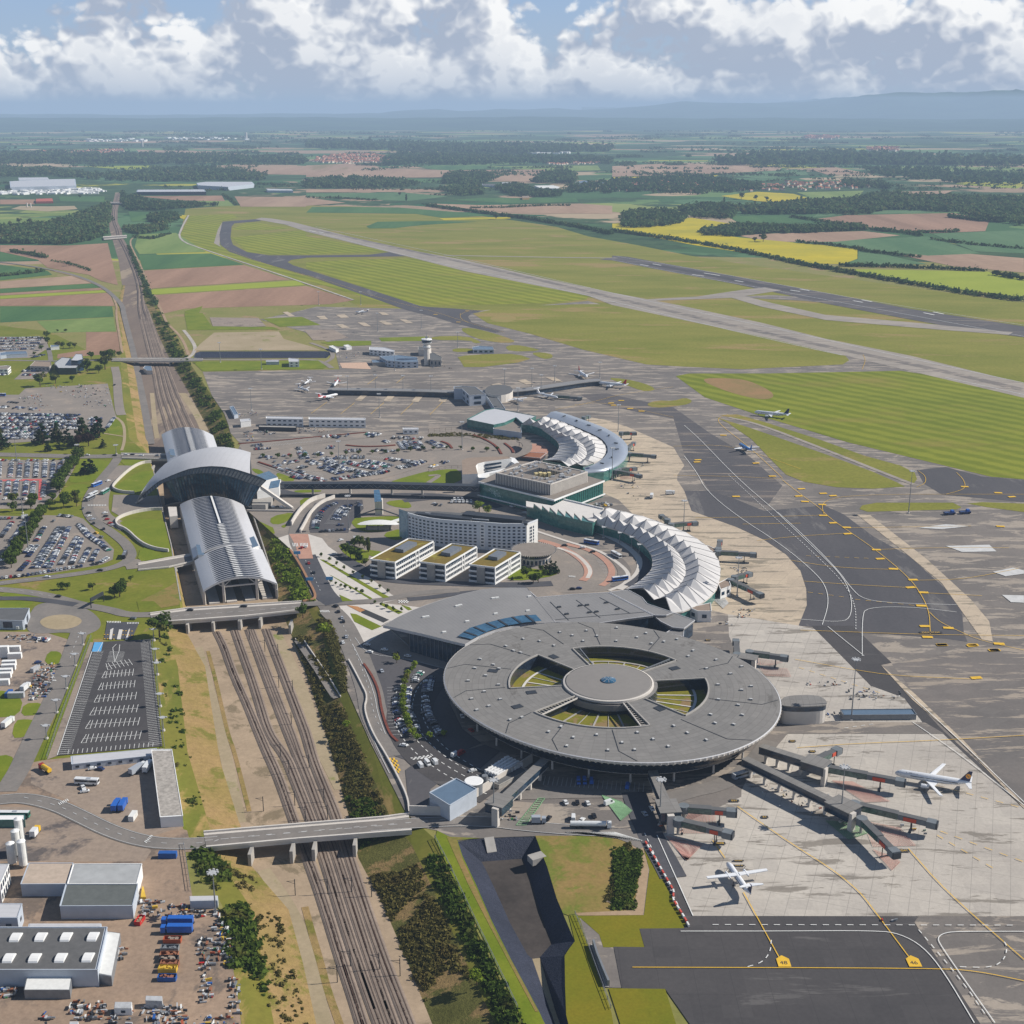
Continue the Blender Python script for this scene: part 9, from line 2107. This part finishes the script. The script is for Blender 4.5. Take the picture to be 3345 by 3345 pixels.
for s in ('B 1300,955 1500,960','B 880,770 900,775'): pass
mb=MB()
for s in ('O 30,1662 1500,1667 1700,1680 1932,1728','O 570,1298 745,1618','O 420,1045 480,1130','O 540,880 800,1060 1000,1185 1130,1290 1200,1380 1375,1615','O 1370,1085 1550,1290 1932,1625','G 600,960 700,1040 800,1110 860,1170 960,1240 1120,1350 1300,1500 1370,1600 1410,1690 1415,1810','G 1410,1690 1460,1740 1560,1790 1700,1850 1932,1900','G 1932,1040 1500,1040 1200,1040 950,1050 850,1070 815,1100 830,1150','G 0,935 350,942 600,955','G 120,1170 500,1165 830,1155','G 460,1295 700,1270 960,1255','G 380,1205 700,1200','G 650,1405 900,1445 1200,1455','G 720,1520 1000,1540 1290,1555','G 1140,1345 1400,1335 1850,1335','G 980,1225 1640,1215','G 1340,1515 1600,1510 1900,1450','G 1400,1585 1700,1600','G 700,1790 1400,1815 1932,1820','G 0,775 320,765 700,900','G 300,600 240,620 260,660 420,780 600,950','O 830,595 1100,575 1500,560 1932,535','O 800,1800 801,1801' if 0 else 'O 820,165 1100,215 1300,245 1700,262',
'E 1005,850 1130,760','E 1240,852 1350,765','E 1475,855 1580,765','E 1712,858 1810,765','F 10,860 110,760','E 1450,620 1530,560','E 1680,610 1740,560','F 1000,820 1300,760 1500,700 1932,640','F 1150,780 1400,760 1932,880','A 1400,1560 1700,1680 B 100,1760 500,1895 F 0,30 300,130 600,210','F 250,60 250,100 310,130','F 430,30 300,42 250,70','G 1500,1040 1580,1020 1610,1000 1600,960 1560,920','G 1350,910 1390,940 1390,980 1340,1000','G 1040,350 1060,300 1045,270'): strip(mb,smooth_loop(W(s),2,False),.4,0,.62)
for s in ('O 1525,1000 1932,1150','O 1510,1020 1840,1215','O 1440,760 1932,890','G 730,1380 1110,1395','G 740,1580 960,1610','G 1000,1620 1340,1655','O 840,205 1270,340'): dashes(mb,W(s),.35,4,3,0,.62)
o=mb.build('taxi_line',yellow); o['kind']='structure'
def plate(mb,s,L_=9,w=5,a=0):
 p=W(s)[0]; mb.box((p.x,p.y,.63),(L_,w,.02),a)
mb=MB()
for s in ('G 135,850','G 130,862','G 275,714','G 455,868','G 545,940','G 705,1010','G 690,1050','G 725,1080','G 825,1035','G 880,1048','G 820,1097','G 825,1157','G 880,1198','G 955,1223','G 960,1258','G 1118,1346','G 1140,1396','G 1212,1452','G 1320,1512','G 1307,1554','G 1378,1582','G 1365,1655','G 1385,1768','G 1400,1828','G 1515,1778','G 1605,998','G 1790,1032','G 1865,1054','G 1478,1870','G 1645,1875','G 1795,1865','G 1765,1900','G 1802,1217','G 345,1052','O 1535,95','O 1685,95','O 1700,255','O 1790,120','F 305,40','F 55,68','F 235,128','F 1440,768','F 1520,748','F 1460,785','F 1590,812','F 1680,832'): plate(mb,s,6.5,3.4,random.uniform(-.2,.2))
for s in ('O 765,1640','O 1397,1640'):
 a=W(s)[0]; mb.add([(a.x-2.5,a.y-2.6,.64),(a.x+2.5,a.y-2.6,.64),(a.x+2.5,a.y+2.4,.64),(a.x,a.y+4.6,.64),(a.x-2.5,a.y+2.4,.64)],[(0,1,2,3,4)])
o=mb.build('yellow_ground_sign',yellow); o['kind']='structure'
def gtext(txt,s,size,mt,ang=0,z=.68,back=None):
 p=W(s)[0]
 if back: b=MB().box((p.x,p.y,z-.02),(size*.72*len(txt)+.6,size*1.2,.01),ang).build('ground_sign',back); b['kind']='structure'
 cu=bpy.data.curves.new('t','FONT'); cu.body=txt; cu.size=size; cu.align_x='CENTER'; cu.align_y='CENTER'; o=bpy.data.objects.new('ground_lettering',cu); C.objects.link(o)
 me=bpy.data.meshes.new_from_object(o.evaluated_get(bpy.context.evaluated_depsgraph_get())); bpy.data.objects.remove(o); me.materials.clear(); me.materials.append(mt); o=mesh_obj('ground_lettering',me); o.location=(p.x,p.y,z); o.rotation_euler=(0,0,ang); o['kind']='structure'
for tx,s in (('G41','O 1350,1096'),('E51','O 525,853'),('G9B','O 457,1060'),('G7','O 808,563'),('G5','O 905,613'),('D1','O 398,72'),('E3','O 1140,740'),('E1','O 673,932')): gtext(tx,s,1.9,yellow,0,.66,tarp)
for tx,s in (('ACCESS','O 545,1145'),('MAX 36','O 548,1168')): gtext(tx,s,1.0,yellow,0,.66,tarp)
gtext('MAX STOP','G 1418,1803',2.4,yellow,0,.68,tarp)
for tx,s in (('48','O 765,1642'),('46','O 1397,1642')): gtext(tx,s,3,tarp,0,.7)
mb=MB()
for s in ('O 265,1487 700,1487 1220,1484 1330,1500 1440,1560 1540,1680 1690,1932','O 1932,1488 1600,1488 1540,1497 1510,1520 1530,1560 1640,1720 1790,1932','G 640,1780 850,1640 830,1560 760,1450 560,1290 200,1050 130,930 0,790' if 0 else 'G 820,1760 855,1650 845,1560 790,1480 600,1320 350,1160 180,1020 130,920 60,830','G 575,1140 700,1250 900,1450 980,1560 1045,1620 1200,1640 1560,1650','G 1040,1932 1040,1720 1060,1665 1300,1660 1560,1690','G 560,1130 580,1150 800,1360 940,1500 985,1620 975,1730 900,1745 700,1730','G 60,660 150,740 350,950 560,1130','O 150,1020 325,1412','G 850,1770 1050,1932','O 1390,470 1640,640 1932,875','O 0,0 1,1' if 0 else 'O 1360,320 1620,560 1932,860'): strip(mb,smooth_loop(W(s),2,False),.4,0,.63)
for s in ('O 420,1455 1932,1458','O 90,1010 200,1250 300,1460','G 1005,1785 1005,1660 950,1540 800,1390 560,1170 300,930','O 1420,1480 1640,1740 1750,1900','O 590,1660 660,1640 700,1590 705,1530','O 1620,1660 1780,1665 1840,1620 1850,1560 1830,1530','O 1060,500 1200,480'): dashes(mb,smooth_loop(W(s),2,False),.4,2.5,2.5,0,.63)
o=mb.build('service_road_line',white); o['kind']='structure'
mb=MB()
for s in ('G 1350,1225 1500,1205 1640,1215 1480,1232','G 1500,1325 1740,1318 1780,1355 1590,1358','G 1760,1468 1870,1445 1932,1460 1932,1478 1830,1492','G 1810,1595 1932,1598 1932,1638 1860,1635'):
 pts=W(s); mb.poly([(p.x,p.y,.5) for p in pts])
o=mb.build('white_patch',flat('worn_white_concrete',(190,190,188),.8,0,.12,.2)); o['kind']='structure'
redh=flat('red_hatch',(182,136,124),.8,0,.12,.3)
def hatch(s,n_,mt,w=.22,name='red_hatching'):
 a,b,c_,d_=W(s); mb=MB()
 for i in range(n_+1): f=i/n_; strip(mb,[a.lerp(b,f),d_.lerp(c_,f)],w,0,.6)
 strip(mb,[a,b],w,0,.6); strip(mb,[d_,c_],w,0,.6); o=mb.build(name,mt); o['kind']='structure'
for s,n_ in (('O 195,1025 370,1065 300,1140 290,1140',22),('O 310,905 430,920 440,1010 250,1010',20),('O 1000,755 1100,760 1280,855 1160,860',22),('O 1150,950 1330,985 1405,1070 1200,1075',26),('O 1200,1090 1310,1130 1330,1150 1290,1190',14),('O 650,205 780,210 800,250 680,245',14),('O 630,160 760,180 700,195 640,190',10),('K 1490,810 1600,820 1640,900 1500,960' ,0),('F 1510,1330 1600,1325 1600,1365 1520,1370',10)):
 if n_: hatch(s,n_,redh)
hatch('K 1500,850 1590,820 1640,900 1600,940',14,whitel,.35,'white_hatching'); hatch('N 700,820 1240,815 1500,830 680,832' if 0 else 'N 1250,815 1560,815 1740,870 1400,830',26,white,.5,'white_hatching')
greenh=flat('green_hatch',(122,160,120),.8); hatch('N 940,770 1080,600 1120,600 1000,770',14,greenh,.5,'green_hatching'); hatch('N 1480,580 1600,620 1670,680 1600,740',16,greenh,.4,'green_hatching'); hatch('O 970,950 1100,960 1170,1010 1080,1040',14,greenh,.4,'green_hatching')
mb=MB()
for s in ('E 1350,745 1400,705 1450,705 1400,750','E 1575,750 1615,705 1670,705 1630,752','E 1795,755 1835,712 1890,712 1850,760','F 75,755 110,715 165,712 130,760','E 1200,70 1270,65 1305,92 1240,95','E 1045,82 1110,78 1140,105 1080,105','E 1370,130 1430,132 1480,162 1420,160','E 1200,145 1255,145 1310,172 1250,175','E 1535,120 1590,120 1650,148 1595,150','E 1700,105 1755,108 1810,135 1755,135','E 1530,48 1580,50 1625,72 1570,72','E 780,50 820,45 880,82 835,85','F 700,590 760,580 830,615 770,620','F 490,620 560,610 620,640 570,655','F 915,560 1000,565 1060,600 980,590'):
 mb.poly([(p.x,p.y,.5) for p in W(s)])
o=mb.build('concrete_stand',conc); o['kind']='structure'
pts=resample(W('N 1760,890 1810,975 1932,1190 O 230,1340 280,1420 305,1465'),3.0); r0=None;w0=None
for i,p in enumerate(pts[:99]):
 if i%2==0:
  if r0 is None: r0=MB().box((0,0,.5),(2.4,.7,1.0)).build('barrier_block',flat('barrier_red',(196,84,70),.6)); o=r0
  else: o=r0.copy(); C.objects.link(o)
  lb='red plastic barrier block in the line beside the black service road'
 else:
  if w0 is None: w0=MB().box((0,0,.5),(2.4,.7,1.0)).build('barrier_block',white); o=w0
  else: o=w0.copy(); C.objects.link(o)
  lb='white plastic barrier block in the line beside the black service road'
 q=pts[min(i+1,len(pts)-1)]-pts[max(0,i-1)]; o.location=(p.x,p.y,.45); o.rotation_euler=(0,0,math.atan2(q.y,q.x)); tag(o,lb,'barrier',lb[:5].strip()+' barrier blocks by the service road')
for s,lb in (('H 765,640','dark sign gantry over the road by the roundabout'),):
 a,b=W('H 720,695 820,640'); c_=a.copy(); t=empty('sign_gantry',c_); tag(t,lb,'sign gantry'); B_=b-a
 for q in (Vector((0,0,0)),B_): MB().beam(q,q+Vector((0,0,7)),.5,.5).build('post',steeld,t)
 MB().beam(Vector((0,0,6)),B_+Vector((0,0,6)),.6,2.6).build('board',steeld,t)
for s,lb in (('I 655,540','small blue direction sign near the top of the avenue'),('I 752,750','large blue direction sign left of the avenue'),('I 910,745','large blue direction sign on the plaza')):
 p=W(s)[0]; t=empty('road_sign',p); tag(t,lb,'road sign'); MB().tube((0,0,0),(0,0,4),.12,None,6).build('post',steel,t); MB().box((0,0,4.4),(5,.15,2.4)).build('panel',bluep,t)
